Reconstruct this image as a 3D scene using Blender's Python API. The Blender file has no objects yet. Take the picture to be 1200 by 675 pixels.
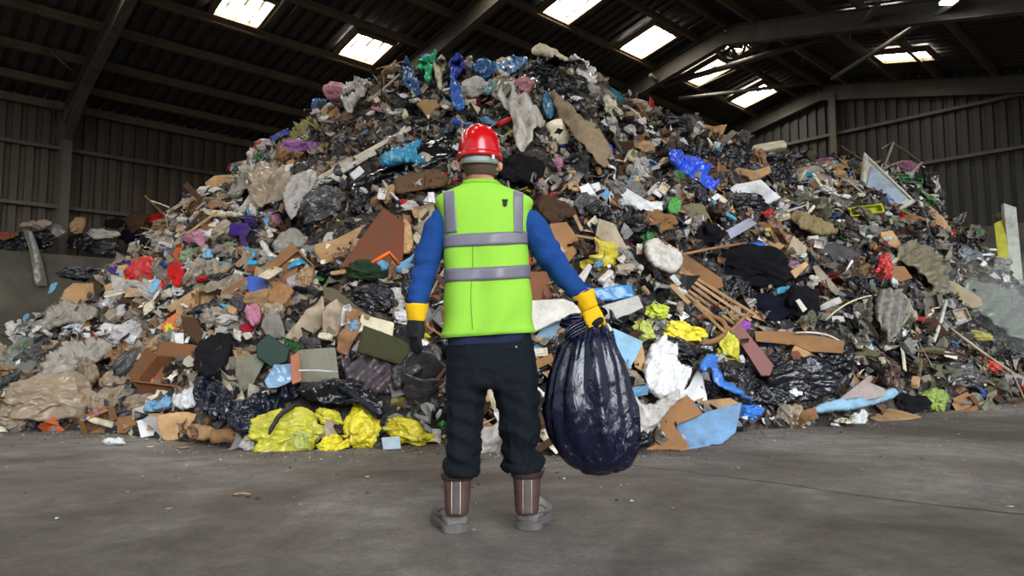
import bpy, bmesh, math, random
import numpy as np
from mathutils import Vector, Matrix, noise as mnoise
from mathutils.bvhtree import BVHTree
from mathutils.geometry import delaunay_2d_cdt

SC = bpy.context.scene
COL = SC.collection
PI = math.pi

# ------------------------------------------------------------------ camera maths (frame taken as 1200 x 675)
F = 800.0
PITCH = math.atan(62.5 / 800)
CP, SP = math.cos(PITCH), math.sin(PITCH)
CAM = Vector((0, 0, 0.84))
UD = Vector((math.sin(math.radians(46.7)), math.cos(math.radians(46.7)), 0))   # along the hall
VD = Vector((-UD.y, UD.x, 0))                                                   # across the hall
ZD = Vector((0, 0, 1))


def W(u, v, z):
    return UD * u + VD * v + ZD * z


def ray(x, y):
    a = (x - 600) / F
    b = (337.5 - y) / F
    return Vector((a, CP - b * SP, SP + b * CP))


def proj(p):
    d = p - CAM
    f = d.y * CP + d.z * SP
    up = -d.y * SP + d.z * CP
    return 600 + F * d.x / f, 337.5 - F * up / f, f


def at_y(x, y, Y):
    r = ray(x, y)
    return CAM + r * (Y / r.y)


def at_floor(x, y):
    r = ray(x, y)
    return CAM + r * (-CAM.z / r.z)


# ------------------------------------------------------------------ noise
def _hash(ix, iy, iz, seed):
    h = (ix * 374761393 + iy * 668265263 + iz * 2147483647 + seed * 974634777) & 0xFFFFFFFF
    h = ((h ^ (h >> 13)) * 1274126177) & 0xFFFFFFFF
    h = h ^ (h >> 16)
    return (h & 0xFFFF) / 32767.5 - 1.0


def vnoise(p, seed=0):
    p = np.asarray(p, dtype=np.float64)
    i = np.floor(p).astype(np.int64)
    f = p - i
    w = f * f * f * (f * (f * 6 - 15) + 10)
    x, y, z = i[:, 0], i[:, 1], i[:, 2]
    wx, wy, wz = w[:, 0], w[:, 1], w[:, 2]
    out = 0
    for dx in (0, 1):
        for dy in (0, 1):
            for dz in (0, 1):
                c = (wx if dx else 1 - wx) * (wy if dy else 1 - wy) * (wz if dz else 1 - wz)
                out = out + c * _hash(x + dx, y + dy, z + dz, seed)
    return out


def fbm(p, o=3, seed=0, lac=2.1, gain=0.5):
    p = np.asarray(p, dtype=np.float64)
    a, s, out = 1.0, 1.0, 0
    for k in range(o):
        out = out + a * vnoise(p * s + 17.3 * k, seed + k)
        s *= lac
        a *= gain
    return out


def ridged(p, o=2, seed=0):
    p = np.asarray(p, dtype=np.float64)
    a, s, out = 1.0, 1.0, 0
    for k in range(o):
        out = out + a * (1 - 2.2 * np.abs(vnoise(p * s + 9.1 * k, seed + 31 * k)))
        s *= 2.3
        a *= 0.5
    return out


# ------------------------------------------------------------------ colours and materials
def lin(c):
    return tuple((x / 255 / 12.92) if x / 255 <= 0.04045 else ((x / 255 + 0.055) / 1.055) ** 2.4 for x in c)


PAL = {
    'beige': (164, 148, 126), 'dirty white': (206, 200, 190), 'white': (222, 222, 220), 'grey': (128, 124, 118),
    'dark grey': (62, 61, 62), 'black': (20, 20, 23), 'brown': (146, 106, 70), 'tan': (182, 144, 102),
    'dark brown': (72, 52, 38), 'olive': (98, 96, 72), 'olive grey': (124, 122, 106), 'blue': (24, 84, 190),
    'light blue': (120, 170, 205), 'cyan': (40, 150, 190), 'red': (190, 22, 26), 'green': (52, 128, 62),
    'lime': (150, 200, 40), 'yellow': (214, 196, 50), 'pink': (196, 128, 150), 'purple': (62, 34, 112),
    'lilac': (168, 112, 182), 'teal': (24, 122, 136), 'orange': (214, 98, 34), 'navy': (13, 16, 30),
    'cream': (222, 210, 180), 'dark green': (20, 46, 36), 'rust': (128, 70, 46), 'silver': (190, 192, 196), 'mauve': (128, 98, 98),
}
_M = {}


def nodes(name):
    m = bpy.data.materials.new(name)
    m.use_nodes = True
    nt = m.node_tree
    nt.nodes.clear()
    out = nt.nodes.new('ShaderNodeOutputMaterial')
    b = nt.nodes.new('ShaderNodeBsdfPrincipled')
    nt.links.new(b.outputs[0], out.inputs[0])
    return m, nt, b, out


def add(nt, t, **kw):
    n = nt.nodes.new(t)
    for k, v in kw.items():
        if k.startswith('i_'):
            n.inputs[k[2:].replace('_', ' ')].default_value = v
        else:
            setattr(n, k, v)
    return n


def mat(kind, col='grey', rgb=None):
    """kind: plastic film cloth card wood metal foam paper rigid"""
    key = (kind, col if rgb is None else rgb)
    if key in _M:
        return _M[key]
    base = lin(rgb if rgb is not None else PAL[col])
    m, nt, b, out = nodes('%s %s' % (kind, col if rgb is None else rgb))
    L = nt.links.new
    tc = add(nt, 'ShaderNodeTexCoord')
    oi = add(nt, 'ShaderNodeObjectInfo')
    # dirt mottling
    nz = add(nt, 'ShaderNodeTexNoise', i_Scale={'card': 3.0, 'cloth': 4.0, 'foam': 4.0, 'wood': 3.0}.get(kind, 3.5), i_Detail=6.0, i_Roughness=0.7)
    off = add(nt, 'ShaderNodeVectorMath', operation='ADD')
    L(tc.outputs['Object'], off.inputs[0])
    mul = add(nt, 'ShaderNodeVectorMath', operation='SCALE')
    mul.inputs[3].default_value = 37.0
    comb = add(nt, 'ShaderNodeCombineXYZ')
    L(oi.outputs['Random'], comb.inputs[0]); L(oi.outputs['Random'], comb.inputs[1])
    L(comb.outputs[0], mul.inputs[0]); L(mul.outputs[0], off.inputs[1])
    L(off.outputs[0], nz.inputs['Vector'])
    ramp = add(nt, 'ShaderNodeValToRGB')
    dirt = {'plastic': 0.32, 'film': 0.36, 'cloth': 0.45, 'card': 0.48, 'wood': 0.55, 'metal': 0.35, 'foam': 0.42, 'paper': 0.32, 'rigid': 0.42}[kind]
    if sum(base) / 3 < 0.06: dirt *= .38
    ramp.color_ramp.elements[0].position = 0.42
    ramp.color_ramp.elements[1].position = 0.78
    ramp.color_ramp.elements[0].color = (0, 0, 0, 1)
    ramp.color_ramp.elements[1].color = (dirt * 1.7, dirt * 1.7, dirt * 1.7, 1)
    L(nz.outputs['Fac'], ramp.inputs[0])
    mx = add(nt, 'ShaderNodeMix', data_type='RGBA')
    mx.inputs[6].default_value = (*base, 1)
    lum = sum(base) / 3
    dc = lin((96, 80, 62)) if lum > 0.02 else lin((70, 66, 62))
    if col in ('black', 'navy'):
        dc = lin((44, 42, 42))
    mx.inputs[7].default_value = (*dc, 1)
    L(ramp.outputs[0], mx.inputs[0])
    # value change between objects
    hv = add(nt, 'ShaderNodeHueSaturation')
    mr = add(nt, 'ShaderNodeMapRange')
    mr.inputs[3].default_value = 0.8; mr.inputs[4].default_value = 1.25
    L(oi.outputs['Random'], mr.inputs[0]); L(mr.outputs[0], hv.inputs['Value'])
    L(mx.outputs[2], hv.inputs['Color'])
    if kind in ('film', 'plastic') and lum > 0.03:      # pale and dark streaks: crease highlights and shade painted in, with some frosting
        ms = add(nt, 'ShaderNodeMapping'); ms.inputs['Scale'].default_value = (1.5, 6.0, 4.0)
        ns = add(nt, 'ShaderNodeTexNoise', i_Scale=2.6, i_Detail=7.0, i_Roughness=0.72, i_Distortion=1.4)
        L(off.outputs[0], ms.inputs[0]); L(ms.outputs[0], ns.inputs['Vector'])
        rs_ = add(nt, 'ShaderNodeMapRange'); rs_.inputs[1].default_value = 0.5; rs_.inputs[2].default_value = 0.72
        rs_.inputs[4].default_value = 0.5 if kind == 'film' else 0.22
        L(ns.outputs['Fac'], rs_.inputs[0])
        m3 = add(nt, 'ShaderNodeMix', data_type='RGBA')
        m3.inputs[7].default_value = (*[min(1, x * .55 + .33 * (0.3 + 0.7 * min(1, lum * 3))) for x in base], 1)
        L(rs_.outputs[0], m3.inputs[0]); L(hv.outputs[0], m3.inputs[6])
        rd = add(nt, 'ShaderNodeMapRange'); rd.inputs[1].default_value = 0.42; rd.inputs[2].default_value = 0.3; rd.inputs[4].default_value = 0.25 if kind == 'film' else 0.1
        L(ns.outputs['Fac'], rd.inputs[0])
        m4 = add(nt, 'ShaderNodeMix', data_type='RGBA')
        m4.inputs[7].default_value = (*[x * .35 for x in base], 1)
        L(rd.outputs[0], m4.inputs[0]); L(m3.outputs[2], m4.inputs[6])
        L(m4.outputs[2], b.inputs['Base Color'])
    else:
        L(hv.outputs[0], b.inputs['Base Color'])
    b.inputs['Roughness'].default_value = {'plastic': 0.17, 'film': 0.2, 'cloth': 0.95, 'card': 0.85, 'wood': 0.8, 'metal': 0.3, 'foam': 0.9, 'paper': 0.8, 'rigid': 0.42}[kind]
    if kind in ('cloth', 'card', 'wood', 'foam', 'paper', 'rigid'):
        b.inputs['Specular IOR Level'].default_value = 0.13 if kind == 'rigid' else 0.1
    if kind == 'metal':
        b.inputs['Metallic'].default_value = 0.9
    if kind == 'cloth':
        b.inputs['Sheen Weight'].default_value = 0.0
    bump = add(nt, 'ShaderNodeBump')
    if kind in ('plastic', 'film', 'metal'):
        v1 = add(nt, 'ShaderNodeTexVoronoi', feature='F1', i_Scale=6.0 if kind != 'metal' else 5.0)
        n2 = add(nt, 'ShaderNodeTexNoise', i_Scale=4.0, i_Detail=4.0, i_Roughness=0.5, i_Distortion=0.8)
        wv = add(nt, 'ShaderNodeVectorMath', operation='ADD')
        wsc = add(nt, 'ShaderNodeVectorMath', operation='SCALE'); wsc.inputs[3].default_value = 0.12
        L(n2.outputs['Color'], wsc.inputs[0]); L(off.outputs[0], wv.inputs[0]); L(wsc.outputs[0], wv.inputs[1])
        L(off.outputs[0], n2.inputs['Vector']); L(wv.outputs[0], v1.inputs['Vector'])
        ad = add(nt, 'ShaderNodeMath', operation='ADD')
        vm_ = add(nt, 'ShaderNodeMath', operation='MULTIPLY'); vm_.inputs[1].default_value = 0.5
        L(v1.outputs[0], vm_.inputs[0]); L(vm_.outputs[0], ad.inputs[0]); L(n2.outputs['Fac'], ad.inputs[1])
        L(ad.outputs[0], bump.inputs['Height'])
        bump.inputs['Strength'].default_value = 0.7
        bump.inputs['Distance'].default_value = 0.05
    elif kind == 'wood':
        mp = add(nt, 'ShaderNodeMapping')
        mp.inputs['Scale'].default_value = (2, 30, 30)
        n2 = add(nt, 'ShaderNodeTexNoise', i_Scale=2.0, i_Detail=4.0)
        L(off.outputs[0], mp.inputs[0]); L(mp.outputs[0], n2.inputs['Vector']); L(n2.outputs['Fac'], bump.inputs['Height'])
        bump.inputs['Strength'].default_value = 0.4; bump.inputs['Distance'].default_value = 0.01
    else:
        n2 = add(nt, 'ShaderNodeTexNoise', i_Scale={'cloth': 22.0, 'foam': 30.0}.get(kind, 9.0), i_Detail=6.0, i_Roughness=0.7)
        L(off.outputs[0], n2.inputs['Vector']); L(n2.outputs['Fac'], bump.inputs['Height'])
        bump.inputs['Strength'].default_value = 0.5 if kind in ('cloth', 'foam') else 0.3
        bump.inputs['Distance'].default_value = 0.02
    L(bump.outputs[0], b.inputs['Normal'])
    if kind == 'film':
        tr = add(nt, 'ShaderNodeBsdfTransparent')
        tl = add(nt, 'ShaderNodeBsdfTranslucent')
        L(hv.outputs[0], tl.inputs[0])
        m1 = add(nt, 'ShaderNodeMixShader'); m1.inputs[0].default_value = 0.12
        L(b.outputs[0], m1.inputs[1]); L(tl.outputs[0], m1.inputs[2])
        m2 = add(nt, 'ShaderNodeMixShader')
        m2.inputs[0].default_value = 0.05
        L(m1.outputs[0], m2.inputs[1]); L(tr.outputs[0], m2.inputs[2])
        L(m2.outputs[0], out.inputs[0])
    _M[key] = m
    return m


# ------------------------------------------------------------------ mesh helpers
def mesh(name, V, Fc, smooth=True):
    me = bpy.data.meshes.new(name)
    me.from_pydata([tuple(map(float, v)) for v in V], [], [tuple(int(i) for i in f) for f in Fc])
    me.update()
    if smooth:
        me.polygons.foreach_set('use_smooth', [True] * len(me.polygons))
    return me


def obj(name, me, m=None, parent=None, kind=None, label=None, cat=None, group=None):
    o = bpy.data.objects.new(name, me)
    COL.objects.link(o)
    if m is not None and me is not None and not me.materials:
        me.materials.append(m)
    if m is not None and me is not None and me.materials[0] != m:
        o.material_slots[0].link = 'OBJECT'
        o.material_slots[0].material = m
    if parent:
        o.parent = parent
    tag(o, label, cat, group, kind)
    return o


def tag(o, label=None, cat=None, group=None, kind=None):
    if label: o['label'] = label
    if cat: o['category'] = cat
    if group: o['group'] = group
    if kind: o['kind'] = kind
    return o


def modify(me, *mods):
    """evaluate modifiers on a mesh, no operators"""
    t = bpy.data.objects.new('work', me)
    COL.objects.link(t)
    for ty, kw in mods:
        md = t.modifiers.new(ty, ty)
        for k, v in kw.items():
            setattr(md, k, v)
    dg = bpy.context.evaluated_depsgraph_get()
    dg.update()
    r = bpy.data.meshes.new_from_object(t.evaluated_get(dg))
    bpy.data.objects.remove(t)
    return r


def get_v(me):
    a = np.empty(len(me.vertices) * 3)
    me.vertices.foreach_get('co', a)
    return a.reshape(-1, 3)


def set_v(me, a):
    me.vertices.foreach_set('co', a.reshape(-1))
    me.update()


def vnormals(me):
    a = np.empty(len(me.vertices) * 3)
    me.vertex_normals.foreach_get('vector', a)
    return a.reshape(-1, 3)


def smooth_all(me):
    me.polygons.foreach_set('use_smooth', [True] * len(me.polygons))


class MB:
    """collects verts and faces"""
    def __init__(s):
        s.V, s.F = [], []

    def add(s, V, Fc):
        b = len(s.V)
        s.V += [tuple(v) for v in V]
        s.F += [tuple(b + i for i in f) for f in Fc]
        return s

    def box(s, c, h, X=(1, 0, 0), Y=(0, 1, 0), Z=(0, 0, 1)):
        c, X, Y, Z = Vector(c), Vector(X), Vector(Y), Vector(Z)
        V = [c + X * (h[0] * i) + Y * (h[1] * j) + Z * (h[2] * k) for i in (-1, 1) for j in (-1, 1) for k in (-1, 1)]
        return s.add(V, [(0, 1, 3, 2), (4, 6, 7, 5), (0, 4, 5, 1), (2, 3, 7, 6), (0, 2, 6, 4), (1, 5, 7, 3)])

    def bar(s, a, b, w, h, up=(0, 0, 1)):
        a, b = Vector(a), Vector(b)
        X = (b - a).normalized()
        Y = Vector(up).cross(X).normalized()
        Z = X.cross(Y)
        return s.box((a + b) / 2, ((b - a).length / 2, w / 2, h / 2), X, Y, Z)

    def tube(s, pts, rad, n=12, ref=(0, 1, 0), cap=True, power=2.0):
        """loft; rad is a list of r or (a,b); a lies across ref, b along ref"""
        pts = [Vector(p) for p in pts]
        V, Fc = [], []
        k = len(pts)
        ref = Vector(ref)
        for i, p in enumerate(pts):
            t = (pts[min(i + 1, k - 1)] - pts[max(i - 1, 0)]).normalized()
            A = t.cross(ref)
            if A.length < 1e-3:
                A = t.orthogonal()
            A.normalize()
            B = A.cross(t).normalized()
            r = rad[i] if isinstance(rad, (list, tuple)) else rad
            a, b = r if isinstance(r, (tuple, list)) else (r, r)
            for j in range(n):
                th = 2 * PI * j / n
                c, sn = math.cos(th), math.sin(th)
                e = 2 / power
                V.append(p + A * (a * math.copysign(abs(c) ** e, c)) + B * (b * math.copysign(abs(sn) ** e, sn)))
        for i in range(k - 1):
            for j in range(n):
                q = (j + 1) % n
                Fc.append((i * n + j, i * n + q, (i + 1) * n + q, (i + 1) * n + j))
        if cap:
            Fc.append(tuple(range(n - 1, -1, -1)))
            Fc.append(tuple(range((k - 1) * n, k * n)))
        return s.add(V, Fc)

    def lathe(s, prof, n=20):
        V, Fc = [], []
        for r, z in prof:
            for j in range(n):
                th = 2 * PI * j / n
                V.append((r * math.cos(th), r * math.sin(th), z))
        for i in range(len(prof) - 1):
            for j in range(n):
                q = (j + 1) % n
                Fc.append((i * n + j, i * n + q, (i + 1) * n + q, (i + 1) * n + j))
        return s.add(V, Fc)

    def mesh(s, name, smooth=True):
        me = mesh(name, s.V, s.F, smooth)
        bm = bmesh.new(); bm.from_mesh(me)
        bmesh.ops.recalc_face_normals(bm, faces=bm.faces)
        bm.to_mesh(me); bm.free()
        if smooth:
            smooth_all(me)
        return me


def grid_faces(nu, nv, closed_u=False):
    Fc = []
    for i in range(nv - 1):
        for j in range(nu if closed_u else nu - 1):
            q = (j + 1) % nu
            Fc.append((i * nu + j, i * nu + q, (i + 1) * nu + q, (i + 1) * nu + j))
    return Fc


def fuse(me, voxel, smooth=6, factor=0.5):
    r = modify(me, ('REMESH', dict(mode='VOXEL', voxel_size=voxel)), ('SMOOTH', dict(iterations=smooth, factor=factor)))
    smooth_all(r)
    return r


def interp(x, xs, ys):
    return float(np.interp(x, xs, ys))
# ------------------------------------------------------------------ the hall
EAVE, RIDGE, VW, VR, UG = 6.7, 9.2, 20.0, 8.8, 22.3
SLOPE = (RIDGE - EAVE) / (VW - VR)
U0 = -7.0
VFAR = -2.4


def roof_z(v):
    return RIDGE - SLOPE * abs(v - VR)


def on_roof(x, y, off=0.0, side=1):
    """ray to the roof slope: side 1 is the slope over the wall that recedes, -1 the other"""
    R = ray(x, y)
    rv = R.dot(VD)
    if side > 0:
        t = (RIDGE + SLOPE * VR + off - CAM.z) / (R.z + SLOPE * rv)
    else:
        t = (RIDGE - SLOPE * VR + off - CAM.z) / (R.z - SLOPE * rv)
    return CAM + R * t


def sheet_metal(name, rgb1, rgb2, rgb3):
    m, nt, b, out = nodes(name)
    L = nt.links.new
    tc = add(nt, 'ShaderNodeTexCoord')
    n1 = add(nt, 'ShaderNodeTexNoise', i_Scale=0.9, i_Detail=8.0, i_Roughness=0.7)
    mp = add(nt, 'ShaderNodeMapping'); mp.inputs['Scale'].default_value = (1.2, 1.2, 0.25)
    L(tc.outputs['Object'], mp.inputs[0]); L(mp.outputs[0], n1.inputs['Vector'])
    cr = add(nt, 'ShaderNodeValToRGB')
    e = cr.color_ramp.elements
    e[0].position = 0.35; e[0].color = (*lin(rgb1), 1)
    e[1].position = 0.7; e[1].color = (*lin(rgb3), 1)
    x = e.new(0.52); x.color = (*lin(rgb2), 1)
    L(n1.outputs['Fac'], cr.inputs[0]); L(cr.outputs[0], b.inputs['Base Color'])
    b.inputs['Roughness'].default_value = 0.6
    n2 = add(nt, 'ShaderNodeTexNoise', i_Scale=14.0, i_Detail=5.0)
    L(tc.outputs['Object'], n2.inputs['Vector'])
    bp = add(nt, 'ShaderNodeBump'); bp.inputs['Strength'].default_value = 0.25; bp.inputs['Distance'].default_value = 0.02
    L(n2.outputs['Fac'], bp.inputs['Height']); L(bp.outputs[0], b.inputs['Normal'])
    return m


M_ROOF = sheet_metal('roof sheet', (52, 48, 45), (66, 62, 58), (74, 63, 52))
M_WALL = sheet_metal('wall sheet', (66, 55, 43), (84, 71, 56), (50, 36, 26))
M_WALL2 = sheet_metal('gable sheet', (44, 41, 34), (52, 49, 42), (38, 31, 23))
M_STEEL = sheet_metal('painted steel', (74, 68, 58), (90, 82, 70), (64, 54, 42))
M_PURLIN = sheet_metal('purlin', (86, 72, 54), (102, 88, 67), (68, 53, 38))
M_FRAME = sheet_metal('skylight kerb', (110, 88, 58), (128, 104, 72), (90, 66, 42))


def corr(a0, a1, pitch, depth):
    """trapezoid profile along one axis: list of (pos, offset)"""
    P, x = [], a0
    while x < a1:
        P += [(x, 0), (x + pitch * .52, 0), (x + pitch * .60, depth), (x + pitch * .92, depth)]
        x += pitch
    return [p for p in P if p[0] <= a1] + [(a1, 0)]


def ribbed(name, org, A, B, N, a0, a1, b0, b1, pitch, depth):
    P = corr(a0, a1, pitch, depth)
    V = []
    for bb in (b0, b1):
        for a, d in P:
            V.append(org + A * a + B * bb + N * d)
    return mesh(name, V, grid_faces(len(P), 2), smooth=False)


# floor
m, nt, b, out = nodes('dirty concrete floor')
L = nt.links.new
tc = add(nt, 'ShaderNodeTexCoord')
n1 = add(nt, 'ShaderNodeTexNoise', i_Scale=0.55, i_Detail=10.0, i_Roughness=0.62, i_Distortion=0.6)
n2 = add(nt, 'ShaderNodeTexNoise', i_Scale=7.0, i_Detail=8.0, i_Roughness=0.75)
mp = add(nt, 'ShaderNodeMapping'); mp.inputs['Scale'].default_value = (0.7, 1.5, 1); mp.inputs['Rotation'].default_value = (0, 0, 0.12)
n3 = add(nt, 'ShaderNodeTexNoise', i_Scale=2.2, i_Detail=6.0, i_Roughness=0.7)
L(tc.outputs['Object'], n1.inputs['Vector']); L(tc.outputs['Object'], n2.inputs['Vector'])
L(tc.outputs['Object'], mp.inputs[0]); L(mp.outputs[0], n3.inputs['Vector'])
c1 = add(nt, 'ShaderNodeValToRGB')
e = c1.color_ramp.elements
e[0].position = 0.36; e[0].color = (*lin((80, 71, 62)), 1)
e[1].position = 0.66; e[1].color = (*lin((140, 133, 126)), 1)
x = e.new(0.5); x.color = (*lin((108, 100, 92)), 1)
L(n1.outputs['Fac'], c1.inputs[0])
mx = add(nt, 'ShaderNodeMix', data_type='RGBA', blend_type='OVERLAY'); mx.inputs[0].default_value = 0.75
L(c1.outputs[0], mx.inputs[6]); L(n2.outputs['Fac'], mx.inputs[7])
mx2 = add(nt, 'ShaderNodeMix', data_type='RGBA', blend_type='OVERLAY'); mx2.inputs[0].default_value = 0.55
L(mx.outputs[2], mx2.inputs[6]); L(n3.outputs['Fac'], mx2.inputs[7])
n4 = add(nt, 'ShaderNodeTexNoise', i_Scale=38.0, i_Detail=6.0, i_Roughness=0.8)
L(tc.outputs['Object'], n4.inputs['Vector'])
mx3 = add(nt, 'ShaderNodeMix', data_type='RGBA', blend_type='OVERLAY'); mx3.inputs[0].default_value = 0.7
L(mx2.outputs[2], mx3.inputs[6]); L(n4.outputs['Fac'], mx3.inputs[7])
st_ = add(nt, 'ShaderNodeTexNoise', i_Scale=1.3, i_Detail=7.0, i_Roughness=0.7, i_Distortion=0.8)
L(tc.outputs['Object'], st_.inputs['Vector'])
sr_ = add(nt, 'ShaderNodeMapRange'); sr_.inputs[1].default_value = 0.56; sr_.inputs[2].default_value = 0.68; sr_.inputs[4].default_value = 0.55
L(st_.outputs['Fac'], sr_.inputs[0])
mx4 = add(nt, 'ShaderNodeMix', data_type='RGBA'); mx4.inputs[7].default_value = (*lin((66, 58, 50)), 1)
L(sr_.outputs[0], mx4.inputs[0]); L(mx3.outputs[2], mx4.inputs[6])
L(mx4.outputs[2], b.inputs['Base Color'])
rr = add(nt, 'ShaderNodeMapRange'); rr.inputs[3].default_value = 0.5; rr.inputs[4].default_value = 0.95
L(n1.outputs['Fac'], rr.inputs[0]); L(rr.outputs[0], b.inputs['Roughness'])
ad = add(nt, 'ShaderNodeMath', operation='ADD'); L(n2.outputs['Fac'], ad.inputs[0]); L(n4.outputs['Fac'], ad.inputs[1])
bp = add(nt, 'ShaderNodeBump'); bp.inputs['Strength'].default_value = 0.6; bp.inputs['Distance'].default_value = 0.03
L(ad.outputs[0], bp.inputs['Height']); L(bp.outputs[0], b.inputs['Normal'])
M_FLOOR = m
nx = 60
V = []
for i in range(nx + 1):
    for j in range(nx + 1):
        V.append(((i / nx) * 60 - 28, (j / nx) * 60 - 22, 0))
obj('floor', mesh('floor', V, grid_faces(nx + 1, nx + 1)), M_FLOOR, kind='structure')

# the long joint in the slab
pts = [(735, 545), (790, 551), (860, 560), (930, 569), (1000, 580), (1080, 590), (1170, 600), (1240, 607)]
V = []
rj = random.Random(3)
for i in range(90):
    t = i / 89 * (len(pts) - 1); k = min(int(t), len(pts) - 2); f = t - k
    p = at_floor(pts[k][0] * (1 - f) + pts[k + 1][0] * f, pts[k][1] * (1 - f) + pts[k + 1][1] * f)
    w_ = .004 + .006 * rj.random(); o_ = rj.uniform(-.008, .008)
    V += [(p.x, p.y - w_ + o_, .0015), (p.x, p.y + w_ + o_, .0015)]
obj('floor_joint', mesh('floor_joint', V, grid_faces(2, 90), False), mat('rigid', 'joint dirt', (50, 44, 38)), kind='structure')

# roof slopes
org = W(0, VR, RIDGE + 0.12)
dn_l = (VD - ZD * SLOPE)
dn_r = (-VD - ZD * SLOPE)
LW = VW - VR
obj('ceiling', ribbed('ceiling', org, UD, dn_l, ZD, U0, UG, 0, LW + .1, 0.30, 0.08), M_ROOF, kind='structure')
obj('ceiling', ribbed('ceiling', org, UD, dn_r, ZD, U0, UG, 0, LW + .1, 0.30, 0.08), M_ROOF, kind='structure')
# walls: cladding on the receding side and on the far gable
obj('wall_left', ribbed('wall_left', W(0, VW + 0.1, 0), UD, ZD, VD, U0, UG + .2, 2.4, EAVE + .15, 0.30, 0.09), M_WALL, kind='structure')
# gable: ribs cut to the slope
P = corr(VFAR - 2, VW + .2, 0.30, 0.06)
V = [W(UG - .04 + d, a, 2.4) for a, d in P] + [W(UG - .04 + d, a, roof_z(a) + .16) for a, d in P]
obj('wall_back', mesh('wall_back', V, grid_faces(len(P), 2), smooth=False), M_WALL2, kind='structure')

# concrete push walls
m, nt, b, out = nodes('push wall concrete')
L = nt.links.new
tc = add(nt, 'ShaderNodeTexCoord')
n1 = add(nt, 'ShaderNodeTexNoise', i_Scale=0.8, i_Detail=9.0, i_Roughness=0.68, i_Distortion=0.4)
L(tc.outputs['Object'], n1.inputs['Vector'])
c1 = add(nt, 'ShaderNodeValToRGB')
c1.color_ramp.elements[0].position = 0.35; c1.color_ramp.elements[0].color = (*lin((62, 57, 47)), 1)
c1.color_ramp.elements[1].position = 0.68; c1.color_ramp.elements[1].color = (*lin((98, 92, 79)), 1)
L(n1.outputs['Fac'], c1.inputs[0]); L(c1.outputs[0], b.inputs['Base Color'])
b.inputs['Roughness'].default_value = 0.85
n2 = add(nt, 'ShaderNodeTexNoise', i_Scale=9.0, i_Detail=6.0)
L(tc.outputs['Object'], n2.inputs['Vector'])
bp = add(nt, 'ShaderNodeBump'); bp.inputs['Strength'].default_value = 0.4; bp.inputs['Distance'].default_value = 0.03
L(n2.outputs['Fac'], bp.inputs['Height']); L(bp.outputs[0], b.inputs['Normal'])
M_CONC = m
VC = 18.5
def wall_z(x, y, v):
    R = ray(x, y); t = v / R.dot(VD)
    return (CAM + R * t).z
ZC = wall_z(40, 296, VC)
ZJ = wall_z(30, 384, VC)
mb = MB()
mb.box(W((U0 + UG) / 2, (VC + VW) / 2, (ZC + ZJ + .012) / 2), ((UG - U0) / 2, (VW - VC) / 2, (ZC - ZJ - .012) / 2), UD, VD, ZD)
mb.box(W((U0 + UG) / 2, (VC + VW) / 2 + .01, ZJ), ((UG - U0) / 2, (VW - VC) / 2, .014), UD, VD, ZD)
mb.box(W((U0 + UG) / 2, (VC + VW) / 2, (ZJ - .012) / 2), ((UG - U0) / 2, (VW - VC) / 2, (ZJ - .012) / 2), UD, VD, ZD)
me = modify(mb.mesh('c', False), ('BEVEL', dict(width=0.02, segments=2)))
obj('wall_left_base', me, M_CONC, kind='structure')
mb = MB()
mb.box(W(UG - .6, (VC + VFAR) / 2, ZC / 2 + .5), (.55, (VC - VFAR) / 2, ZC / 2 + .5), UD, VD, ZD)
obj('wall_back_base', modify(mb.mesh('c', False), ('BEVEL', dict(width=0.02, segments=2))), M_CONC, kind='structure')


def bar_obj(name, a, b, w, h, up, m=M_STEEL, parent=None, kind='structure'):
    me = MB().bar(a, b, w, h, up).mesh(name, False)
    me = modify(me, ('BEVEL', dict(width=0.008, segments=1)))
    return obj(name, me, m, parent, kind)


def ibeam(name, a, b, d, fl, up, m=M_STEEL):
    """I section: web and two flanges"""
    a, b, up = Vector(a), Vector(b), Vector(up).normalized()
    mb = MB()
    X = (b - a).normalized()
    Y = up.cross(X).normalized()
    Z = X.cross(Y)
    mb.bar(a, b, .018, d, up)
    mb.bar(a + Z * d / 2, b + Z * d / 2, fl, .022, up)
    mb.bar(a - Z * d / 2, b - Z * d / 2, fl, .022, up)
    return obj(name, mb.mesh(name, False), m, kind='structure')


# purlins (box sections run the length of the hall, in bays, slight colour joint at each frame)
for v in (18.87, 17.65, 16.24, 14.9, 13.45, 12.15, 11.05, 9.6):
    for s in (1, -1):
        vv = v if s > 0 else 2 * VR - v
        z = roof_z(vv)
        nrm = (ZD + VD * (SLOPE * s)).normalized()
        bar_obj('roof_purlin', W(U0, vv, z - .02), W(UG, vv, z - .02), .10, .19, nrm, M_PURLIN)
bar_obj('ridge_beam', W(U0, VR, RIDGE - .02), W(UG, VR, RIDGE - .02), .16, .2, ZD, M_STEEL)
bar_obj('eaves_beam', W(U0, VW - .1, EAVE + .0), W(UG, VW - .1, EAVE + .0), .14, .2, ZD, M_PURLIN)
# wall rails
for z in (5.66, 4.18):
    bar_obj('wall_rail', W(U0, VW - .0, z), W(UG, VW - .0, z), .1, .1, ZD, M_STEEL)
for z in (7.45, 6.02, 3.85):
    vm = VW if z < EAVE else VW - (z - EAVE) / SLOPE - .1
    v2 = VFAR if z < EAVE else 2 * VR - vm
    bar_obj('wall_rail', W(UG - .12, vm, z), W(UG - .12, v2, z), .1, .10, ZD, M_STEEL)
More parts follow.
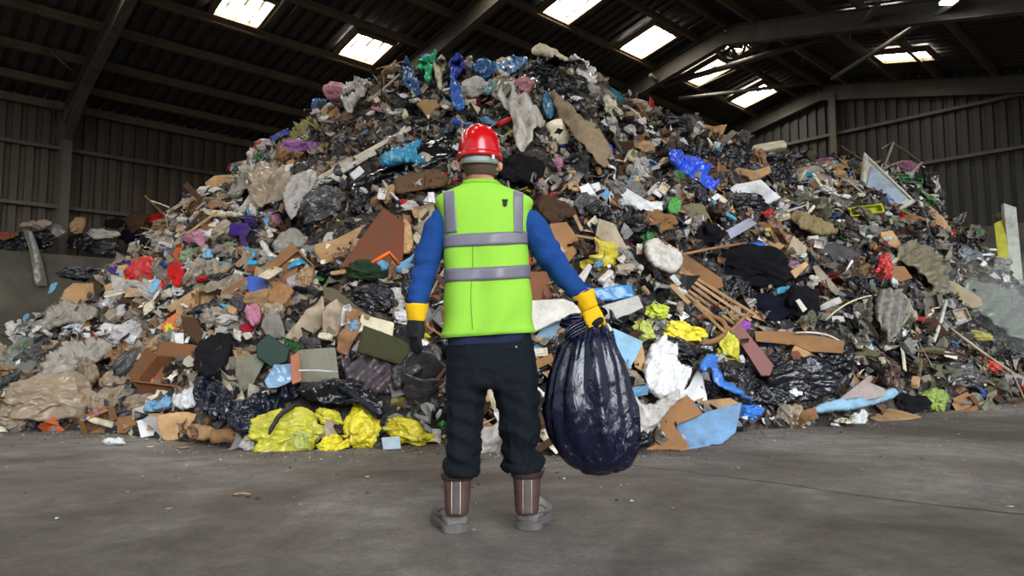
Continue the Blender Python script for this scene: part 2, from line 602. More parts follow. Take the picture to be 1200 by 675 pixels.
# portal frames
for u in (-2.8, 3.35, 9.65, 16.0, 22.05):
    ibeam('roof_rafter', W(u, VW - .25, roof_z(VW - .25) - .36), W(u, VR, RIDGE - .36), .46, .2, ZD)
    ibeam('roof_rafter', W(u, 2 * VR - VW + .25, roof_z(VW - .25) - .36), W(u, VR, RIDGE - .36), .46, .2, ZD)
    # haunch
    mb = MB()
    for s in (1, -1):
        pass
    a = W(u, VW - .3, EAVE - .5); bq = W(u, VW - 2.3, roof_z(VW - 2.3) - .5)
    mb.bar(a + ZD * -.35, bq, .16, .2, ZD)
    obj('rafter_haunch', mb.mesh('h', False), M_STEEL, kind='structure')
    ibeam('wall_column', W(u, VW - .24, 0.02), W(u, VW - .24, EAVE - .1), .4, .2, VD)
ibeam('wall_column', W(UG - .15, 8.47, 0.02), W(UG - .15, 8.47, RIDGE - .5), .3, .2, UD)
# eaves knee struts by the columns
for (p, q, side) in (((60, 60), (83, 82), 1), ((68, 150), (60, 118), 1)):
    a, bq = on_roof(*p, off=-.15, side=side), on_roof(*q, off=-.45, side=side)
    obj('knee_brace', MB().tube([a, bq], .03, 8).mesh('k'), M_STEEL, kind='structure')
# wind bracing below the slope
for (p, q, side, r, off) in (((777, 100), (1012, 31), 1, .09, -.5), ((762, 88), (778, 101), 1, .06, -.5),
                             ((795, 116), (958, 96), 1, .06, -.55), ((975, 92), (1122, 0), -1, .06, -.4),
                             ((1008, 32), (1028, 6), -1, .07, -.4), ((815, 104), (862, 82), 1, .02, -.4)):
    a, bq = on_roof(*p, off=off, side=side), on_roof(*q, off=off, side=side)
    obj('wind_brace', MB().tube([a, bq], r, 10).mesh('wb'), M_STEEL, kind='structure')
# drooping cables and one hanging wire
def wire(pts, r, name='ceiling_cable'):
    obj(name, MB().tube(pts, r, 6).mesh(name), mat('rigid', 'dark grey'), kind='structure')
a, c = on_roof(785, 75, -.2), on_roof(782, 97, -.6)
wire([a, (a + c) / 2 + UD * .12, c], .012)
a = on_roof(939, 105, -.3); wire([a, a - ZD * .9], .01)
a = on_roof(940, 57, -.2, 1); wire([a, a - ZD * .5], .02)
a = on_roof(995, 15, -.1, -1); wire([a, a - ZD * .8], .012)

# skylights: glazed, dirty, ribbed
m, nt, b, out = nodes('skylight sheet lit by the sky')
L = nt.links.new
tc = add(nt, 'ShaderNodeTexCoord')
sx = add(nt, 'ShaderNodeSeparateXYZ'); L(tc.outputs['Object'], sx.inputs[0])
wv = add(nt, 'ShaderNodeMath', operation='PINGPONG'); wv.inputs[1].default_value = 0.15
n1 = add(nt, 'ShaderNodeTexNoise', i_Scale=3.0, i_Detail=5.0, i_Roughness=0.7)
mp = add(nt, 'ShaderNodeMapping'); mp.inputs['Scale'].default_value = (3.0, 0.6, 1)
L(tc.outputs['Object'], mp.inputs[0]); L(mp.outputs[0], n1.inputs['Vector'])
L(sx.outputs[0], wv.inputs[0])
md = add(nt, 'ShaderNodeMapRange'); md.inputs[1].default_value = 0.028; md.inputs[2].default_value = 0.045; md.inputs[3].default_value = 1.0; md.inputs[4].default_value = 0.0
L(wv.outputs[0], md.inputs[0])
mm = add(nt, 'ShaderNodeMath', operation='MULTIPLY'); L(md.outputs[0], mm.inputs[0])
mr2 = add(nt, 'ShaderNodeMapRange'); mr2.inputs[1].default_value = 0.3; mr2.inputs[2].default_value = 0.5; L(n1.outputs['Fac'], mr2.inputs[0]); L(mr2.outputs[0], mm.inputs[1])
cm = add(nt, 'ShaderNodeMix', data_type='RGBA'); cm.inputs[6].default_value = (1.0, 0.97, 0.90, 1); cm.inputs[7].default_value = (0.022, 0.014, 0.007, 1)
L(mm.outputs[0], cm.inputs[0])
em = add(nt, 'ShaderNodeEmission'); em.inputs[1].default_value = 32.0
L(cm.outputs[2], em.inputs[0]); L(em.outputs[0], out.inputs[0])
M_SKYL = m
wn = 0


def skylight(u0, u1, v0, v1, s=1):
    global wn
    wn += 1
    vm = (v0 + v1) / 2
    base = W((u0 + u1) / 2, vm, roof_z(vm) + .02)
    D = (VD - ZD * SLOPE * s)
    o = obj('window_%d' % wn, None, kind='structure')
    rot = Matrix((UD, D.normalized(), UD.cross(D.normalized()))).transposed().to_4x4()
    o.matrix_world = Matrix.Translation(base) @ rot
    hu, hv = (u1 - u0) / 2, (v1 - v0) / 2 * D.length
    P = corr(-hu, hu, 0.15, 0.015)
    V = [(a, -hv, d) for a, d in P] + [(a, hv, d) for a, d in P]
    p = mesh('pane', V, grid_faces(len(P), 2), smooth=False)
    obj('pane', p, M_SKYL, o)
    fb = MB()
    for sx_ in (-1, 1):
        fb.box((sx_ * (hu + .04), 0, -.02), (.04, hv + .08, .07))
        fb.box((0, sx_ * (hv + .04), -.02), (hu, .04, .07))
    obj('window_frame', fb.mesh('window_frame', False), M_FRAME, o)


for (u0, u1) in ((5.03, 5.98), (8.0, 8.95), (2.0, 2.95), (-1.0, -.05), (-4, -3.05), (11.1, 12.0)):
    skylight(u0, u1, 13.77, 14.68)
for (u0, u1) in ((11.3, 12.22), (14.27, 15.25), (17.35, 18.2), (20.12, 21.05), (8.3, 9.2), (5.3, 6.2), (2.3, 3.2), (-.7, .2), (-3.7, -2.8)):
    skylight(u0, u1, 9.82, 10.95)
def rs(pts):
    q = [on_roof(*p, side=-1) for p in pts]
    us = sorted(x.dot(UD) for x in q); vs = sorted(x.dot(VD) for x in q)
    return (us[0] + us[1]) / 2, (us[2] + us[3]) / 2, (vs[0] + vs[1]) / 2, (vs[2] + vs[3]) / 2
skylight(*rs([(988, 17), (1057, 11), (1065, 26), (1000, 31)]), s=-1)
skylight(*rs([(1028, 63), (1087, 56), (1093, 67), (1036, 72)]), s=-1)
for (u0, u1, v0, v1) in ((10, 10.9, 3.5, 4.6), (7, 7.9, 3.5, 4.6), (4, 4.9, 3.5, 4.6), (1, 1.9, 3.5, 4.6), (-2, -1.1, 3.5, 4.6)):
    skylight(u0, u1, v0, v1, s=-1)
a = on_roof(896, 32, side=1)
skylight(a.dot(UD) - .5, a.dot(UD) + .5, 8.95, 9.4)

# a lit flood lamp, two round caged lamps switched off
def flood(px, py, lit):
    p = on_roof(px, py, off=-.45, side=-1 if px > 1000 else 1)
    o = obj('ceiling_lamp', None, label='small glaring lit floodlight under the roof above the far wall', cat='lamp') if lit else obj('ceiling_lamp', None)
    o.location = p
    obj('lamp_housing', MB().box((0, 0, .07), (.16, .12, .05)).mesh('lh', False), mat('rigid', 'dark grey'), o)
    obj('lamp_bracket', MB().box((0, 0, .27), (.02, .02, .16)).mesh('lb', False), mat('rigid', 'dark grey'), o)
    m, nt, b, out = nodes('lamp glass')
    em = add(nt, 'ShaderNodeEmission'); em.inputs[0].default_value = (.85, .95, 1, 1); em.inputs[1].default_value = 60.0
    nt.links.new(em.outputs[0], out.inputs[0])
    obj('lamp_glass', MB().box((0, 0, .0), (.13, .09, .02)).mesh('lg', False), m, o)


flood(1112, 2, True)
for i, (px, py, lab) in enumerate(((858, 55, 'dusty round roof ventilator fan, the lower of the two below the rafter'), (887, 43, 'dusty round roof ventilator fan, the upper of the two below the rafter'))):
    p = on_roof(px, py, off=-.3)
    o = obj('ventilator_fan', None, label=lab, cat='fan')
    tocam = (CAM - p).normalized()
    o.matrix_world = Matrix.Translation(p) @ tocam.to_track_quat('Z', 'Y').to_matrix().to_4x4()
    r = p.length * 12.5 / 800
    ring = MB().tube([(r * math.cos(t), r * math.sin(t), 0) for t in np.linspace(0, 2 * PI, 33)], .035, 8, ref=(0, 0, 1), cap=False)
    obj('fan_ring', ring.mesh('fr'), M_STEEL, o)
    g = MB()
    for q in (.35, .65, .85):
        g.tube([(r * q * math.cos(t), r * q * math.sin(t), .04) for t in np.linspace(0, 2 * PI, 25)], .012, 6, ref=(0, 0, 1), cap=False)
    for k in range(8):
        t = k * PI / 4
        g.tube([(0, 0, .05), (r * math.cos(t), r * math.sin(t), .02)], .010, 6, ref=(0, 0, 1))
    obj('fan_guard', g.mesh('fg'), M_STEEL, o)
    for k in range(5):
        t = k * 2 * PI / 5
        c, s_ = math.cos(t), math.sin(t)
        V = [(c * .04 - s_ * .03, s_ * .04 + c * .03, -.03), (c * .04 + s_ * .03, s_ * .04 - c * .03, .0),
             (c * r * .85 + s_ * .09, s_ * r * .85 - c * .09, .0), (c * r * .85 - s_ * .09, s_ * r * .85 + c * .09, -.06)]
        obj('blade', modify(mesh('bl', V, [(0, 1, 2, 3)], False), ('SOLIDIFY', dict(thickness=.01))), mat('metal', 'dark grey'), o)
    obj('motor', MB().lathe([(0, .03), (.07, .03), (.08, -.12), (0, -.12)], 14).mesh('mo'), mat('rigid', 'dark grey'), o)
    obj('hanging_bracket', MB().bar((0, r, 0), (0, r + .3, -.05), .04, .04).mesh('hb', False), M_STEEL, o)

# ------------------------------------------------------------------ world, camera
w = bpy.data.worlds.new('sky'); SC.world = w; w.use_nodes = True
nt = w.node_tree
bg = nt.nodes['Background']
tcw = nt.nodes.new('ShaderNodeTexCoord')
dp = nt.nodes.new('ShaderNodeVectorMath'); dp.operation = 'DOT_PRODUCT'
dp.inputs[1].default_value = Vector((0.30, -0.80, 0.33)).normalized()
nm_ = nt.nodes.new('ShaderNodeVectorMath'); nm_.operation = 'NORMALIZE'
nt.links.new(tcw.outputs['Generated'], nm_.inputs[0]); nt.links.new(nm_.outputs[0], dp.inputs[0])
mrw = nt.nodes.new('ShaderNodeMapRange'); mrw.interpolation_type = 'SMOOTHSTEP'
mrw.inputs[1].default_value = 0.90; mrw.inputs[2].default_value = 0.99; mrw.inputs[3].default_value = 1.05; mrw.inputs[4].default_value = 18.0
nt.links.new(dp.outputs['Value'], mrw.inputs[0])
bg.inputs[0].default_value = (0.88, 0.93, 1.0, 1)
nt.links.new(mrw.outputs[0], bg.inputs[1])
cd = bpy.data.cameras.new('camera'); cam = bpy.data.objects.new('camera', cd); COL.objects.link(cam)
cd.lens = 24.0; cd.sensor_width = 36.0; cd.clip_end = 200
cam.location = CAM; cam.rotation_euler = (PI / 2 + PITCH, 0, 0)
SC.camera = cam
SC.view_settings.view_transform = 'Standard'
SC.view_settings.look = 'None'
SC.view_settings.exposure = -0.42
SC.view_settings.gamma = 1.0
SC.view_settings.use_curve_mapping = False
SC.cycles.use_denoising = True
SC.cycles.max_bounces = 6
SC.cycles.transparent_max_bounces = 10
SC.cycles.caustics_reflective = False
SC.cycles.caustics_refractive = False
SC.cycles.sample_clamp_indirect = 6.0
# ------------------------------------------------------------------ the heap of refuse: a height surface
XS = [-260, -60, 0, 40, 75, 110, 150, 210, 245, 300, 330, 385, 410, 470, 540, 620, 680, 720, 765, 850, 890, 960, 1040, 1075, 1120, 1160, 1200, 1300, 1480]
YS = [480, 458, 446, 384, 346, 328, 305, 258, 222, 190, 168, 128, 116, 84, 80, 72, 80, 112, 134, 160, 190, 192, 192, 204, 266, 300, 326, 352, 372]
DC = [9, 8.6, 8.6, 9, 9.4, 9.8, 10.3, 10.9, 11.2, 11.6, 11.8, 12, 12, 12, 12, 12, 12, 12.2, 12.5, 13, 13.3, 13.6, 14, 14, 13.8, 13.6, 13.5, 13.4, 13.4]
XT = [-260, 0, 100, 180, 290, 400, 500, 640, 700, 800, 870, 980, 1080, 1200, 1480]
YT = [500, 506, 504, 514, 528, 527, 520, 534, 536, 522, 505, 499, 485, 470, 452]
NI, NJ, NB = 240, 110, 36
def heap_surface(noisy):
    V = []
    for i in range(NI):
        x = -250 + i * (1720 / (NI - 1))
        yt, ys, dc = interp(x, XT, YT), interp(x, XS, YS), interp(x, XS, DC)
        T = at_floor(x, yt)
        R = ray(x, ys)
        Cc = CAM + R * (dc / R.y)
        # keep a steep little front, then a steady slope that rounds off at the crest
        for j in range(NJ + NB):
            if j < NJ:
                t = j / (NJ - 1)
                g = 0.80 * t + 0.20 * math.sin(t * PI / 2)
                z = Cc.z * g + 0.12 * math.sqrt(min(1, t * 8)) * (1 - t)
                p = Vector((T.x + (Cc.x - T.x) * t, T.y + (Cc.y - T.y) * t, z - .02))
            else:
                t = (j - NJ + 1) / NB
                dirv = Vector((Cc.x, Cc.y, 0)).normalized()
                z = Cc.z * (1 - 0.55 * t * t)
                p = Vector((Cc.x, Cc.y, 0)) + dirv * (2.6 * t); p.z = z
                lim = (UG - 1.45) - p.dot(UD)
                if lim < 0: p += UD * lim
            V.append(p)
    A = np.array([tuple(p) for p in V])
    if noisy:
        B = A * np.array([1, 1, 1])
        d = 0.17 * fbm(B * 1.1, 2, 5) + 0.10 * ridged(B * 2.6, 2, 9) - 0.05
        k = np.clip(A[:, 2] / 0.5, 0.05, 1)
        jj = np.tile(np.arange(NJ + NB), NI)
        amp = np.where(jj < NJ - 6, 1.0, 0.6)
        A[:, 2] += d * k * amp
        A[:, 0] += 0.08 * fbm(B * 2.2 + 40, 2, 3) * k
        A[:, 1] += 0.10 * fbm(B * 2.2 + 80, 2, 4) * k
        A[:, 2] = np.where(jj == 0, -0.04, A[:, 2])
    return A, grid_faces(NJ + NB, NI)


HA, HF = heap_surface(True)
SA, SF = heap_surface(False)
BV = BVHTree.FromPolygons([tuple(v) for v in HA], HF)
BS = BVHTree.FromPolygons([tuple(v) for v in SA], SF)


def surf(px, py):
    """where a line of sight meets the heap (or the floor): point, smooth normal"""
    R = ray(px, py).normalized()
    h = BV.ray_cast(CAM, R)
    hs = BS.ray_cast(CAM, R)
    if h[0] is None and hs[0] is None:
        if py > 412:
            return at_floor(px, py), Vector((0, 0, 1))
        dc = interp(px, XS, DC)
        return CAM + R * (dc / R.y), Vector((0, -.7, .7))
    p = h[0] if h[0] is not None else hs[0]
    n = (hs[1] if hs[0] is not None else Vector((0, -.6, .8)))
    if n.z < 0: n = -n
    if py > 412:
        f = at_floor(px, py)
        if f.y < p.y: return f, Vector((0, 0, 1))
    return p, n


m, nt, b, out = nodes('compacted refuse')
L = nt.links.new
tc = add(nt, 'ShaderNodeTexCoord')
vo = add(nt, 'ShaderNodeTexVoronoi', i_Scale=9.0)
nz = add(nt, 'ShaderNodeTexNoise', i_Scale=4.0, i_Detail=6.0, i_Roughness=0.7)
va = add(nt, 'ShaderNodeVectorMath', operation='ADD')
L(tc.outputs['Object'], va.inputs[0]); L(nz.outputs['Color'], va.inputs[1]); L(va.outputs[0], vo.inputs['Vector'])
L(tc.outputs['Object'], nz.inputs['Vector'])
sp = add(nt, 'ShaderNodeSeparateColor'); L(vo.outputs['Color'], sp.inputs[0])
cr = add(nt, 'ShaderNodeValToRGB')
cr.color_ramp.interpolation = 'CONSTANT'
stops = [(0, (16, 15, 15)), (.22, (40, 34, 28)), (.4, (60, 50, 40)), (.55, (24, 23, 23)), (.7, (78, 68, 56)), (.82, (46, 43, 38)), (.93, (100, 94, 84))]
cr.color_ramp.elements[0].position = 0; cr.color_ramp.elements[0].color = (*lin(stops[0][1]), 1)
cr.color_ramp.elements[1].position = stops[1][0]; cr.color_ramp.elements[1].color = (*lin(stops[1][1]), 1)
for q, c in stops[2:]:
    e = cr.color_ramp.elements.new(q); e.color = (*lin(c), 1)
L(sp.outputs[0], cr.inputs[0]); L(cr.outputs[0], b.inputs['Base Color'])
b.inputs['Roughness'].default_value = .8
bp = add(nt, 'ShaderNodeBump'); bp.inputs['Strength'].default_value = 1.0; bp.inputs['Distance'].default_value = 0.08
ad = add(nt, 'ShaderNodeMath', operation='ADD'); L(sp.outputs[1], ad.inputs[0]); L(nz.outputs['Fac'], ad.inputs[1])
L(ad.outputs[0], bp.inputs['Height']); L(bp.outputs[0], b.inputs['Normal'])
obj('refuse_mound', mesh('refuse_mound', HA, HF), m, kind='stuff', label='mound of compacted mixed refuse under the loose rubbish of the heap')

# ------------------------------------------------------------------ prefabs (unit size, x wide, y tall, z towards the open air)
def ico(sub):
    bm = bmesh.new(); bmesh.ops.create_icosphere(bm, subdivisions=sub, radius=.5)
    V = np.array([v.co[:] for v in bm.verts]); Fc = [tuple(v.index for v in f.verts) for f in bm.faces]
    bm.free(); return V, Fc


ICO = {k: ico(k) for k in (2, 3, 4, 5)}


def blob(seed, sub=4, lump=.16, crease=.09, fine=.035, sc=(1, .8, .62), neck=0.0):
    V, Fc = ICO[sub]; V = V.copy()
    n = V / np.linalg.norm(V, axis=1)[:, None]
    o = seed * 3.7
    warp = V + .16 * np.stack([fbm(V * 2 + o, 2, seed), fbm(V * 2 + o + 9, 2, seed), fbm(V * 2 + o + 19, 2, seed)], 1)
    d = lump * fbm(V * 2.4 + o, 2, seed) + crease * ridged(np.roll(warp, seed % 3, axis=1) * np.array([1.9, 3.4, 2.8]) + o, 2, seed + 1) + fine * ridged(np.roll(warp, (seed + 1) % 3, axis=1) * np.array([6, 10, 9]) + o, 1, seed + 2)
    if neck > 0:      # gathered towards +x: pleats and a tail that flares
        x = V[:, 0] + .5
        th = np.arctan2(V[:, 1], V[:, 2])
        d += .035 * np.clip((x - .45) * 2, 0, 1) * np.sin(th * 11 + 4 * vnoise(V * 2 + o, seed))
    V = V + n * d[:, None]
    if neck > 0:
        x = V[:, 0]
        s = np.interp(x, [-.6, .25, .42, .50, .62], [1, 1, .55, .22, .30])
        V[:, 1] *= s; V[:, 2] *= s
        V[:, 0] = np.where(x > .3, .3 + (x - .3) * (1 + neck), x)
    V *= np.array(sc)
    return V, Fc


def crumple_sheet(seed, rings=13, seg=34, amp=.10, asp=.75, curl=.10, cloth=False):
    rnd = random.Random(seed)
    th = np.linspace(0, 2 * PI, seg, endpoint=False)
    base = np.stack([np.cos(th), np.sin(th), np.full(seg, seed * 1.7)], 1)
    outl = .44 + .19 * fbm(base * 1.3, 2, seed) + .07 * fbm(base * 4, 2, seed + 3)
    if rnd.random() < .5:   # squarish
        outl = outl * np.clip(1 / np.maximum(np.abs(np.cos(th)), np.abs(np.sin(th))), 1, 1.35)
    V = [(0, 0, 0)]
    for r in range(1, rings + 1):
        q = r / rings
        for k in range(seg):
            V.append((q * outl[k] * math.cos(th[k]), q * outl[k] * math.sin(th[k]) * asp, 0))
    V = np.array(V); V[:, 2] = 0
    o = seed * 2.3
    P = V + np.array([0, 0, o])
    w = P + .12 * np.stack([fbm(P * 3, 2, seed), fbm(P * 3 + 7, 2, seed), np.zeros(len(P))], 1)
    if cloth:
        z = amp * (fbm(w * 2.6, 2, seed) + .55 * np.sin(w[:, 0] * 14 + 5 * vnoise(P * 2, seed)) * .6)
    else:
        z = amp * (1.1 * fbm(w * 2.3, 2, seed) + .8 * ridged(w * np.array([2.4, 4.2, 1]), 2, seed + 5) + .3 * ridged(w * np.array([7, 11, 1]), 1, seed + 6))
    rr = np.hypot(V[:, 0], V[:, 1] / asp)
    z -= curl * (rr / .5) ** 2
    V[:, 0] += .07 * fbm(P * 4 + 3, 2, seed + 8); V[:, 1] += .07 * fbm(P * 4 + 13, 2, seed + 9)
    V[:, 2] = z
    Fc = [(0, 1 + k, 1 + (k + 1) % seg) for k in range(seg)]
    for r in range(rings - 1):
        for k in range(seg):
            q = (k + 1) % seg
            Fc.append((1 + r * seg + k, 1 + (r + 1) * seg + k, 1 + (r + 1) * seg + q, 1 + r * seg + q))
    return V, Fc


def poly_fill(poly, step, jitter=0.0, rnd=random):
    """triangulated flat polygon with inner points. returns 2-D verts, faces"""
    out = []
    for i, p in enumerate(poly):
        q = poly[(i + 1) % len(poly)]
        n = max(1, int(math.hypot(q[0] - p[0], q[1] - p[1]) / step))
        for k in range(n):
            t = k / n
            j = jitter if 0 < k else 0
            out.append(Vector((p[0] + (q[0] - p[0]) * t + rnd.uniform(-j, j), p[1] + (q[1] - p[1]) * t + rnd.uniform(-j, j))))
    xs = [p.x for p in out]; ys = [p.y for p in out]
    def inside(x, y):
        c = False
        for a, b_ in zip(out, out[1:] + out[:1]):
            if (a.y > y) != (b_.y > y) and x < (b_.x - a.x) * (y - a.y) / (b_.y - a.y) + a.x:
                c = not c
        return c
    def edge_d(x, y):
        return min((Vector((x, y)) - a).length for a in out)
    pts = list(out)
    y = min(ys) + step / 2; r = 0
    while y < max(ys):
        x = min(xs) + (step / 2 if r % 2 else 0)
        while x < max(xs):
            if inside(x, y) and edge_d(x, y) > step * .45:
                pts.append(Vector((x + rnd.uniform(-.12, .12) * step, y + rnd.uniform(-.12, .12) * step)))
            x += step
        y += step * .87; r += 1
    n = len(out)
    edges = [(i, (i + 1) % n) for i in range(n)]
    vs, es, fs, *_ = delaunay_2d_cdt(pts, edges, [], 1, 1e-6)
    return [(v.x, v.y) for v in vs], [tuple(f) for f in fs], n


def card_mesh(seed, corr_=True):
    rnd = random.Random(seed)
    h = rnd.uniform(.3, .45)
    poly = [(-.5, -h), (-.1, -h * rnd.uniform(.8, 1.1)), (.5, -h * rnd.uniform(.5, 1)), (.5 * rnd.uniform(.8, 1.1), .1 * rnd.uniform(-1, 1)), (.42, h), (0, h * rnd.uniform(.7, 1.1)), (-.48, h * rnd.uniform(.7, 1))]
    pts, Fc, n = poly_fill(poly, .075, .012, rnd)
    P = np.array([(x, y, seed * 1.3) for x, y in pts])
    c = rnd.uniform(-.2, .2); k = rnd.uniform(.2, .8) * rnd.choice((-1, 1))
    z = .05 * fbm(P * 2, 2, seed) + k * np.clip(np.abs(P[:, 0] - c + .3 * P[:, 1]) - .1, 0, 1) * -.7 + .012 * ridged(P * 6, 1, seed)
    P[:, 2] = z
    return modify(mesh('card', P, Fc, False), ('SOLIDIFY', dict(thickness=.022, offset=0)))


def paper_mesh(seed):
    rnd = random.Random(seed)
    V = []
    n = 9
    a, b_ = rnd.uniform(-1, 1), rnd.uniform(-1, 1)
    for i in range(n):
        for j in range(n):
            x, y = i / (n - 1) - .5, (j / (n - 1) - .5) * .72
            V.append((x, y, 0))
    P = np.array(V); Q = P + seed
    P[:, 2] = .09 * fbm(Q * 1.6, 2, seed) + .25 * a * P[:, 0] ** 2 + .3 * b_ * P[:, 0] * P[:, 1] + .03 * ridged(Q * 5, 1, seed)
    return modify(mesh('paper', P, grid_faces(n, n), seed % 2 == 0), ('SOLIDIFY', dict(thickness=.006)))


def plank_mesh(seed, w=.09, t=.03, n=14):
    rnd = random.Random(seed)
    V = []
    for i in range(n):
        x = i / (n - 1) - .5
        b_ = .012 * math.sin(x * 3 + seed)
        s = 1.0
        for (yy, zz) in ((-1, -1), (1, -1), (1, 1), (-1, 1)):
            xx = x + (rnd.uniform(-.04, .04) if i in (0, n - 1) else 0)
            V.append((xx, yy * w / 2 * s + b_, zz * t / 2))
    Fc = grid_faces(4, n, True) + [(3, 2, 1, 0), tuple(range(4 * n - 4, 4 * n))]
    return modify(mesh('plank', V, Fc, False), ('BEVEL', dict(width=.006, segments=1)))


def stick_mesh(seed, r=.018):
    rnd = random.Random(seed)
    pts = [(x, .05 * math.sin(x * 4 + seed) * (seed % 3) * .5, .03 * math.cos(x * 3 + seed)) for x in np.linspace(-.5, .5, 10)]
    return MB().tube(pts, [r * rnd.uniform(.75, 1.15) for _ in pts], 7, ref=(0, 0, 1)).mesh('stick')


def lathe_m(prof, name, n=20):
    return MB().lathe(prof, n).mesh(name)


def bottle_meshes(seed):
    rnd = random.Random(seed)
    V = [(0, -.5), (.12, -.5), (.135, -.47), (.135, -.2), (.115, -.12), (.135, -.04), (.135, .12), (.10, .27), (.045, .38), (.04, .45), (0, .45)]
    me = lathe_m(V, 'bottle')
    a = get_v(me); a += .02 * np.stack([fbm(a * 5 + seed, 2, seed)] * 3, 1) * (np.abs(a[:, 2:3]) < .4); a[:, 1] *= rnd.uniform(.45, 1)
    a = a[:, [2, 0, 1]]; set_v(me, a)
    cap = lathe_m([(0, .40), (.052, .40), (.052, .49), (0, .49)], 'cap', 14); c = get_v(cap)[:, [2, 0, 1]]; set_v(cap, c)
    return me, cap


def can_mesh(seed):
    me = lathe_m([(0, -.47), (.2, -.5), (.24, -.44), (.24, .44), (.2, .5), (.18, .47), (0, .47)], 'can', 18)
    a = get_v(me); a[:, 1] *= .75; a += .03 * np.stack([ridged(a * 3 + seed, 1, seed)] * 3, 1); set_v(me, a[:, [2, 0, 1]])
    return me


def tray_mesh(w=.5, h=.35, d=.14, flare=.06, t=.012, rim=.04):
    """open tub with a rolled rim"""
    def ring(W_, H_, z, n=8, r=.08):
        P = []
        for (cx, cy, a0) in ((W_ - r, H_ - r, 0), (-W_ + r, H_ - r, 90), (-W_ + r, -H_ + r, 180), (W_ - r, -H_ + r, 270)):
            for k in range(n):
                a = math.radians(a0 + 90 * k / (n - 1)); P.append((cx + r * math.cos(a), cy + r * math.sin(a), z))
        return P
    R = [ring(w - flare - .06, h - flare - .06, 0), ring(w - flare, h - flare, .01), ring(w - rim, h - rim, d), ring(w, h, d), ring(w, h, d - .03)]
    R2 = [ring(w - rim - t, h - rim - t, d), ring(w - flare - t, h - flare - t, .02), ring(w - flare - .08, h - flare - .08, .015)]
    A = [R[4], R[3], R2[0], R2[1], R2[2]]
    B = [R[0], R[1], R[2]]
    n = len(R[0]); mb = MB()
    for S in (A, B):
        V = sum(S, []); Fc = grid_faces(n, len(S), True)
        mb.add(V, Fc)
    mb.add(R2[2], [tuple(range(n))]); mb.add(R[0], [tuple(range(n - 1, -1, -1))])
    return mb.mesh('tray', False)


def box_meshes(seed, w=.5, h=.36, d=.3, open_=True):
    """cardboard carton lying open towards z: body and four flaps"""
    rnd = random.Random(seed)
    t = .012
    mb = MB()
    mb.box((0, 0, -d), (w, h, t)); mb.box((-w, 0, -d / 2), (t, h, d / 2)); mb.box((w, 0, -d / 2), (t, h, d / 2))
    mb.box((0, -h, -d / 2), (w, t, d / 2)); mb.box((0, h, -d / 2), (w, t, d / 2))
    body = mb.mesh('carton', False)
    a = get_v(body); a += .02 * np.stack([fbm(a * 2 + seed, 1, seed + k) for k in range(3)], 1); a[:, 0] += .12 * rnd.uniform(-1, 1) * a[:, 1]; set_v(body, a)
    fl = []
    for (ax, s) in ((0, 1), (0, -1), (1, 1), (1, -1)):
        ang = rnd.uniform(.3, 1.9); L_ = h * .75
        dx, dz = math.cos(ang) * L_, math.sin(ang) * L_
        m_ = MB()
        if ax == 0:
            m_.bar((s * w, 0, 0), (s * (w + dx), 0, dz), h * 1.9, t * 1.4, (0, 0, 1) if abs(dz) < .9 * L_ else (1, 0, 0))
        else:
            m_.bar((0, s * h, 0), (0, s * (h + dx), dz), w * 1.9, t * 1.4, (0, 0, 1) if abs(dz) < .9 * L_ else (0, 1, 0))
        f_ = m_.mesh('flap', False)
        a = get_v(f_); a[:, 0] += .12 * 0 * a[:, 1]; set_v(f_, a)
        fl.append(f_)
    return body, fl


def chunk_mesh(seed):
    V, Fc = ICO[2]; rnd = random.Random(seed)
    V = np.sign(V) * np.abs(V / .5) ** .35 * .5 * np.array([1, rnd.uniform(.4, .8), rnd.uniform(.25, .5)])
    V = V + .05 * np.stack([fbm(V * 3 + seed, 2, seed + k) for k in range(3)], 1)
    return mesh('chunk', V, Fc, False)


def pleat_roll(seed):
    """rolled carpet or sheet: spiral section swept"""
    n, L_ = 40, 10
    V = []
    for i in range(L_):
        x = i / (L_ - 1) - .5
        for k in range(n):
            t = k / (n - 1) * 2 * PI * 1.6
            r = .10 + .016 * t
            V.append((x, r * math.cos(t), r * math.sin(t) + .02 * math.sin(x * 5)))
    me = mesh('roll', V, grid_faces(n, L_))
    return modify(me, ('SOLIDIFY', dict(thickness=.014)))


PF = {}
PF['plastic_bag'] = [mesh('bag', *blob(s, 5, .17, .085, .028, (1, .72 + .1 * (s % 3), .5 + .08 * (s % 2)), .5 if s % 2 else 0)) for s in range(10)]
PF['bag_scrap'] = [mesh('scrap', *blob(s, 3, .26, .2, .08, (1, .7, .5))) for s in range(60, 66)]
PF['plastic_film'] = [mesh('film', *crumple_sheet(s, amp=.11, asp=.55 + .1 * (s % 4), curl=.12)) for s in range(20, 32)]
PF['cloth_rag'] = [modify(mesh('rag', *crumple_sheet(s, amp=.09, asp=.5 + .12 * (s % 4), curl=.16, cloth=True)), ('SOLIDIFY', dict(thickness=.02))) for s in range(40, 48)]
for me in PF['cloth_rag']: smooth_all(me)
PF['cardboard_piece'] = [card_mesh(s) for s in range(10)]
PF['paper_sheet'] = [paper_mesh(s) for s in range(8)]
PF['wooden_plank'] = [plank_mesh(s, .07 + .03 * (s % 3), .025) for s in range(5)]
PF['wooden_stick'] = [stick_mesh(s) for s in range(6)]
PF['foam_chunk'] = [chunk_mesh(s) for s in range(6)]
PF['drink_can'] = [can_mesh(s) for s in range(3)]
PF['food_tray'] = [tray_mesh(), tray_mesh(.5, .5, .3, .12), tray_mesh(.5, .25, .2, .05)]
PF['plastic_bottle'] = [bottle_meshes(s) for s in range(4)]
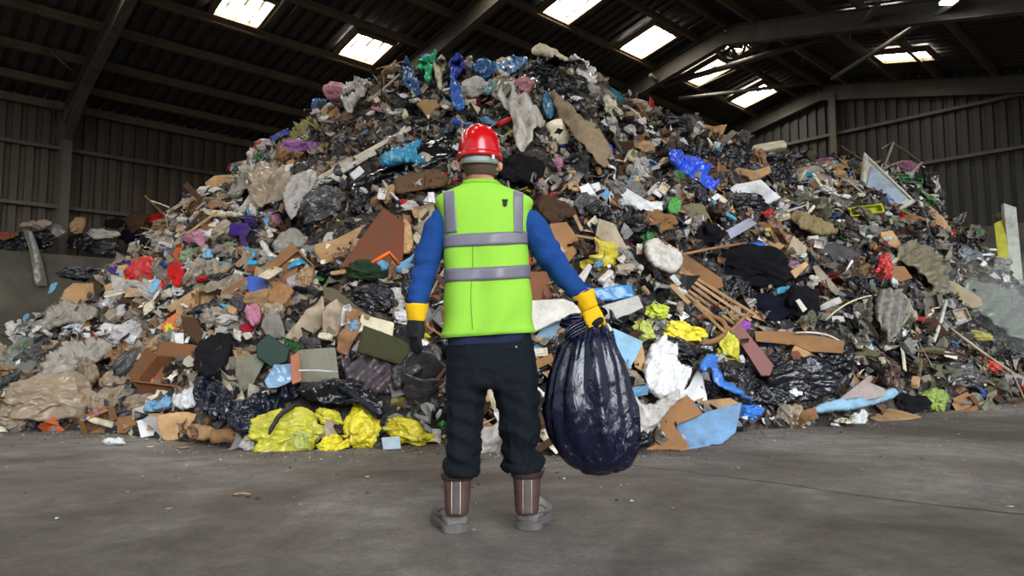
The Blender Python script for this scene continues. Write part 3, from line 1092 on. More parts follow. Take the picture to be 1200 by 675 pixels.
def strip_mesh(seed):
    rnd = random.Random(seed)
    n = 26; V = []
    x = y = z = 0; a = 0
    P = []
    for i in range(n):
        a += rnd.uniform(-.45, .45); x += math.cos(a) / n; y += math.sin(a) / n; z = .05 * math.sin(i * .5 + seed)
        P.append((x, y, z, a))
    cx = sum(p[0] for p in P) / n; cy = sum(p[1] for p in P) / n
    for i, (x, y, z, a) in enumerate(P):
        for s_ in (-1, 0, 1):
            w = .035 + .012 * math.sin(i * .7 + seed)
            V.append((x - cx - s_ * w * math.sin(a), y - cy + s_ * w * math.cos(a), z + .02 * math.sin(i * .9 + s_ * 1.5)))
    return modify(mesh('strip', V, grid_faces(3, n)), ('SOLIDIFY', dict(thickness=.008)))
PF['plastic_strip'] = [strip_mesh(s) for s in range(8)]
PF['cardboard_box'] = [box_meshes(s, .5, .25 + .05 * (s % 3), .28 + .06 * (s % 2)) for s in range(5)]
PF['rolled_sheet'] = [pleat_roll(s) for s in range(3)]


def frame_at(px, py, rot=0, lift=0.0, tx=0, ty=0, face=.5):
    """matrix standing on the heap: x to the viewer's right-hand, z out of the slope"""
    p, n = surf(px, py)
    tc_ = (CAM - p).normalized()
    z = (n * (1 - face) + tc_ * face).normalized()
    x = Vector((1, 0, 0)); x = (x - z * x.dot(z)).normalized()
    y = z.cross(x)
    R = Matrix((x, y, z)).transposed()
    R = R @ Matrix.Rotation(math.radians(rot), 3, 'Z') @ Matrix.Rotation(math.radians(tx), 3, 'X') @ Matrix.Rotation(math.radians(ty), 3, 'Y')
    p = p + z * lift
    dep = (p - CAM).y * CP + (p - CAM).z * SP
    return Matrix.Translation(p) @ R.to_4x4(), dep / F, p


HERO = []      # (x, y, w, h, phrase)


def thing_(name, M, label, cat, group=None):
    o = bpy.data.objects.new(name, None); COL.objects.link(o); o.matrix_world = M
    return tag(o, label, cat, group)


def put(kind, px, py, w, h, rot, m, label, cat, name=None, var=0, lift=0.3, tx=0, ty=0, face=.5, dz=None, short=None, group=None, m2=None):
    """a prefab at its place, w and h in frame pixels"""
    M, s, p = frame_at(px, py, rot, 0, tx, ty, face)
    sx, sy = w * s, h * s
    pf = PF[kind][var % len(PF[kind])]
    body = pf[0] if isinstance(pf, tuple) else pf
    a = get_v(body)
    ex, ey, ez = (a.max(0) - a.min(0))
    kz = (dz if dz else 1.0) * (sx / ex + sy / ey) / 2
    S = Matrix.Diagonal((sx / ex, sy / ey, kz, 1))
    M = Matrix.Translation(M.to_3x3() @ Vector((0, 0, lift * kz * ez))) @ M
    name = name or kind
    if isinstance(pf, tuple):
        o = thing_(name, M @ S, label, cat, group)
        if kind == 'plastic_bottle':
            obj('bottle_body', pf[0], m, o); obj('cap', pf[1], m2 or mat('rigid', 'blue'), o)
        else:
            obj('carton_body', pf[0], m, o)
            for f_ in pf[1]: obj('flap', f_, m, o)
    else:
        o = obj(name, pf, m, None, None, label, cat, group); o.matrix_world = M @ S
    if short: HERO.append((px, py, w, h, short))
    return o


def smooth_curve(poly, k=2):
    for _ in range(k):
        q = []
        for a, b_ in zip(poly, poly[1:] + poly[:1]):
            q += [(a[0] * .75 + b_[0] * .25, a[1] * .75 + b_[1] * .25), (a[0] * .25 + b_[0] * .75, a[1] * .25 + b_[1] * .75)]
        poly = q
    return poly


def centre(poly):
    return sum(p[0] for p in poly) / len(poly), sum(p[1] for p in poly) / len(poly)


def note(poly, short):
    xs = [p[0] for p in poly]; ys = [p[1] for p in poly]
    if short: HERO.append(((min(xs) + max(xs)) / 2, (min(ys) + max(ys)) / 2, max(xs) - min(xs), max(ys) - min(ys), short))


def drape(name, poly, m, label, cat, short=None, amp=14, lift=.07, step=None, thick=.006, soft=True, seed=None, fold=None, part=None, tail=.0, group=None):
    """flexible sheet that lies over the heap; amp = fold height in millimetres x 5"""
    seed = seed if seed is not None else int(poly[0][0] * 7 + poly[0][1])
    rnd = random.Random(seed)
    if soft: poly_ = smooth_curve(poly, 1)
    else: poly_ = poly
    xs = [p[0] for p in poly]; ys = [p[1] for p in poly]
    step = step or max(1.7, min(max(xs) - min(xs), max(ys) - min(ys)) / 20)
    pts, Fc, n = poly_fill(poly_, step, step * .25 if soft else .3, rnd)
    cx, cy = centre(poly)
    base, _ = surf(cx, cy)
    V, N = [], []
    for (x, y) in pts:
        R = ray(x, y).normalized()
        h = BS.ray_cast(CAM, R)
        if h[0] is None:
            dep = base.y + (cy - y) * base.y / F * .55
            p = CAM + R * (dep / R.y); nn = Vector((0, -.7, .7))
        else:
            p, nn = h[0], h[1]
            if nn.z < 0: nn = -nn
            if p.y - base.y > 1.3: p = CAM + R * ((base.y + 1.3) / R.y)
        if y > 412:
            f_ = at_floor(x, y)
            if f_.y < p.y: p = f_ + Vector((0, 0, .01)); nn = Vector((0, 0, 1))
        V.append(p); N.append((nn * .5 + (CAM - p).normalized() * .5).normalized())
    A = np.array([tuple(v) for v in V]); NN = np.array([tuple(v) for v in N])
    edge = np.zeros(len(pts)); edge[:n] = 1
    sc = 1.0 / max(.12, (max(xs) - min(xs)) * base.y / F)
    Q = A * sc * 2.6 + seed
    wq = Q + .5 * np.stack([fbm(Q, 2, seed), fbm(Q + 5, 2, seed), fbm(Q + 9, 2, seed)], 1)
    am = amp / 200.0 * base.y / 8
    z = am * (1.0 * fbm(wq * .6, 2, seed) + .9 * ridged(wq * 1.4, 2, seed + 2) + .4 * ridged(wq * 3.8, 1, seed + 4))
    if fold:   # long folds: (angle in degrees, how many)
        P2 = np.array(pts); c_, s_ = math.cos(math.radians(fold[0])), math.sin(math.radians(fold[0]))
        t = (P2[:, 0] * c_ + P2[:, 1] * s_) / (max(xs) - min(xs) + max(ys) - min(ys)) * 2
        z = z * .6 + am * .8 * np.sin(t * 2 * PI * fold[1] + 2.0 * vnoise(Q * .5, seed))
    z = z * (1 - .5 * edge) + lift - .03 * edge
    A = A + NN * z[:, None]
    A = (A - np.array(tuple(base))) * sc
    me = mesh(name, A, Fc)
    me = modify(me, ('SOLIDIFY', dict(thickness=thick * sc, offset=-1)))
    smooth_all(me)
    o = obj(name, me, m, None, None, label, cat, group)
    o.matrix_world = Matrix.Translation(base) @ Matrix.Diagonal((1 / sc, 1 / sc, 1 / sc, 1))
    note(poly, short)
    return o


def slab(name, poly, m, label=None, cat=None, short=None, thick=.02, lift=.1, nrm=None, face=.6, bend=0.0, step=None, parent=None, at=None, bevel=.004, group=None, rough=0):
    """stiff panel with thickness; corners given in frame pixels on one plane"""
    c = at or centre(poly)
    p0, n0 = surf(*c)
    tcam = (CAM - p0).normalized()
    n = Vector(nrm).normalized() if nrm else (n0 * (1 - face) + tcam * face).normalized()
    p0 = p0 + tcam * lift
    seed = int(poly[0][0] * 3 + poly[0][1])
    rnd = random.Random(seed)
    xs = [p[0] for p in poly]; ys = [p[1] for p in poly]
    if bend or rough:
        step = step or max(2.5, (max(xs) - min(xs) + max(ys) - min(ys)) / 26)
        pts, Fc, k = poly_fill(poly, step, rough, rnd)
    else:
        pts, Fc = poly, [tuple(range(len(poly)))]
    V = []
    for (x, y) in pts:
        R = ray(x, y)
        t = (p0 - CAM).dot(n) / R.dot(n)
        if t < 0 or t * R.y > p0.y + 1.6: t = (p0.y + 1.6) / R.y
        q = CAM + R * t
        if q.z < .008: q = at_floor(x, y) + Vector((0, 0, .008)) if y > 412 else q
        V.append(q)
    A = np.array([tuple(v) for v in V])
    if bend:
        sc = 1.0 / max(.15, (max(xs) - min(xs)) * p0.y / F)
        d = bend * (fbm(A * sc * 1.6 + seed, 2, seed) + .35 * ridged(A * sc * 3, 1, seed))
        A = A + np.array(tuple(n))[None, :] * d[:, None]
        A[:, 2] = np.maximum(A[:, 2], .008)
    me = mesh(name, A, Fc, False)
    bm = bmesh.new(); bm.from_mesh(me); bmesh.ops.recalc_face_normals(bm, faces=bm.faces)
    bm.faces.ensure_lookup_table()
    if sum(f.normal.dot(tcam) for f in bm.faces) < 0: bmesh.ops.reverse_faces(bm, faces=bm.faces)
    bm.to_mesh(me); bm.free()
    me = modify(me, ('SOLIDIFY', dict(thickness=thick, offset=-1)), *((('BEVEL', dict(width=bevel, segments=1)),) if not bend and bevel else ()))
    o = obj(name, me, m, parent, None, label, cat, group)
    if bend: smooth_all(me)
    note(poly, short)
    return o


def pole(name, pts, wpx, m, label=None, cat=None, short=None, lift=.12, flat=None, n=8, parent=None, group=None, lifts=None):
    """bar or pipe through frame points; flat = thickness in px for a sawn section"""
    P = []
    for i, (x, y) in enumerate(pts):
        p, nn = surf(x, y)
        P.append((p, x, y))
    ys = [p[0].y for p in P]
    # straight timbers keep one run in depth
    V = []
    for i, (p, x, y) in enumerate(P):
        t = i / max(1, len(P) - 1)
        Yd = ys[0] + (ys[-1] - ys[0]) * t if len(P) < 4 or flat else p.y
        l_ = lifts[i] if lifts else lift
        R = ray(x, y)
        V.append(CAM + R * ((Yd - l_) / R.y))
    r = wpx / 2 * V[0].y / F
    if flat:
        me = MB().bar(V[0], V[-1], r * 2, flat * V[0].y / F, (CAM - V[0]).normalized()).mesh(name, False)
        me = modify(me, ('BEVEL', dict(width=.004, segments=1)))
    else:
        me = MB().tube(V, r, n, ref=tuple((CAM - V[0]).normalized())).mesh(name)
        if len(V) > 3: me = modify(me, ('SUBSURF', dict(levels=2, render_levels=2))); smooth_all(me)
    o = obj(name, me, m, parent, None, label, cat, group)
    note(pts, short)
    return o
# ------------------------------------------------------------------ recognisable pieces, one by one
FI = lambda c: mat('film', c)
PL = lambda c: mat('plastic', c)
CL = lambda c: mat('cloth', c)
CA = lambda c: mat('card', c)
WO = lambda c: mat('wood', c)
RI = lambda c: mat('rigid', c)
FO = lambda c: mat('foam', c)
PA = lambda c: mat('paper', c)
ME = lambda c: mat('metal', c)


def bag(px, py, w, h, rot, m, label, short=None, var=0, name='plastic_bag', lift=.28, **k):
    o = put('plastic_bag', px, py, w, h, rot, m, label, 'bag', name=name, var=var, short=short, lift=lift, **k)
    if name == 'refuse_sack' and var % 2:
        kn = obj('tied_neck', PF['bag_scrap'][var % 6], m, o)
        kn.matrix_basis = Matrix.Translation((.62, 0, .02)) @ Matrix.Diagonal((.24, .16, .2, 1))
    return o


# --- yellow sacks at the foot of the heap
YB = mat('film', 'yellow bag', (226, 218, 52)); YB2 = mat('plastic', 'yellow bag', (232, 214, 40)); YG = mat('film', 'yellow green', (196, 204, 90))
bag(338, 511, 86, 54, 8, YB, 'biggest yellow translucent refuse sack lying on the floor at the heap foot', 'biggest yellow sack', 0, 'refuse_sack')
put('plastic_film', 352, 517, 44, 34, 20, YG, 'pale green film showing on the biggest yellow sack', 'plastic film', var=1, lift=1.2)
bag(393, 520, 46, 24, 5, YB2, 'flattened small yellow sack between the biggest yellow sack and the round one', 'flattened yellow sack', 2, 'refuse_sack')
bag(386, 491, 40, 22, -20, YB, 'yellow sack tucked behind the flattened small yellow sack', None, 4, 'refuse_sack')
bag(426, 504, 50, 44, 80, YB2, 'round bright yellow refuse sack on the floor with knotted top', 'round yellow sack', 6, 'refuse_sack')
bag(482, 509, 74, 34, -14, YB2, 'long pale yellow refuse sack crossed by grey tape by the worker', 'long yellow sack', 1, 'refuse_sack')
slab('face_mask', [(447, 513), (468, 511), (470, 526), (449, 527)], mat('paper', 'mask', (176, 192, 202)), 'pale blue disposable face mask lying against the long yellow sack', 'mask', thick=.004, lift=.24, bend=.006)
drape('adhesive_tape', [(318, 520), (322, 521), (333, 503), (352, 491), (349, 487), (330, 499)], CL('dark grey'), 'dark tape band across the biggest yellow sack', 'tape', amp=1.5, lift=.30, thick=.004, step=2)
drape('adhesive_tape', [(482, 494), (500, 500), (517, 511), (515, 516), (498, 506), (480, 499)], CL('grey'), 'grey tape band across the long pale yellow sack', 'tape', amp=1.5, lift=.26, thick=.004, step=2)
put('bag_scrap', 291, 522, 22, 14, 10, PL('dirty white'), 'crumpled white and teal wrapper at the tip of the biggest yellow sack', 'wrapper', name='plastic_wrapper')
# --- yellow sacks on the other side
bag(752, 388, 28, 32, 40, YG, 'pale yellow green sack topmost above the white bin liner', 'pale yellow sack', 3, 'refuse_sack')
bag(797, 391, 64, 30, -10, YB2, 'bright yellow refuse sack lying above the black wrappers', 'bright yellow sack', 2, 'refuse_sack')
bag(846, 406, 46, 34, -50, YB, 'yellow refuse sack with grey smear beside the mauve plank', 'grey smeared yellow sack', 5, 'refuse_sack')
bag(768, 366, 24, 30, 95, mat('film', 'lime bag', (205, 220, 60)), 'lime yellow bag with twisted ears over the yellow sacks', 'lime twisted bag', 3)
put('plastic_film', 792, 368, 36, 16, -30, FI('cream'), 'mustard and cream film strip above the bright yellow sack', 'plastic film', var=4)
bag(1092, 470, 38, 30, 20, mat('film', 'lime dirty', (150, 176, 70)), 'lime green bag at the heap foot beyond the brown board', 'lime green bag', 8)

# --- black sacks
bag(936, 452, 92, 52, 10, PL('black'), 'biggest glossy black refuse sack beside the pink insulation board', 'biggest black sack', 0, 'refuse_sack')
bag(968, 424, 48, 60, 100, PL('black'), 'glossy black sack standing on the biggest black sack', 'upright black sack', 3, 'refuse_sack')
bag(912, 428, 56, 30, 10, PL('black'), 'flat black sack under the foil scrap and orange sponge', None, 4, 'refuse_sack')
bag(893, 466, 44, 56, 80, PL('black'), 'black sack slumped between the blue lined board and the biggest black sack', 'slumped black sack', 2, 'refuse_sack')
bag(854, 452, 50, 50, 30, PL('black'), 'black sack with grey sheen below the grey smeared yellow sack', None, 6, 'refuse_sack')
bag(862, 498, 26, 22, 0, PL('black'), 'small black bag behind the tip of the blue lined board', None, 8)
bag(788, 412, 60, 32, -12, PL('black'), 'loose black wrapper below the bright yellow sack', 'loose black wrapper', 8)
bag(820, 455, 26, 40, 80, PL('black'), 'narrow black bag lying in the blue plastic loop', None, 2)
bag(785, 152, 38, 46, 100, PL('black'), 'round black bin bag high on the ridge under the red pointed scrap', 'round ridge bag', 7, 'refuse_sack')
bag(806, 150, 36, 26, 0, PL('dark grey'), 'dark grey bin bag beside the round ridge bag', None, 6, 'refuse_sack')
bag(810, 180, 32, 28, 60, PL('black'), 'black tied bag under the tan cardboard on the ridge', 'tied black bag', 3, 'refuse_sack')
bag(795, 176, 18, 24, 80, PL('black'), 'small black bag beside the tied black bag', None, 5)
bag(860, 187, 44, 34, 15, PL('black'), 'smooth black sack below the leaning grey plank', 'smooth black sack', 4, 'refuse_sack')
bag(872, 163, 22, 22, 0, PL('dark grey'), 'dark bag with silver glints at the tip of the grey plank', None, 9)
bag(871, 243, 56, 26, 0, PL('black'), 'oval black bag lying on the white sheet', 'oval black bag', 0, 'refuse_sack')
bag(912, 214, 46, 44, -40, PL('black'), 'creased black bag above the white sheet corner', 'creased black bag', 5, 'refuse_sack')
bag(908, 190, 60, 18, 0, PL('dark grey'), 'long dark bag along the ridge under the cream lid', None, 2)
bag(963, 232, 34, 20, -30, PL('dark grey'), 'dark grey bag beside the leaning appliance panel', None, 2)
bag(880, 318, 96, 52, -8, CL('black'), 'wide matt black sack in the hollow under the brown pole', 'wide matt black sack', 0, 'refuse_sack', lift=.2)
bag(828, 277, 46, 34, 10, CL('black'), 'black furry bundle above the brown pole', 'black furry bundle', 7, 'cloth_bundle')
bag(862, 345, 46, 40, -60, PL('black'), 'torn black sack showing silver beside the slatted bed base', None, 9, 'refuse_sack')
bag(897, 366, 86, 44, 10, CL('navy'), 'navy blue cloth bundle below the cyan wrapper', 'navy cloth bundle', 2, 'cloth_bundle')
bag(938, 362, 50, 44, 60, CL('black'), 'black cloth bundle with white strip beside the navy bundle', None, 6, 'cloth_bundle')
bag(379, 246, 62, 40, 24, PL('dark grey'), 'swollen grey black bag beside the milky bag', 'swollen grey bag', 0, 'refuse_sack')
drape('black_sheeting', [(436, 165), (470, 142), (520, 140), (538, 160), (536, 186), (500, 196), (470, 206), (440, 214), (428, 236), (410, 238), (414, 200)], PL('black'), 'big black plastic sheeting draped behind the helmet above the cyan bag', 'sheeting', 'big black sheeting', amp=12, fold=(60, 4))
drape('black_sheeting', [(598, 92), (625, 86), (648, 66), (665, 88), (690, 122), (664, 130), (652, 118), (628, 112)], PL('black'), 'black sheeting draped under the crest top below the blue rags', 'sheeting', 'crest black sheeting', amp=13)
bag(640, 92, 50, 30, -30, PL('black'), 'black bag wedged under the cream cover on the crest', None, 6, 'refuse_sack')
bag(662, 108, 40, 36, -50, PL('black'), 'dark bag hanging beside the pink clear bag near the crest', None, 2, 'refuse_sack')
bag(700, 250, 36, 30, -40, PL('black'), 'black bag with blue corner above the split plywood', None, 3)
bag(440, 354, 56, 32, -8, PL('black'), 'glossy black bag under the dark green jacket', 'bag under jacket', 0, 'refuse_sack')
bag(100, 322, 62, 20, 6, PL('black'), 'black crumpled bag behind the flat tan carton', 'black bag behind carton', 2)
bag(238, 232, 50, 18, 4, PL('black'), 'black bag low on the shoulder beside the wall', None, 8)
bag(180, 430, 36, 32, 60, PL('black'), 'small glossy black bag above the open fruit carton', None, 3)
bag(262, 333, 44, 26, 0, PL('black'), 'black bag under the blue crate', None, 4)
bag(245, 372, 52, 26, 10, PL('black'), 'black bag in the hollow beside the fruit box', None, 0)
bag(404, 170, 34, 26, 0, PL('black'), 'black bag above the white timber lengths', None, 2)
bag(355, 205, 30, 26, 0, PL('black'), 'black bag beside the white foam block', None, 6)

# --- floor-side black film and rolls
drape('black_sheeting', [(233, 444), (262, 452), (280, 470), (292, 500), (268, 502), (238, 486)], PL('navy'), 'dark blue black sheeting flap over the curled brown board', 'sheeting', 'dark blue sheeting flap', amp=14, fold=(20, 4), lift=.16)
drape('black_sheeting', [(275, 488), (300, 470), (318, 452), (345, 450), (362, 466), (330, 480), (318, 506), (292, 514), (276, 508)], PL('navy'), 'crinkled dark sheeting heaped beside the biggest yellow sack', 'sheeting', 'crinkled dark sheeting', amp=14, lift=.14)
drape('black_sheeting', [(345, 452), (378, 444), (420, 452), (445, 470), (430, 486), (395, 480), (352, 474)], PL('black'), 'black sheeting folded over behind the round yellow sack', 'sheeting', 'folded black sheeting', amp=16, fold=(80, 3), lift=.16)
drape('rubber_membrane', [(398, 420), (440, 412), (468, 430), (480, 446), (462, 466), (430, 468), (404, 450)], PL('mauve') if False else mat('plastic', 'membrane', (74, 66, 72)), 'wrinkled grey purple membrane in front of the beige cushion', 'membrane', 'wrinkled purple membrane', amp=14, fold=(50, 5), lift=.12)
pole('plastic_roll', [(385, 446), (410, 458), (436, 476), (450, 490)], 16, PL('navy'), 'torn dark tube of film sloping down to the round yellow sack', 'roll', 'torn dark tube', lift=.25, n=14)
def open_tube(px, py, w, h, rot, m, label, short, ang=(60, 20)):
    M, s, p = frame_at(px, py, rot, 0, -ang[0], ang[1], .9)
    r, L_ = w * s / 2, h * s
    mb = MB()
    n = 30
    V = []
    for i in range(8):
        z = (i / 7) * L_ - L_ * .3
        for k in range(n):
            t = 2 * PI * k / n
            q = r * (1 + .10 * math.sin(3 * t + i * .4) + .06 * math.sin(7 * t + i)) * (1 + .1 * i / 7)
            V.append((q * math.cos(t), q * .85 * math.sin(t), z))
    me = modify(mesh('tube', V, grid_faces(n, 8, True)), ('SOLIDIFY', dict(thickness=.012)), ('SUBSURF', dict(levels=1)))
    smooth_all(me)
    o = obj('rolled_membrane', me, m, None, None, label, 'roll'); o.matrix_world = Matrix.Translation((CAM - p).normalized() * .14) @ M
    HERO.append((px, py, w, h, short))
open_tube(489, 456, 46, 60, 0, PL('dark grey'), 'open black rolled membrane gaping beside the worker', 'gaping black roll', (35, 10))
drape('black_sheeting', [(455, 446), (470, 424), (505, 408), (524, 414), (520, 440), (500, 436), (478, 450), (462, 470)], PL('dark grey'), 'grey black sheet curling over the gaping black roll', 'sheeting', amp=10, lift=.2)
drape('black_sheeting', [(240, 412), (262, 400), (285, 402), (276, 430), (262, 452), (236, 446), (238, 428)], RI('dark green') if False else CL('black'), 'stiff black flap rising above the dark blue sheeting flap', 'sheeting', 'stiff black flap', amp=5, lift=.2)

# --- clear and dirty film sacks, lower corner
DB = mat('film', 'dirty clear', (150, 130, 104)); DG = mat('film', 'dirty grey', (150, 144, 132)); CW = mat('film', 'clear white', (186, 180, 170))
bag(66, 474, 96, 60, 12, DB, 'biggest muddy clear sack at the corner of the heap foot', 'biggest muddy sack', 0, 'refuse_sack')
bag(22, 492, 52, 36, 10, DB, 'muddy sack of crumbs at the very end of the heap foot', 'end muddy sack', 4, 'refuse_sack')
bag(128, 470, 52, 34, 25, DB, 'muddy sack with faded print beside the biggest muddy sack', 'printed muddy sack', 2, 'refuse_sack')
bag(172, 474, 50, 24, 5, DB, 'flat muddy packet with dark print under the open fruit carton', 'flat printed packet', 8, 'refuse_sack')
bag(116, 496, 42, 22, 8, DB, 'flat muddy bag on the floor by the cardboard offcut', None, 2)
bag(98, 474, 40, 20, 0, mat('film', 'dull blue grey', (110, 108, 108)), 'grey bag lying on the biggest muddy sack', None, 6)
bag(140, 448, 46, 30, 30, DB, 'brown muddy bag below the small glossy black bag', None, 5)
drape('plastic_film', [(52, 440), (66, 418), (95, 408), (120, 400), (140, 412), (122, 428), (98, 440), (80, 452), (56, 456)], DG, 'long dirty clear film lying above the biggest muddy sack', 'plastic film', 'long dirty film', amp=14, lift=.12)
drape('plastic_film', [(72, 452), (88, 430), (110, 426), (124, 440), (112, 458), (96, 466)], DB, 'brownish film between the long dirty film and the printed sack', 'plastic film', amp=14, lift=.12)
bag(156, 392, 60, 36, 18, mat('film', 'white haze', (188, 184, 182)), 'pale clear sack beside the orange fruit box', 'pale clear sack', 2, 'refuse_sack')
drape('plastic_film', [(40, 382), (55, 368), (72, 352), (100, 362), (124, 366), (108, 382), (74, 390), (50, 398)], DG, 'grey clear film hanging below the flat tan carton', 'plastic film', 'film below carton', amp=14, lift=.12)
drape('plastic_film', [(6, 446), (10, 416), (20, 402), (32, 410), (26, 430), (20, 452)], mat('film', 'pale green', (160, 170, 150)), 'pale green film at the upper end of the heap corner', 'plastic film', amp=12, lift=.08)
bag(40, 422, 44, 30, 30, PL('dark grey'), 'grey black crumpled bag above the white paper sheet', 'grey crumpled bag', 9)
bag(12, 450, 30, 20, 40, PL('dark grey'), 'dark crumpled bag beside the pale green film', None, 8)
bag(92, 388, 40, 18, 20, ME('silver'), 'silver foil bag under the flat tan carton', 'silver foil bag', 9)
bag(130, 360, 24, 30, 50, ME('silver'), 'silver foil wrapper between the tan carton and red bag', None, 3)
bag(60, 400, 36, 14, 10, PL('black'), 'thin black bag above the long dirty film', None, 4)
bag(130, 390, 20, 26, 60, FI('white'), 'white carrier bag beside the pale clear sack', None, 5)
slab('paper_sheet', [(8, 462), (27, 447), (35, 464), (14, 475)], PA('white'), 'white paper sheet standing at the end of the heap', 'paper', 'white paper sheet', thick=.006, lift=.14, bend=.02)
slab('paper_sheet', [(160, 493), (184, 487), (186, 509), (165, 514)], PA('white'), 'white envelope with a blue line leaning on the curled brown board', 'paper', 'white envelope', thick=.006, lift=.1)
slab('cardboard_piece', [(137, 489), (160, 486), (163, 507), (137, 508)], CA('brown'), 'brown cardboard offcut standing beside the white envelope', 'cardboard', 'standing cardboard offcut', thick=.012, lift=.08)
slab('cardboard_piece', [(183, 485), (214, 482), (232, 486), (222, 502), (210, 514), (192, 516), (185, 508)], CA('tan'), 'curled brown board with torn lip on the floor', 'cardboard', 'curled brown board', lift=.14, thick=.012, bend=.035, rough=.4)
drape('cardboard_piece', [(222, 502), (240, 500), (262, 508), (250, 518), (226, 516)], CA('tan'), 'tan card strip lying by the curled brown board', 'cardboard', amp=3, lift=.08, thick=.01)
put('rolled_sheet', 268, 510, 36, 16, 6, CA('brown'), 'brown cardboard tube lying at the tip of the crinkled sheeting', 'tube', name='cardboard_tube', short='brown cardboard tube', dz=.7)
drape('plastic_film', [(170, 486), (186, 472), (206, 466), (208, 480), (186, 488)], FI('light blue'), 'pale bluish clear wrapper above the white envelope', 'plastic film', amp=8, lift=.1)
drape('towel', [(206, 470), (222, 462), (238, 458), (240, 480), (214, 486)], CL('white'), 'white towel with pink pattern beside the dark blue sheeting flap', 'towel', 'pink patterned towel', amp=8, lift=.12)
put('foam_chunk', 200, 476, 12, 10, 10, PL('red'), 'red and white striped ball on the clear wrapper', 'ball', name='striped_ball')
put('bag_scrap', 135, 522, 26, 16, 20, PA('white'), 'crumpled white tissue lying alone on the bare floor', 'tissue', name='crumpled_tissue', lift=.45, face=0)

# --- cartons
def carton(px, py, w, h, rot, m, label, short, var=0, tx=0, ty=0, lift=.1, face=.5, name='cardboard_box', dz=1.0):
    return put('cardboard_box', px, py, w, h, rot, m, label, 'box', name=name, var=var, tx=tx, ty=ty, lift=lift, short=short, face=face, dz=dz)


def solid_box(name, front, depth_px, m, label, cat, short, ox=0, oy=0, lift=.2, mface=None, face=.8, thick=None):
    """closed box: front face corners in frame pixels, pushed back along the slope"""
    c = centre(front)
    p0, n0 = surf(*c)
    tcam = (CAM - p0).normalized()
    n = (n0 * (1 - face) + tcam * face).normalized()
    p0 = p0 + tcam * lift
    A = []
    for (x, y) in front:
        R = ray(x, y); A.append(CAM + R * ((p0 - CAM).dot(n) / R.dot(n)))
    s = p0.y / F
    back = Vector((ox * s, 0, -oy * s)) - n * (depth_px * s)
    k = len(A)
    V = A + [a + back for a in A]
    Fc = [tuple(range(k)), tuple(range(2 * k - 1, k - 1, -1))] + [(i, i + k, (i + 1) % k + k, (i + 1) % k) for i in range(k)]
    me = MB().add(V, Fc).mesh(name, False)
    me = modify(me, ('BEVEL', dict(width=.006, segments=2)))
    o = obj(name, me, m, None, None, label, cat)
    if mface:
        me.materials.append(mface)
    note(front, short)
    return o, A, n


OB = mat('card', 'orange carton', (190, 104, 58)); BB = mat('card', 'carton brown', (128, 84, 54))
o, A, n = solid_box('fruit_box', [(187, 381), (206, 366), (222, 392), (202, 406)], 26, OB, 'orange fruit box with yellow printed star tipped on its side', 'box', 'orange fruit box', ox=16, oy=10, lift=.3)
def decal(name, A, n, fn, m, parent, off=.004):
    """flat printed shape on a four-cornered face; fn gives (u,v) points"""
    V = [A[0].lerp(A[1], u).lerp(A[3].lerp(A[2], u), v) + n * off for u, v in fn]
    return obj(name, mesh(name, V, [tuple(range(len(V)))], False), m, parent)
st = [(0.32 + (.26 if k % 2 else .16) * math.cos(k * PI / 7), .34 + (.26 if k % 2 else .16) * math.sin(k * PI / 7)) for k in range(14)]
decal('printed_star', A, n, st, PA('yellow'), o)
decal('hand_hole', A, n, [(.40, .66), (.72, .60), (.74, .68), (.42, .74)], CA('dark brown'), o)
decal('vent_hole', A, n, [(.32 + .04 * math.cos(t), .34 + .04 * math.sin(t)) for t in np.linspace(0, 2 * PI, 9)[:-1]], CA('dark brown'), o, .006)
carton(206, 441, 70, 48, -6, BB, 'open brown fruit carton with round holes gaping beside the muddy sacks', 'open fruit carton', 0, tx=-18, lift=.35)
slab('cardboard_piece', [(176, 430), (182, 455), (168, 464), (161, 446)], OB, 'orange printed end of a carton beside the open fruit carton', 'cardboard', thick=.012, lift=.25)
o = slab('cardboard_box', [(70, 354), (75, 340), (86, 332), (124, 333), (127, 350), (124, 362), (104, 365), (78, 361)], CA('tan'), 'flat tan carton lying open at the edge of the concrete wall', 'box', 'flat tan carton', thick=.05, lift=.3, bend=.02)
slab('flap', [(122, 334), (136, 330), (150, 320), (153, 331), (134, 341), (124, 348)], CA('tan'), thick=.02, lift=.36, parent=o, at=(120, 345))
slab('purple_carton', [(122, 318), (152, 304), (154, 312), (132, 326)], RI('purple'), 'purple box lid with white edge behind the flat tan carton', 'lid', 'purple box lid', thick=.05, lift=.25)
slab('purple_carton', [(138, 296), (146, 298), (148, 306), (142, 306)], RI('purple'), 'purple box corner sticking up above the purple box lid', 'lid', thick=.04, lift=.2)
slab('cardboard_piece', [(155, 302), (176, 300), (196, 306), (184, 312), (162, 318), (154, 312)], CA('brown'), 'brown cardboard sheet above the red glossy bag', 'cardboard', 'sheet above red bag', thick=.012, lift=.22, bend=.03)
bag(172, 322, 42, 34, 30, mat('plastic', 'glossy red', (200, 10, 14)), 'larger glossy red bag beside the flat tan carton', 'glossy red bag', 0)
bag(192, 340, 34, 30, -30, mat('plastic', 'glossy red', (200, 10, 14)), 'smaller glossy red bag below the larger red one', None, 2)
drape('patterned_cloth', [(204, 318), (222, 312), (226, 330), (216, 344), (204, 340)], CL('red'), 'red and white printed cloth beside the red bags', 'cloth', 'red printed cloth', amp=8, lift=.18)
bag(212, 340, 20, 22, 60, FI('white'), 'white printed bag hanging under the red printed cloth', None, 4)
carton(250, 350, 36, 20, 6, CA('tan'), 'small taped tan carton below the torn carton flaps', 'taped tan carton', 1, lift=.3)
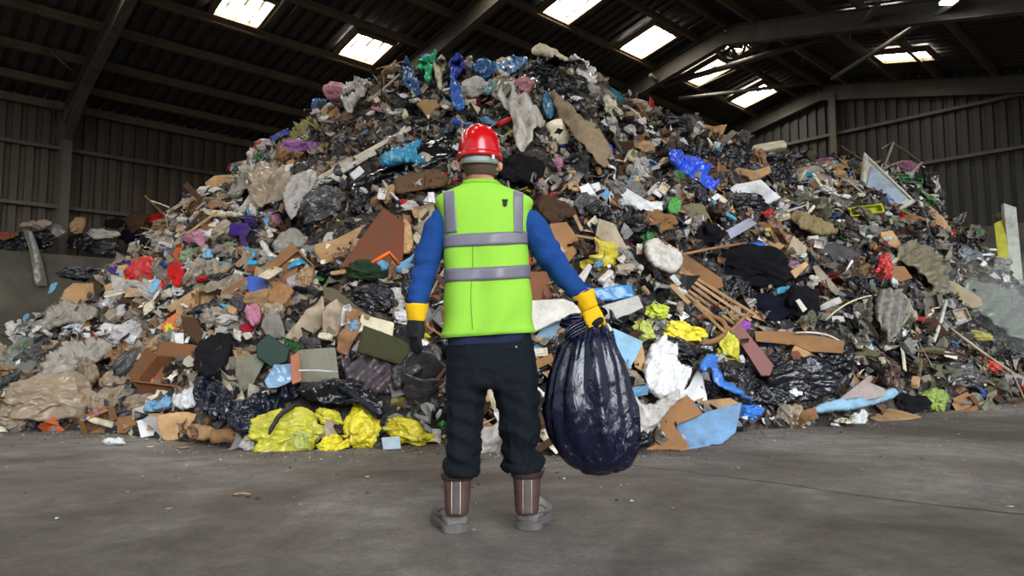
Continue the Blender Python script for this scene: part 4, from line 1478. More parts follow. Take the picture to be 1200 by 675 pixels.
slab('wooden_plank', [(194, 360), (236, 334), (240, 340), (200, 366)], CA('tan'), 'tan cardboard strip slanting above the orange fruit box', 'cardboard', 'slanting tan strip', thick=.03, lift=.3)
slab('cardboard_piece', [(206, 358), (236, 346), (240, 360), (224, 372), (206, 368)], CA('tan'), 'tan carton flap above the orange fruit box', 'cardboard', thick=.012, lift=.25)
slab('cardboard_piece', [(258, 342), (288, 324), (290, 340), (270, 352)], CA('brown'), 'brown carton side beside the blue crate', 'cardboard', thick=.014, lift=.26)
slab('cardboard_piece', [(212, 370), (230, 372), (238, 390), (234, 404), (216, 388)], CA('dark brown'), 'dark brown carton flap beside the orange fruit box', 'cardboard', thick=.012, lift=.3)
solid_box('plastic_crate', [(289, 324), (320, 320), (324, 340), (292, 348)], 16, RI('blue'), 'deep blue plastic crate wedged above the tan bundle', 'crate', 'blue crate', oy=8, lift=.22)
slab('plastic_offcut', [(290, 305), (307, 305), (307, 310), (290, 310)], RI('cyan'), 'cyan strip above the blue crate', 'lid', thick=.02, lift=.28)
slab('cardboard_piece', [(290, 311), (306, 311), (308, 319), (288, 318)], CA('rust'), 'rust coloured card directly under the cyan strip', 'cardboard', thick=.02, lift=.26)
bag(318, 358, 60, 30, 0, CA('tan'), 'large tan bundle of paper below the blue crate', 'tan paper bundle', 0, 'paper_bundle')
drape('cardboard_piece', [(330, 344), (352, 350), (344, 366), (330, 374), (318, 364)], CA('brown'), 'brown card draped over the tan paper bundle', 'cardboard', amp=5, lift=.25, thick=.01)
put('plastic_bag', 317, 331 - 10, 26, 20, 0, FI('beige'), 'beige bag spilling behind the blue crate', 'bag', var=5)
slab('purple_carton', [(269, 262), (290, 262), (296, 270), (318, 274), (290, 278), (292, 290), (284, 290), (280, 276), (268, 276)], RI('purple'), 'crumpled purple cardboard panel in the middle of the clear film', 'cardboard', 'purple panel', thick=.02, lift=.25, bend=.05)
bag(305, 264, 52, 14, -14, FI('purple'), 'dark purple bag strip over the purple panel', None, 8)
slab('cardboard_piece', [(240, 214), (252, 206), (272, 204), (276, 216), (262, 228), (244, 226)], CA('tan'), 'tan cardboard piece on the shoulder edge of the heap', 'cardboard', 'shoulder cardboard', thick=.012, lift=.18, bend=.02)

# --- timber, panels, boards
pole('timber_batten', [(364, 214), (420, 183), (481, 150)], 5, WO('cream'), 'upper of the two long white timber battens', 'batten', 'white battens', lift=.30, flat=4)
pole('timber_batten', [(352, 228), (400, 198), (440, 178)], 6, WO('dirty white'), 'lower of the two long white timber battens', 'batten', lift=.34, flat=4)
pole('timber_batten', [(388, 196), (410, 186)], 4, WO('dirty white'), 'short white batten end beside the two long battens', 'batten', lift=.36, flat=3)
pole('timber_batten', [(412, 208), (424, 198)], 9, FO('white'), 'white square container below the long battens', 'container', lift=.3, flat=6)
slab('wooden_board', [(449, 243), (474, 261), (472, 304), (462, 312), (398, 313)], mat('wood', 'red brown', (124, 74, 54)), 'large red brown board leaning beside the blue sleeve', 'board', 'red brown board', thick=.03, lift=.28)
slab('cardboard_piece', [(368, 288), (395, 280), (427, 264), (412, 290), (390, 312), (378, 308), (370, 298)], CA('tan'), 'tan cardboard sheet behind the red brown board', 'cardboard', 'tan sheet behind board', thick=.012, lift=.2, bend=.03)
pole('picture_frame', [(436, 308), (456, 296), (468, 310)], 5, WO('orange'), 'orange wooden frame corner in front of the red brown board', 'frame', lift=.5, n=4)
drape('cardboard_piece', [(472, 264), (480, 270), (484, 290), (482, 306), (470, 308), (471, 290)], CA('tan'), 'torn tan paper strip hanging at the edge of the red brown board', 'cardboard', amp=5, lift=.2)
bag(432, 322, 56, 28, -5, mat('cloth', 'forest', (38, 60, 40)), 'dark green jacket bundled on the glossy black bag', 'dark green jacket', 6, 'jacket')
slab('wooden_plank', [(378, 336), (392, 338), (428, 366), (424, 370), (380, 350)], WO('olive'), 'yellow brown plywood strip under the glossy black bag', 'plank', 'plywood strip', thick=.03, lift=.3)
pole('timber_batten', [(380, 350), (432, 372)], 5, WO('tan'), 'thin wooden lath along the plywood strip', 'batten', lift=.35, flat=4)
slab('felt_sheet', [(334, 400), (352, 372), (378, 350), (382, 368), (376, 394), (352, 398), (340, 414)], CL('beige'), 'folded beige felt sheet above the dark green container', 'felt', 'folded beige felt', lift=.2, thick=0.015, bend=0.09, rough=.3)
slab('felt_sheet', [(310, 372), (326, 364), (332, 380), (334, 398), (316, 396), (308, 386)], CL('grey'), 'grey stiff felt piece beside the folded beige felt', 'felt', lift=.22, thick=0.012, bend=0.05, rough=.3)
slab('carpet_piece', [(380, 360), (396, 352), (404, 366), (402, 384), (394, 400), (380, 398)], CL('beige'), 'beige carpet piece standing behind the cushion', 'carpet', 'beige carpet piece', lift=.22, thick=0.015, bend=0.07, rough=.3)
slab('carpet_piece', [(404, 362), (418, 364), (424, 376), (416, 396), (406, 414), (396, 410), (396, 396), (404, 382)], mat('cloth', 'tan rust', (160, 118, 82)), 'tan carpet piece with torn cream edge beside the cream board', 'carpet', lift=.24, thick=0.015, bend=0.08, rough=.3)
slab('insulation_board', [(424, 368), (462, 378), (460, 394), (428, 386), (416, 392)], FO('cream'), 'cream board above the dark green mat', 'board', 'cream board', thick=.04, lift=.26)
slab('floor_mat', [(426, 381), (476, 400), (480, 412), (470, 428), (418, 412)], mat('cloth', 'mossy', (58, 60, 40)), 'mossy dark green mat beside the hanging glove', 'mat', 'mossy mat', thick=.03, lift=.34, bend=.03)
solid_box('seat_cushion', [(349, 410), (393, 407), (398, 446), (352, 450)], 12, CL('olive grey'), 'worn beige square cushion tied with white string', 'cushion', 'beige cushion', lift=.30, ox=-4)
slab('brick_slip', [(340, 417), (350, 412), (354, 446), (342, 450)], mat('card', 'salmon', (172, 110, 84)), 'salmon coloured board edge against the beige cushion', 'board', 'salmon board edge', thick=.03, lift=.42)
pole('white_string', [(350, 434), (372, 434), (396, 436)], 1.6, CL('white'), 'white string across the beige cushion', 'string', lift=.44, n=6)
o, A, n = solid_box('plastic_container', [(300, 404), (314, 391), (340, 408), (336, 424), (318, 430), (301, 418)], 14, mat('rigid', 'bottle green', (10, 44, 32)), 'dark green plastic container beside the beige cushion', 'container', 'dark green container', lift=.34)
slab('plastic_sheet', [(310, 446), (322, 428), (342, 426), (342, 446), (326, 454), (314, 456)], mat('plastic', 'baby blue', (130, 168, 200)), 'pale blue plastic sheet under the dark green container', 'plastic sheet', 'pale blue sheet by container', thick=.008, lift=.26, bend=.03)
slab('hardboard_sheet', [(276, 420), (300, 414), (310, 424), (296, 452), (282, 462), (276, 440)], CL('olive grey'), 'grey stiff panel with drawn ring behind the dark sheeting', 'board', 'grey ringed panel', thick=.015, lift=.24, bend=.02)
slab('plywood_offcut', [(702, 256), (720, 262), (740, 300), (738, 306), (698, 276)], WO('beige'), 'split triangular plywood panel above the white rag', 'board', 'split plywood', thick=.02, lift=.3)
slab('cardboard_box', [(644, 262), (664, 260), (678, 280), (676, 296), (664, 310), (648, 296)], CA('brown'), 'brown carton panel behind the raised blue sleeve', 'box', 'carton by sleeve', thick=.1, lift=.15)
drape('hessian_sack', [(628, 236), (655, 242), (672, 254), (682, 270), (664, 262), (650, 276), (634, 262)], CA('dark brown'), 'brown sacking spread above the raised blue sleeve', 'sacking', 'brown sacking', amp=8, lift=.18)
pole('wooden_batten', [(672, 250), (682, 270)], 4, WO('tan'), 'short wooden batten beside the split plywood', 'batten', lift=.3, flat=3)
pole('wooden_batten', [(674, 276), (698, 280)], 3, WO('tan'), 'thin batten lying across the carton by the sleeve', 'batten', lift=.34, flat=3)
pole('wooden_batten', [(700, 282), (700, 296)], 4, WO('brown'), 'upright stub of batten below the thin batten', 'batten', lift=.36, flat=3)
slab('hardboard_sheet', [(612, 318), (640, 318), (655, 352), (618, 352)], mat('wood', 'chip brown', (136, 88, 62)), 'chipboard panel behind the worker at the elbow', 'board', 'chipboard panel', thick=.02, lift=.18)
slab('melamine_offcut', [(670, 316), (676, 326), (690, 308), (694, 312), (682, 336), (664, 350), (650, 346), (662, 320)], RI('dirty white'), 'white angled panel just above the raised glove', 'panel', 'white angled panel', thick=.02, lift=.22)
slab('plastic_sheet', [(694, 338), (740, 334), (744, 348), (720, 352), (700, 352)], mat('plastic', 'sky blue', (50, 140, 196)), 'sky blue sheet beyond the raised glove', 'plastic sheet', 'sky blue sheet', thick=.02, lift=.24, bend=.02)
slab('foam_board', [(706, 358), (748, 346), (754, 360), (730, 372), (716, 386), (704, 372)], FO('dirty white'), 'white foam board beside the neck of the held bag', 'board', 'white foam board', thick=.03, lift=.2)
slab('foam_board', [(622, 352), (660, 350), (688, 360), (680, 372), (652, 376), (624, 390)], FO('dirty white'), 'wide white board between the worker and the held bag', 'board', 'wide white board', thick=.03, lift=.32)
slab('plastic_sheet', [(640, 378), (655, 372), (662, 384), (640, 402), (625, 414), (626, 396)], mat('card', 'pale blue card', (128, 166, 188)), 'pale blue card between the worker and the held bag', 'cardboard', 'pale blue card', thick=.012, lift=.2)
slab('plastic_sheet', [(718, 384), (754, 400), (745, 420), (738, 432), (724, 410)], mat('card', 'pale blue card', (128, 166, 188)), 'pale blue card beyond the held bag under the pale yellow sack', 'cardboard', None, thick=.012, lift=.22)
slab('wooden_plank', [(762, 282), (776, 280), (846, 326), (848, 336), (838, 340), (764, 294)], WO('brown'), 'broad brown plank sloping down past the white rag', 'plank', 'broad brown plank', thick=.04, lift=.3)
pole('wooden_pole', [(787, 301), (830, 292), (874, 285)], 3.6, WO('brown'), 'thin brown pole lying across the matt black sack', 'pole', 'brown pole', lift=.42)
drape('white_rag', [(746, 296), (762, 290), (776, 300), (790, 304), (792, 322), (780, 332), (760, 326), (748, 314)], CL('dirty white'), 'dirty white rag above the slatted bed base', 'rag', 'dirty white rag', amp=6, lift=.24, thick=.012)
# slatted base: many slats on two rails
bb = thing_('slatted_bed_base', Matrix.Identity(4), 'broken wooden slatted bed base lying beside the navy bundle', 'bed base')
for k, (a, c) in enumerate((((796, 318), (880, 376)), ((792, 322), (872, 379)), ((790, 328), (864, 382)), ((790, 333), (856, 386)), ((796, 314), (884, 368)), ((798, 340), (850, 390)))):
    pole('slat', [a, c], 3.6, WO('tan'), lift=.34 + .008 * k, flat=2, parent=bb)
for a, c in (((856, 388), (882, 362)), ((800, 340), (808, 316))):
    pole('slat_rail', [a, c], 3.2, WO('brown'), lift=.30, flat=3, parent=bb)
HERO.append((835, 350, 90, 60, 'slatted bed base'))
pole('wooden_batten', [(786, 334), (808, 356)], 5, WO('tan'), 'broken batten below the dirty white rag', 'batten', lift=.36, flat=4)
slab('wooden_plank', [(856, 384), (868, 380), (907, 428), (902, 440), (892, 440)], mat('wood', 'mauve wood', (128, 88, 84)), 'mauve wooden plank sloping down to the biggest black sack', 'plank', 'mauve plank', thick=.05, lift=.38)
bag(862, 388, 16, 20, 100, mat('plastic', 'violet', (160, 80, 190)), 'violet rubber glove caught on top of the mauve plank', 'violet glove', 5, 'rubber_glove', lift=1.7)
# round basket
M, s, p = frame_at(826, 386, 20, 0, -25, 15, .9)
ob = thing_('laundry_basket', Matrix.Translation((CAM - p).normalized() * .12) @ M, 'oval grey brown basket rim above the bright yellow sack', 'basket')
r = 24 * s
obj('rim', MB().tube([(r * math.cos(t), r * .72 * math.sin(t), 0) for t in np.linspace(0, 2 * PI, 33)], .028, 8, ref=(0, 0, 1), cap=False).mesh('rim'), WO('brown'), ob)
obj('basket_wall', modify(mesh('bw', [(r * q * math.cos(t), r * .72 * q * math.sin(t), z) for q, z in ((.98, 0), (.9, -.12), (.75, -.22)) for t in np.linspace(0, 2 * PI, 32, endpoint=False)], grid_faces(32, 3, True)), ('SOLIDIFY', dict(thickness=.012))), RI('dark grey'), ob)
HERO.append((826, 386, 48, 34, 'oval basket'))
put('food_tray', 828, 380, 18, 14, -40, RI('white'), 'small white tub lying inside the oval basket', 'tub', name='plastic_tub', var=1, lift=1.0)

# --- blue lined board at the foot, brown boards
slab('lined_board', [(786, 497), (832, 482), (869, 472), (862, 506), (846, 520), (806, 527)], mat('card', 'pale blue lining', (120, 160, 196)), 'large pale blue faced board bent on the floor past the held bag', 'board', 'blue faced board', thick=.02, lift=.20, bend=.03, at=(826, 518), nrm=(0, -.9, .42))
slab('cardboard_piece', [(752, 527), (764, 512), (788, 462), (797, 456), (812, 470), (824, 484), (790, 498), (808, 524), (804, 528)], CA('brown'), 'brown cardboard sheet under the blue faced board', 'cardboard', 'brown sheet under blue board', thick=.015, lift=.12, at=(790, 522), nrm=(0, -.8, .6), bend=.02)
slab('cardboard_piece', [(818, 470), (856, 466), (866, 472), (830, 484)], CA('tan'), 'tan cardboard edge above the blue faced board', 'cardboard', None, thick=.012, lift=.1, at=(840, 500), nrm=(0, -.9, .4))
drape('bin_liner', [(744, 440), (752, 414), (768, 404), (784, 412), (786, 430), (800, 446), (792, 460), (790, 480), (776, 470), (760, 478), (748, 462)], PL('white'), 'white translucent bin liner hanging above the brown sheet', 'bin liner', 'white bin liner', amp=18, lift=.22, fold=(10, 4))
drape('bin_liner', [(748, 492), (760, 478), (786, 462), (792, 466), (780, 484), (764, 500), (752, 506)], PL('dirty white'), 'grey white flap of liner under the white bin liner', 'bin liner', None, amp=10, lift=.2)
slab('cardboard_piece', [(742, 408), (752, 398), (756, 420), (754, 436), (744, 430)], CA('tan'), 'tan card upright behind the white bin liner', 'cardboard', None, thick=.02, lift=.16)
drape('blue_plastic', [(806, 436), (814, 424), (824, 424), (832, 440), (832, 452), (846, 460), (862, 472), (870, 480), (856, 474), (830, 462), (822, 452), (820, 436), (812, 446)], mat('plastic', 'mid blue', (50, 120, 205)), 'bright blue plastic looped above the blue faced board', 'plastic film', 'blue plastic loop', amp=12, lift=.26)
bag(876, 484, 20, 34, 100, mat('plastic', 'electric blue', (30, 120, 215)), 'crinkled electric blue bag at the tip of the blue faced board', 'electric blue bag', 2)
put('bag_scrap', 842, 424, 26, 24, 20, mat('plastic', 'foil grey', (170, 168, 160)), 'crumpled pale foil under the grey smeared yellow sack', 'foil', name='foil_scrap')
put('bag_scrap', 872, 442, 14, 26, 10, PL('lilac'), 'lilac and white wrapper beside the slumped black sack', 'wrapper', name='plastic_wrapper')
slab('insulation_board', [(975, 474), (1012, 445), (1038, 456), (1036, 464), (1004, 472), (984, 480)], mat('foam', 'pinkish grey', (176, 160, 156)), 'pinkish grey insulation board at the foot beside the biggest black sack', 'board', 'pink insulation board', thick=.05, lift=.38)
drape('foam_edging', [(946, 486), (968, 478), (990, 474), (1014, 470), (1038, 460), (1040, 468), (1020, 476), (996, 482), (966, 488), (948, 490)], mat('foam', 'ice blue', (150, 190, 212)), 'ice blue foam edge along the pink insulation board', 'foam', 'ice blue foam edge', amp=2.5, lift=.20, thick=.02)
slab('hardboard_sheet', [(994, 480), (1014, 472), (1060, 482), (1080, 488), (1062, 492), (1028, 494)], WO('tan'), 'flat tan hardboard lying on the floor at the heap foot', 'board', 'flat tan hardboard', thick=.02, lift=.05, at=(1036, 490), nrm=(0.05, -.45, .9))
bag(1002, 490, 32, 22, 10, FI('white'), 'clear crumpled bag on the floor beside the flat tan hardboard', 'clear floor bag', 2)
drape('plastic_film', [(972, 494), (986, 490), (1000, 492), (1002, 500), (982, 500)], FI('cream'), 'pale film strip on the floor by the clear floor bag', 'plastic film', None, amp=5, lift=.05)
pole('black_pipe', [(940, 484), (974, 487), (1000, 485)], 2.5, RI('black'), 'thin black pipe on the floor in front of the ice blue edge', 'pipe', lift=.05)
put('bag_scrap', 928, 464, 12, 16, 70, PA('white'), 'small white tag on the biggest black sack', 'tag', name='paper_tag', lift=1.6)
put('foam_chunk', 925, 422, 22, 10, 20, FO('rust'), 'orange brown sponge lying on the flat black sack', 'sponge', name='sponge', lift=1.0)
put('foam_chunk', 899, 411, 11, 13, 0, RI('blue'), 'blue ball beside the mauve plank', 'ball', name='blue_ball', lift=.6)
slab('cardboard_piece', [(884, 388), (925, 388), (952, 392), (990, 400), (988, 414), (950, 412), (930, 404), (886, 400)], CA('brown'), 'long brown cardboard behind the biggest black sack', 'cardboard', 'long brown cardboard', thick=.02, lift=.15)
pole('white_hose', [(930, 390), (950, 389), (972, 392), (988, 402), (996, 414)], 2.6, RI('dirty white'), 'white hose curving over the long brown cardboard', 'hose', 'white hose', lift=.3)
pole('cable', [(966, 376), (984, 360), (1004, 350), (1024, 345), (1050, 346)], 2.0, RI('cream'), 'cream cable arching above the grey hanging film', 'cable', 'cream cable', lift=.3)
pole('wooden_pole', [(1114, 385), (1150, 412), (1197, 444)], 3.2, WO('beige'), 'long pale pole slanting down at the far end', 'pole', 'long pale pole', lift=.4)
pole('white_pipe', [(1109, 352), (1102, 378), (1094, 400)], 4, RI('dirty white'), 'white pipe hanging below the large tan board', 'pipe', 'white hanging pipe', lift=.3)

# --- crest and upper slope
bag(350, 176, 56, 26, -4, mat('plastic', 'orchid', (150, 84, 160)), 'orchid purple bag high beside the tree cuttings', 'orchid purple bag', 2)
bag(398, 113, 26, 36, 70, mat('film', 'rose', (214, 140, 158)), 'rose pink bag standing on the shoulder of the crest', 'rose pink bag', 6)
drape('plastic_film', [(404, 104), (422, 96), (434, 100), (434, 118), (420, 126), (414, 142), (406, 132), (402, 118)], mat('film', 'clear', (200, 196, 190)), 'clear white film beside the rose pink bag', 'plastic film', 'clear crest film', amp=14, lift=.14)
bag(376, 126, 20, 24, 60, mat('plastic', 'azure', (26, 110, 175)), 'small azure bag on the edge below the rose pink bag', None, 4)
slab('plastic_sheet', [(316, 160), (338, 150), (340, 158), (320, 168)], mat('plastic', 'indigo', (60, 72, 180)), 'indigo sheet edge standing on the shoulder skyline', 'plastic sheet', 'indigo sheet', thick=.02, lift=.1)
bag(308, 172, 26, 20, 20, mat('plastic', 'dark red', (140, 24, 22)), 'dark red wrapper below the indigo sheet', None, 2)
drape('plant_cuttings', [(322, 172), (340, 160), (356, 150), (372, 142), (380, 156), (366, 166), (340, 174), (326, 182)], mat('cloth', 'straw', (150, 142, 96)), 'straw coloured stalks and cuttings above the orchid purple bag', 'cuttings', 'straw cuttings', amp=16, lift=.12)
drape('net_curtain', [(290, 208), (300, 198), (330, 196), (350, 210), (346, 226), (332, 240), (310, 250), (296, 240), (300, 222)], mat('film', 'net', (170, 150, 124)), 'beige net curtain draped beside the white foam block', 'net', 'beige net curtain', amp=14, fold=(40, 5), lift=.18)
drape('sacking', [(268, 238), (280, 222), (296, 206), (304, 210), (292, 228), (284, 238)], FI('olive grey'), 'grey olive sacking strip running up to the net curtain', 'sacking', None, amp=8, lift=.16)
put('bag_scrap', 305, 240, 34, 26, 0, CL('cream'), 'cream fluffy wadding below the beige net curtain', 'wadding', name='wadding', short='cream wadding')
put('foam_chunk', 349, 205, 26, 16, 0, FO('white'), 'white foam block above the milky bag', 'foam', name='foam_block', short='white foam block', lift=.7)
put('foam_chunk', 340, 220, 18, 16, 0, FO('dirty white'), 'white foam lump directly under the white foam block', 'foam', name='foam_block', lift=.5)
drape('milky_bag', [(347, 268), (340, 250), (344, 230), (358, 214), (378, 212), (382, 220), (374, 236), (362, 252), (352, 272)], mat('film', 'milky', (178, 172, 166)), 'translucent milky bag hanging point down beside the swollen grey bag', 'bag', 'milky bag', amp=8, fold=(25, 4), lift=.3)
put('bag_scrap', 341, 233, 8, 10, 0, RI('red'), 'small red cup beside the milky bag', 'cup', name='red_cup', lift=1.2)
put('food_tray', 269, 247, 20, 14, 25, RI('dirty white'), 'pale plastic tray below the shoulder cardboard', 'tray', name='food_tray', var=2)
drape('plastic_film', [(242, 252), (264, 256), (292, 260), (290, 264), (262, 264), (244, 258)], CL('cream'), 'long cream strip above the purple panel', 'strip', None, amp=4, lift=.22)
bag(345, 292, 42, 40, 30, DG, 'round dirty clear bag with a bluish item inside', 'round dirty clear bag', 0)
bag(362, 298, 22, 44, 100, DG, 'narrow dirty bag beside the round dirty clear bag', None, 2)
bag(330, 318, 50, 26, -10, DG, 'flat dirty bag below the round dirty clear bag', None, 4)
bag(356, 330, 42, 24, 30, CW, 'pale crumpled bag above the folded beige felt', None, 8)
bag(268, 290, 18, 16, 0, mat('film', 'lime film', (120, 170, 70)), 'bright green wrapper in the clear film field', 'green wrapper', 2)
bag(225, 300, 34, 22, 20, mat('film', 'greenish', (150, 180, 130)), 'greenish clear bag above the red printed cloth', 'greenish clear bag', 2)
bag(215, 262, 32, 20, 10, CW, 'clear bag above the green wrapper', None, 4)
bag(200, 290, 40, 22, 0, DG, 'dirty clear bag above the red printed cloth', None, 0)
bag(250, 318, 36, 22, 0, CW, 'clear crumpled bag above the taped tan carton', None, 6)
# blue and green rags of the crest
drape('blue_tarpaulin', [(474, 94), (472, 82), (478, 72), (484, 92), (492, 104), (494, 122), (484, 120), (472, 104)], mat('plastic', 'petrol', (16, 84, 140)), 'petrol blue tarpaulin strip at the end of the crest', 'tarpaulin', 'petrol blue strip', amp=10, lift=.2)
drape('blue_tarpaulin', [(492, 78), (498, 68), (508, 72), (516, 78), (508, 84), (498, 82)], mat('plastic', 'royal', (24, 92, 205)), 'royal blue plastic tuft on the crest beside the green net', 'tarpaulin', None, amp=8, lift=.18)
drape('green_net', [(488, 82), (502, 76), (514, 68), (510, 80), (508, 96), (504, 112), (498, 104), (500, 90), (492, 94)], mat('plastic', 'emerald', (38, 190, 130)), 'emerald green net hanging from the crest', 'net', 'emerald net', amp=12, lift=.24)
drape('cream_rag', [(512, 80), (522, 76), (524, 88), (518, 98), (520, 116), (516, 118), (512, 100), (508, 88)], CL('cream'), 'cream knotted rag hanging beside the emerald net', 'rag', 'cream knotted rag', amp=12, lift=.24)
drape('blue_tarpaulin', [(526, 82), (534, 74), (544, 76), (546, 88), (536, 100), (530, 108), (528, 94)], mat('plastic', 'cobalt', (18, 66, 190)), 'cobalt blue tarpaulin knot on the crest', 'tarpaulin', 'cobalt knot', amp=12, lift=.2)
drape('blue_tarpaulin', [(528, 104), (536, 102), (542, 116), (548, 138), (540, 144), (530, 132)], mat('plastic', 'blue hanging', (40, 110, 205)), 'long blue plastic tail hanging below the cobalt knot', 'tarpaulin', 'blue hanging tail', amp=10, lift=.24)
bag(568, 88, 32, 32, 0, mat('plastic', 'peacock', (14, 100, 160)), 'peacock blue bag hanging from the crest', 'peacock blue bag', 6)
drape('blue_rag', [(580, 84), (596, 80), (602, 72), (608, 80), (618, 74), (620, 84), (606, 92), (590, 96), (582, 92)], mat('plastic', 'pale blue rag', (110, 165, 215)), 'pale blue rag with pointed ears on the crest', 'rag', 'pale blue eared rag', amp=8, lift=.2)
bag(590, 75, 26, 16, 20, CL('cream'), 'cream bundle standing on the crest behind the eared rag', None, 2, 'cloth_bundle')
bag(548, 80, 20, 20, 0, FI('dirty white'), 'small white bag between the cobalt knot and peacock bag', None, 4)
bag(555, 108, 40, 26, 20, FI('dirty white'), 'dirty white bag below the peacock blue bag', 'white bag below peacock', 0)
bag(590, 98, 30, 14, 0, CL('beige'), 'beige rag under the pale blue eared rag', None, 6)
bag(612, 104, 26, 32, -60, mat('film', 'rosy', (190, 126, 134)), 'pink clear bag stuffed beside the crest black sheeting', 'pink clear bag', 4)
bag(554, 124, 22, 16, 0, mat('cloth', 'crimson', (120, 18, 50)), 'crimson cloth above the helmet', 'crimson cloth', 6)
drape('teal_film', [(566, 110), (584, 104), (604, 108), (606, 116), (584, 118), (568, 122)], mat('film', 'sea', (110, 160, 164)), 'sea green film between the crimson cloth and pink clear bag', 'plastic film', None, amp=10, lift=.18)
bag(554, 136, 22, 20, 0, mat('film', 'sea', (110, 160, 164)), 'sea green bag above the helmet crown', None, 2)
drape('white_sheeting', [(574, 120), (590, 112), (608, 116), (622, 130), (634, 146), (640, 158), (626, 160), (624, 186), (608, 190), (604, 168), (602, 148), (590, 134)], mat('film', 'milk white', (214, 208, 196)), 'long milky white sheeting hanging beside the helmet', 'sheeting', 'milky hanging sheeting', amp=22, fold=(5, 5), lift=.28)
pole('red_tube', [(584, 146), (598, 140)], 7, RI('red'), 'bright red tube stub above the helmet brim', 'tube', 'red tube stub', lift=.3)
slab('cardboard_piece', [(488, 122), (498, 116), (512, 118), (516, 128), (508, 142), (500, 136)], CA('tan'), 'tan card diamond on the black sheeting below the emerald net', 'cardboard', 'tan card diamond', thick=.012, lift=.28, bend=.02)
drape('cream_cover', [(624, 70), (624, 60), (634, 58), (650, 66), (664, 74), (676, 78), (690, 92), (698, 104), (690, 106), (678, 96), (664, 92), (648, 84), (640, 72)], CL('cream'), 'cream fabric cover over the top of the crest', 'cover', 'cream crest cover', amp=9, lift=.14, thick=.015)
drape('white_wrapping', [(664, 76), (680, 76), (688, 86), (694, 100), (690, 108), (676, 96), (664, 88)], PL('white'), 'white plastic wrapping beside the cream crest cover', 'wrapping', None, amp=12, lift=.22)
bag(666, 106, 40, 12, -36, mat('plastic', 'denim', (34, 74, 130)), 'denim blue strip of cloth below the cream crest cover', 'denim strip', 2, 'cloth_bundle')
drape('blue_pipe_cover', [(634, 122), (642, 118), (648, 136), (646, 150), (638, 148)], mat('plastic', 'steel blue', (40, 116, 158)), 'steel blue sleeve standing beside the long beige carpet strip', 'sleeve', 'steel blue sleeve', amp=6, lift=.22)
drape('carpet_strip', [(642, 122), (652, 126), (668, 142), (688, 164), (702, 182), (710, 204), (696, 208), (684, 186), (666, 162), (650, 140)], mat('cloth', 'worn beige', (158, 138, 112)), 'long beige carpet strip sloping down from the crest', 'carpet', 'long beige carpet strip', amp=17, fold=(-45, 3), lift=.26, thick=.015)
bag(712, 127, 40, 26, -42, FO('cream'), 'cream padded roll on the ridge below the teal box', 'cream padded roll', 2, 'padded_roll')
slab('white_card', [(711, 144), (720, 136), (728, 137), (732, 147), (722, 146)], RI('white'), 'white folded plate at the end of the cream padded roll', 'plate', None, thick=.01, lift=.3)
slab('plastic_crate', [(704, 104), (710, 98), (726, 108), (732, 118), (728, 122), (716, 112)], RI('teal'), 'teal crate edge standing on the ridge skyline', 'crate', 'teal crate', thick=.1, lift=.12)
slab('plastic_tray', [(698, 100), (706, 98), (722, 112), (716, 116)], RI('grey'), 'grey tray edge beside the teal crate', 'tray', None, thick=.05, lift=.14)
drape('red_scrap', [(754, 134), (760, 128), (760, 118), (764, 116), (766, 128), (772, 134), (762, 138)], mat('plastic', 'red scrap', (170, 20, 26)), 'red pointed scrap standing on the ridge', 'scrap', 'red pointed scrap', amp=6, lift=.1)
put('plastic_bottle', 655, 164, 34, 24, -70, RI('cream'), 'cream plastic jug beside the long beige carpet strip', 'jug', name='plastic_jug', var=0, lift=.6, short='cream jug', m2=RI('blue'))
put('foam_chunk', 706, 182, 18, 20, 0, RI('blue'), 'royal blue ball beside the end of the carpet strip', 'ball', name='blue_ball', lift=.7, short='royal blue ball')
solid_box('cardboard_box', [(725, 165), (743, 166), (744, 190), (726, 188)], 12, CA('dark brown'), 'dark brown upright box under the ridge bags', 'box', 'dark upright box', lift=.2)
bag(753, 178, 22, 30, 90, CA('tan'), 'tan paper sack beside the dark upright box', 'tan paper sack', 6, 'paper_sack')
bag(770, 172, 24, 20, 0, FI('white'), 'white carrier bag between the tan paper sack and black bags', None, 4)
drape('blue_tarpaulin', [(775, 190), (788, 186), (806, 196), (822, 196), (826, 206), (822, 216), (834, 228), (826, 234), (810, 224), (796, 216), (780, 208)], mat('plastic', 'vivid blue', (14, 78, 215)), 'vivid blue tarpaulin spread across the slope above the papers', 'tarpaulin', 'vivid blue tarpaulin', amp=20, lift=.24)
bag(766, 196, 14, 20, 90, mat('plastic', 'aqua', (60, 170, 190)), 'aqua wrapper at the end of the vivid blue tarpaulin', None, 4)
pole('cyan_strap', [(834, 234), (842, 246), (852, 252), (864, 258)], 6, mat('plastic', 'aqua', (60, 170, 190)), 'aqua strap trailing below the vivid blue tarpaulin', 'strap', lift=.25)
slab('cardboard_piece', [(820, 144), (836, 148), (852, 146), (846, 160), (838, 166), (822, 158)], CA('tan'), 'tan cardboard flap standing on the ridge', 'cardboard', 'ridge cardboard', thick=.012, lift=.1, bend=.03)
slab('wooden_plank', [(831, 176), (858, 152), (864, 155), (838, 181)], WO('olive grey'), 'grey plank leaning up against the sky of the ridge', 'plank', 'leaning grey plank', thick=.04, lift=.25)
slab('cardboard_piece', [(848, 202), (866, 196), (884, 200), (902, 194), (904, 202), (886, 212), (862, 214), (850, 210)], CA('tan'), 'tan cardboard spread below the smooth black sack', 'cardboard', 'tan card below sack', thick=.012, lift=.22, bend=.03)
put('foam_chunk', 900, 179, 38, 11, 4, FO('cream'), 'cream lid lying along the ridge', 'lid', name='foam_slab', lift=.8, short='cream ridge lid')
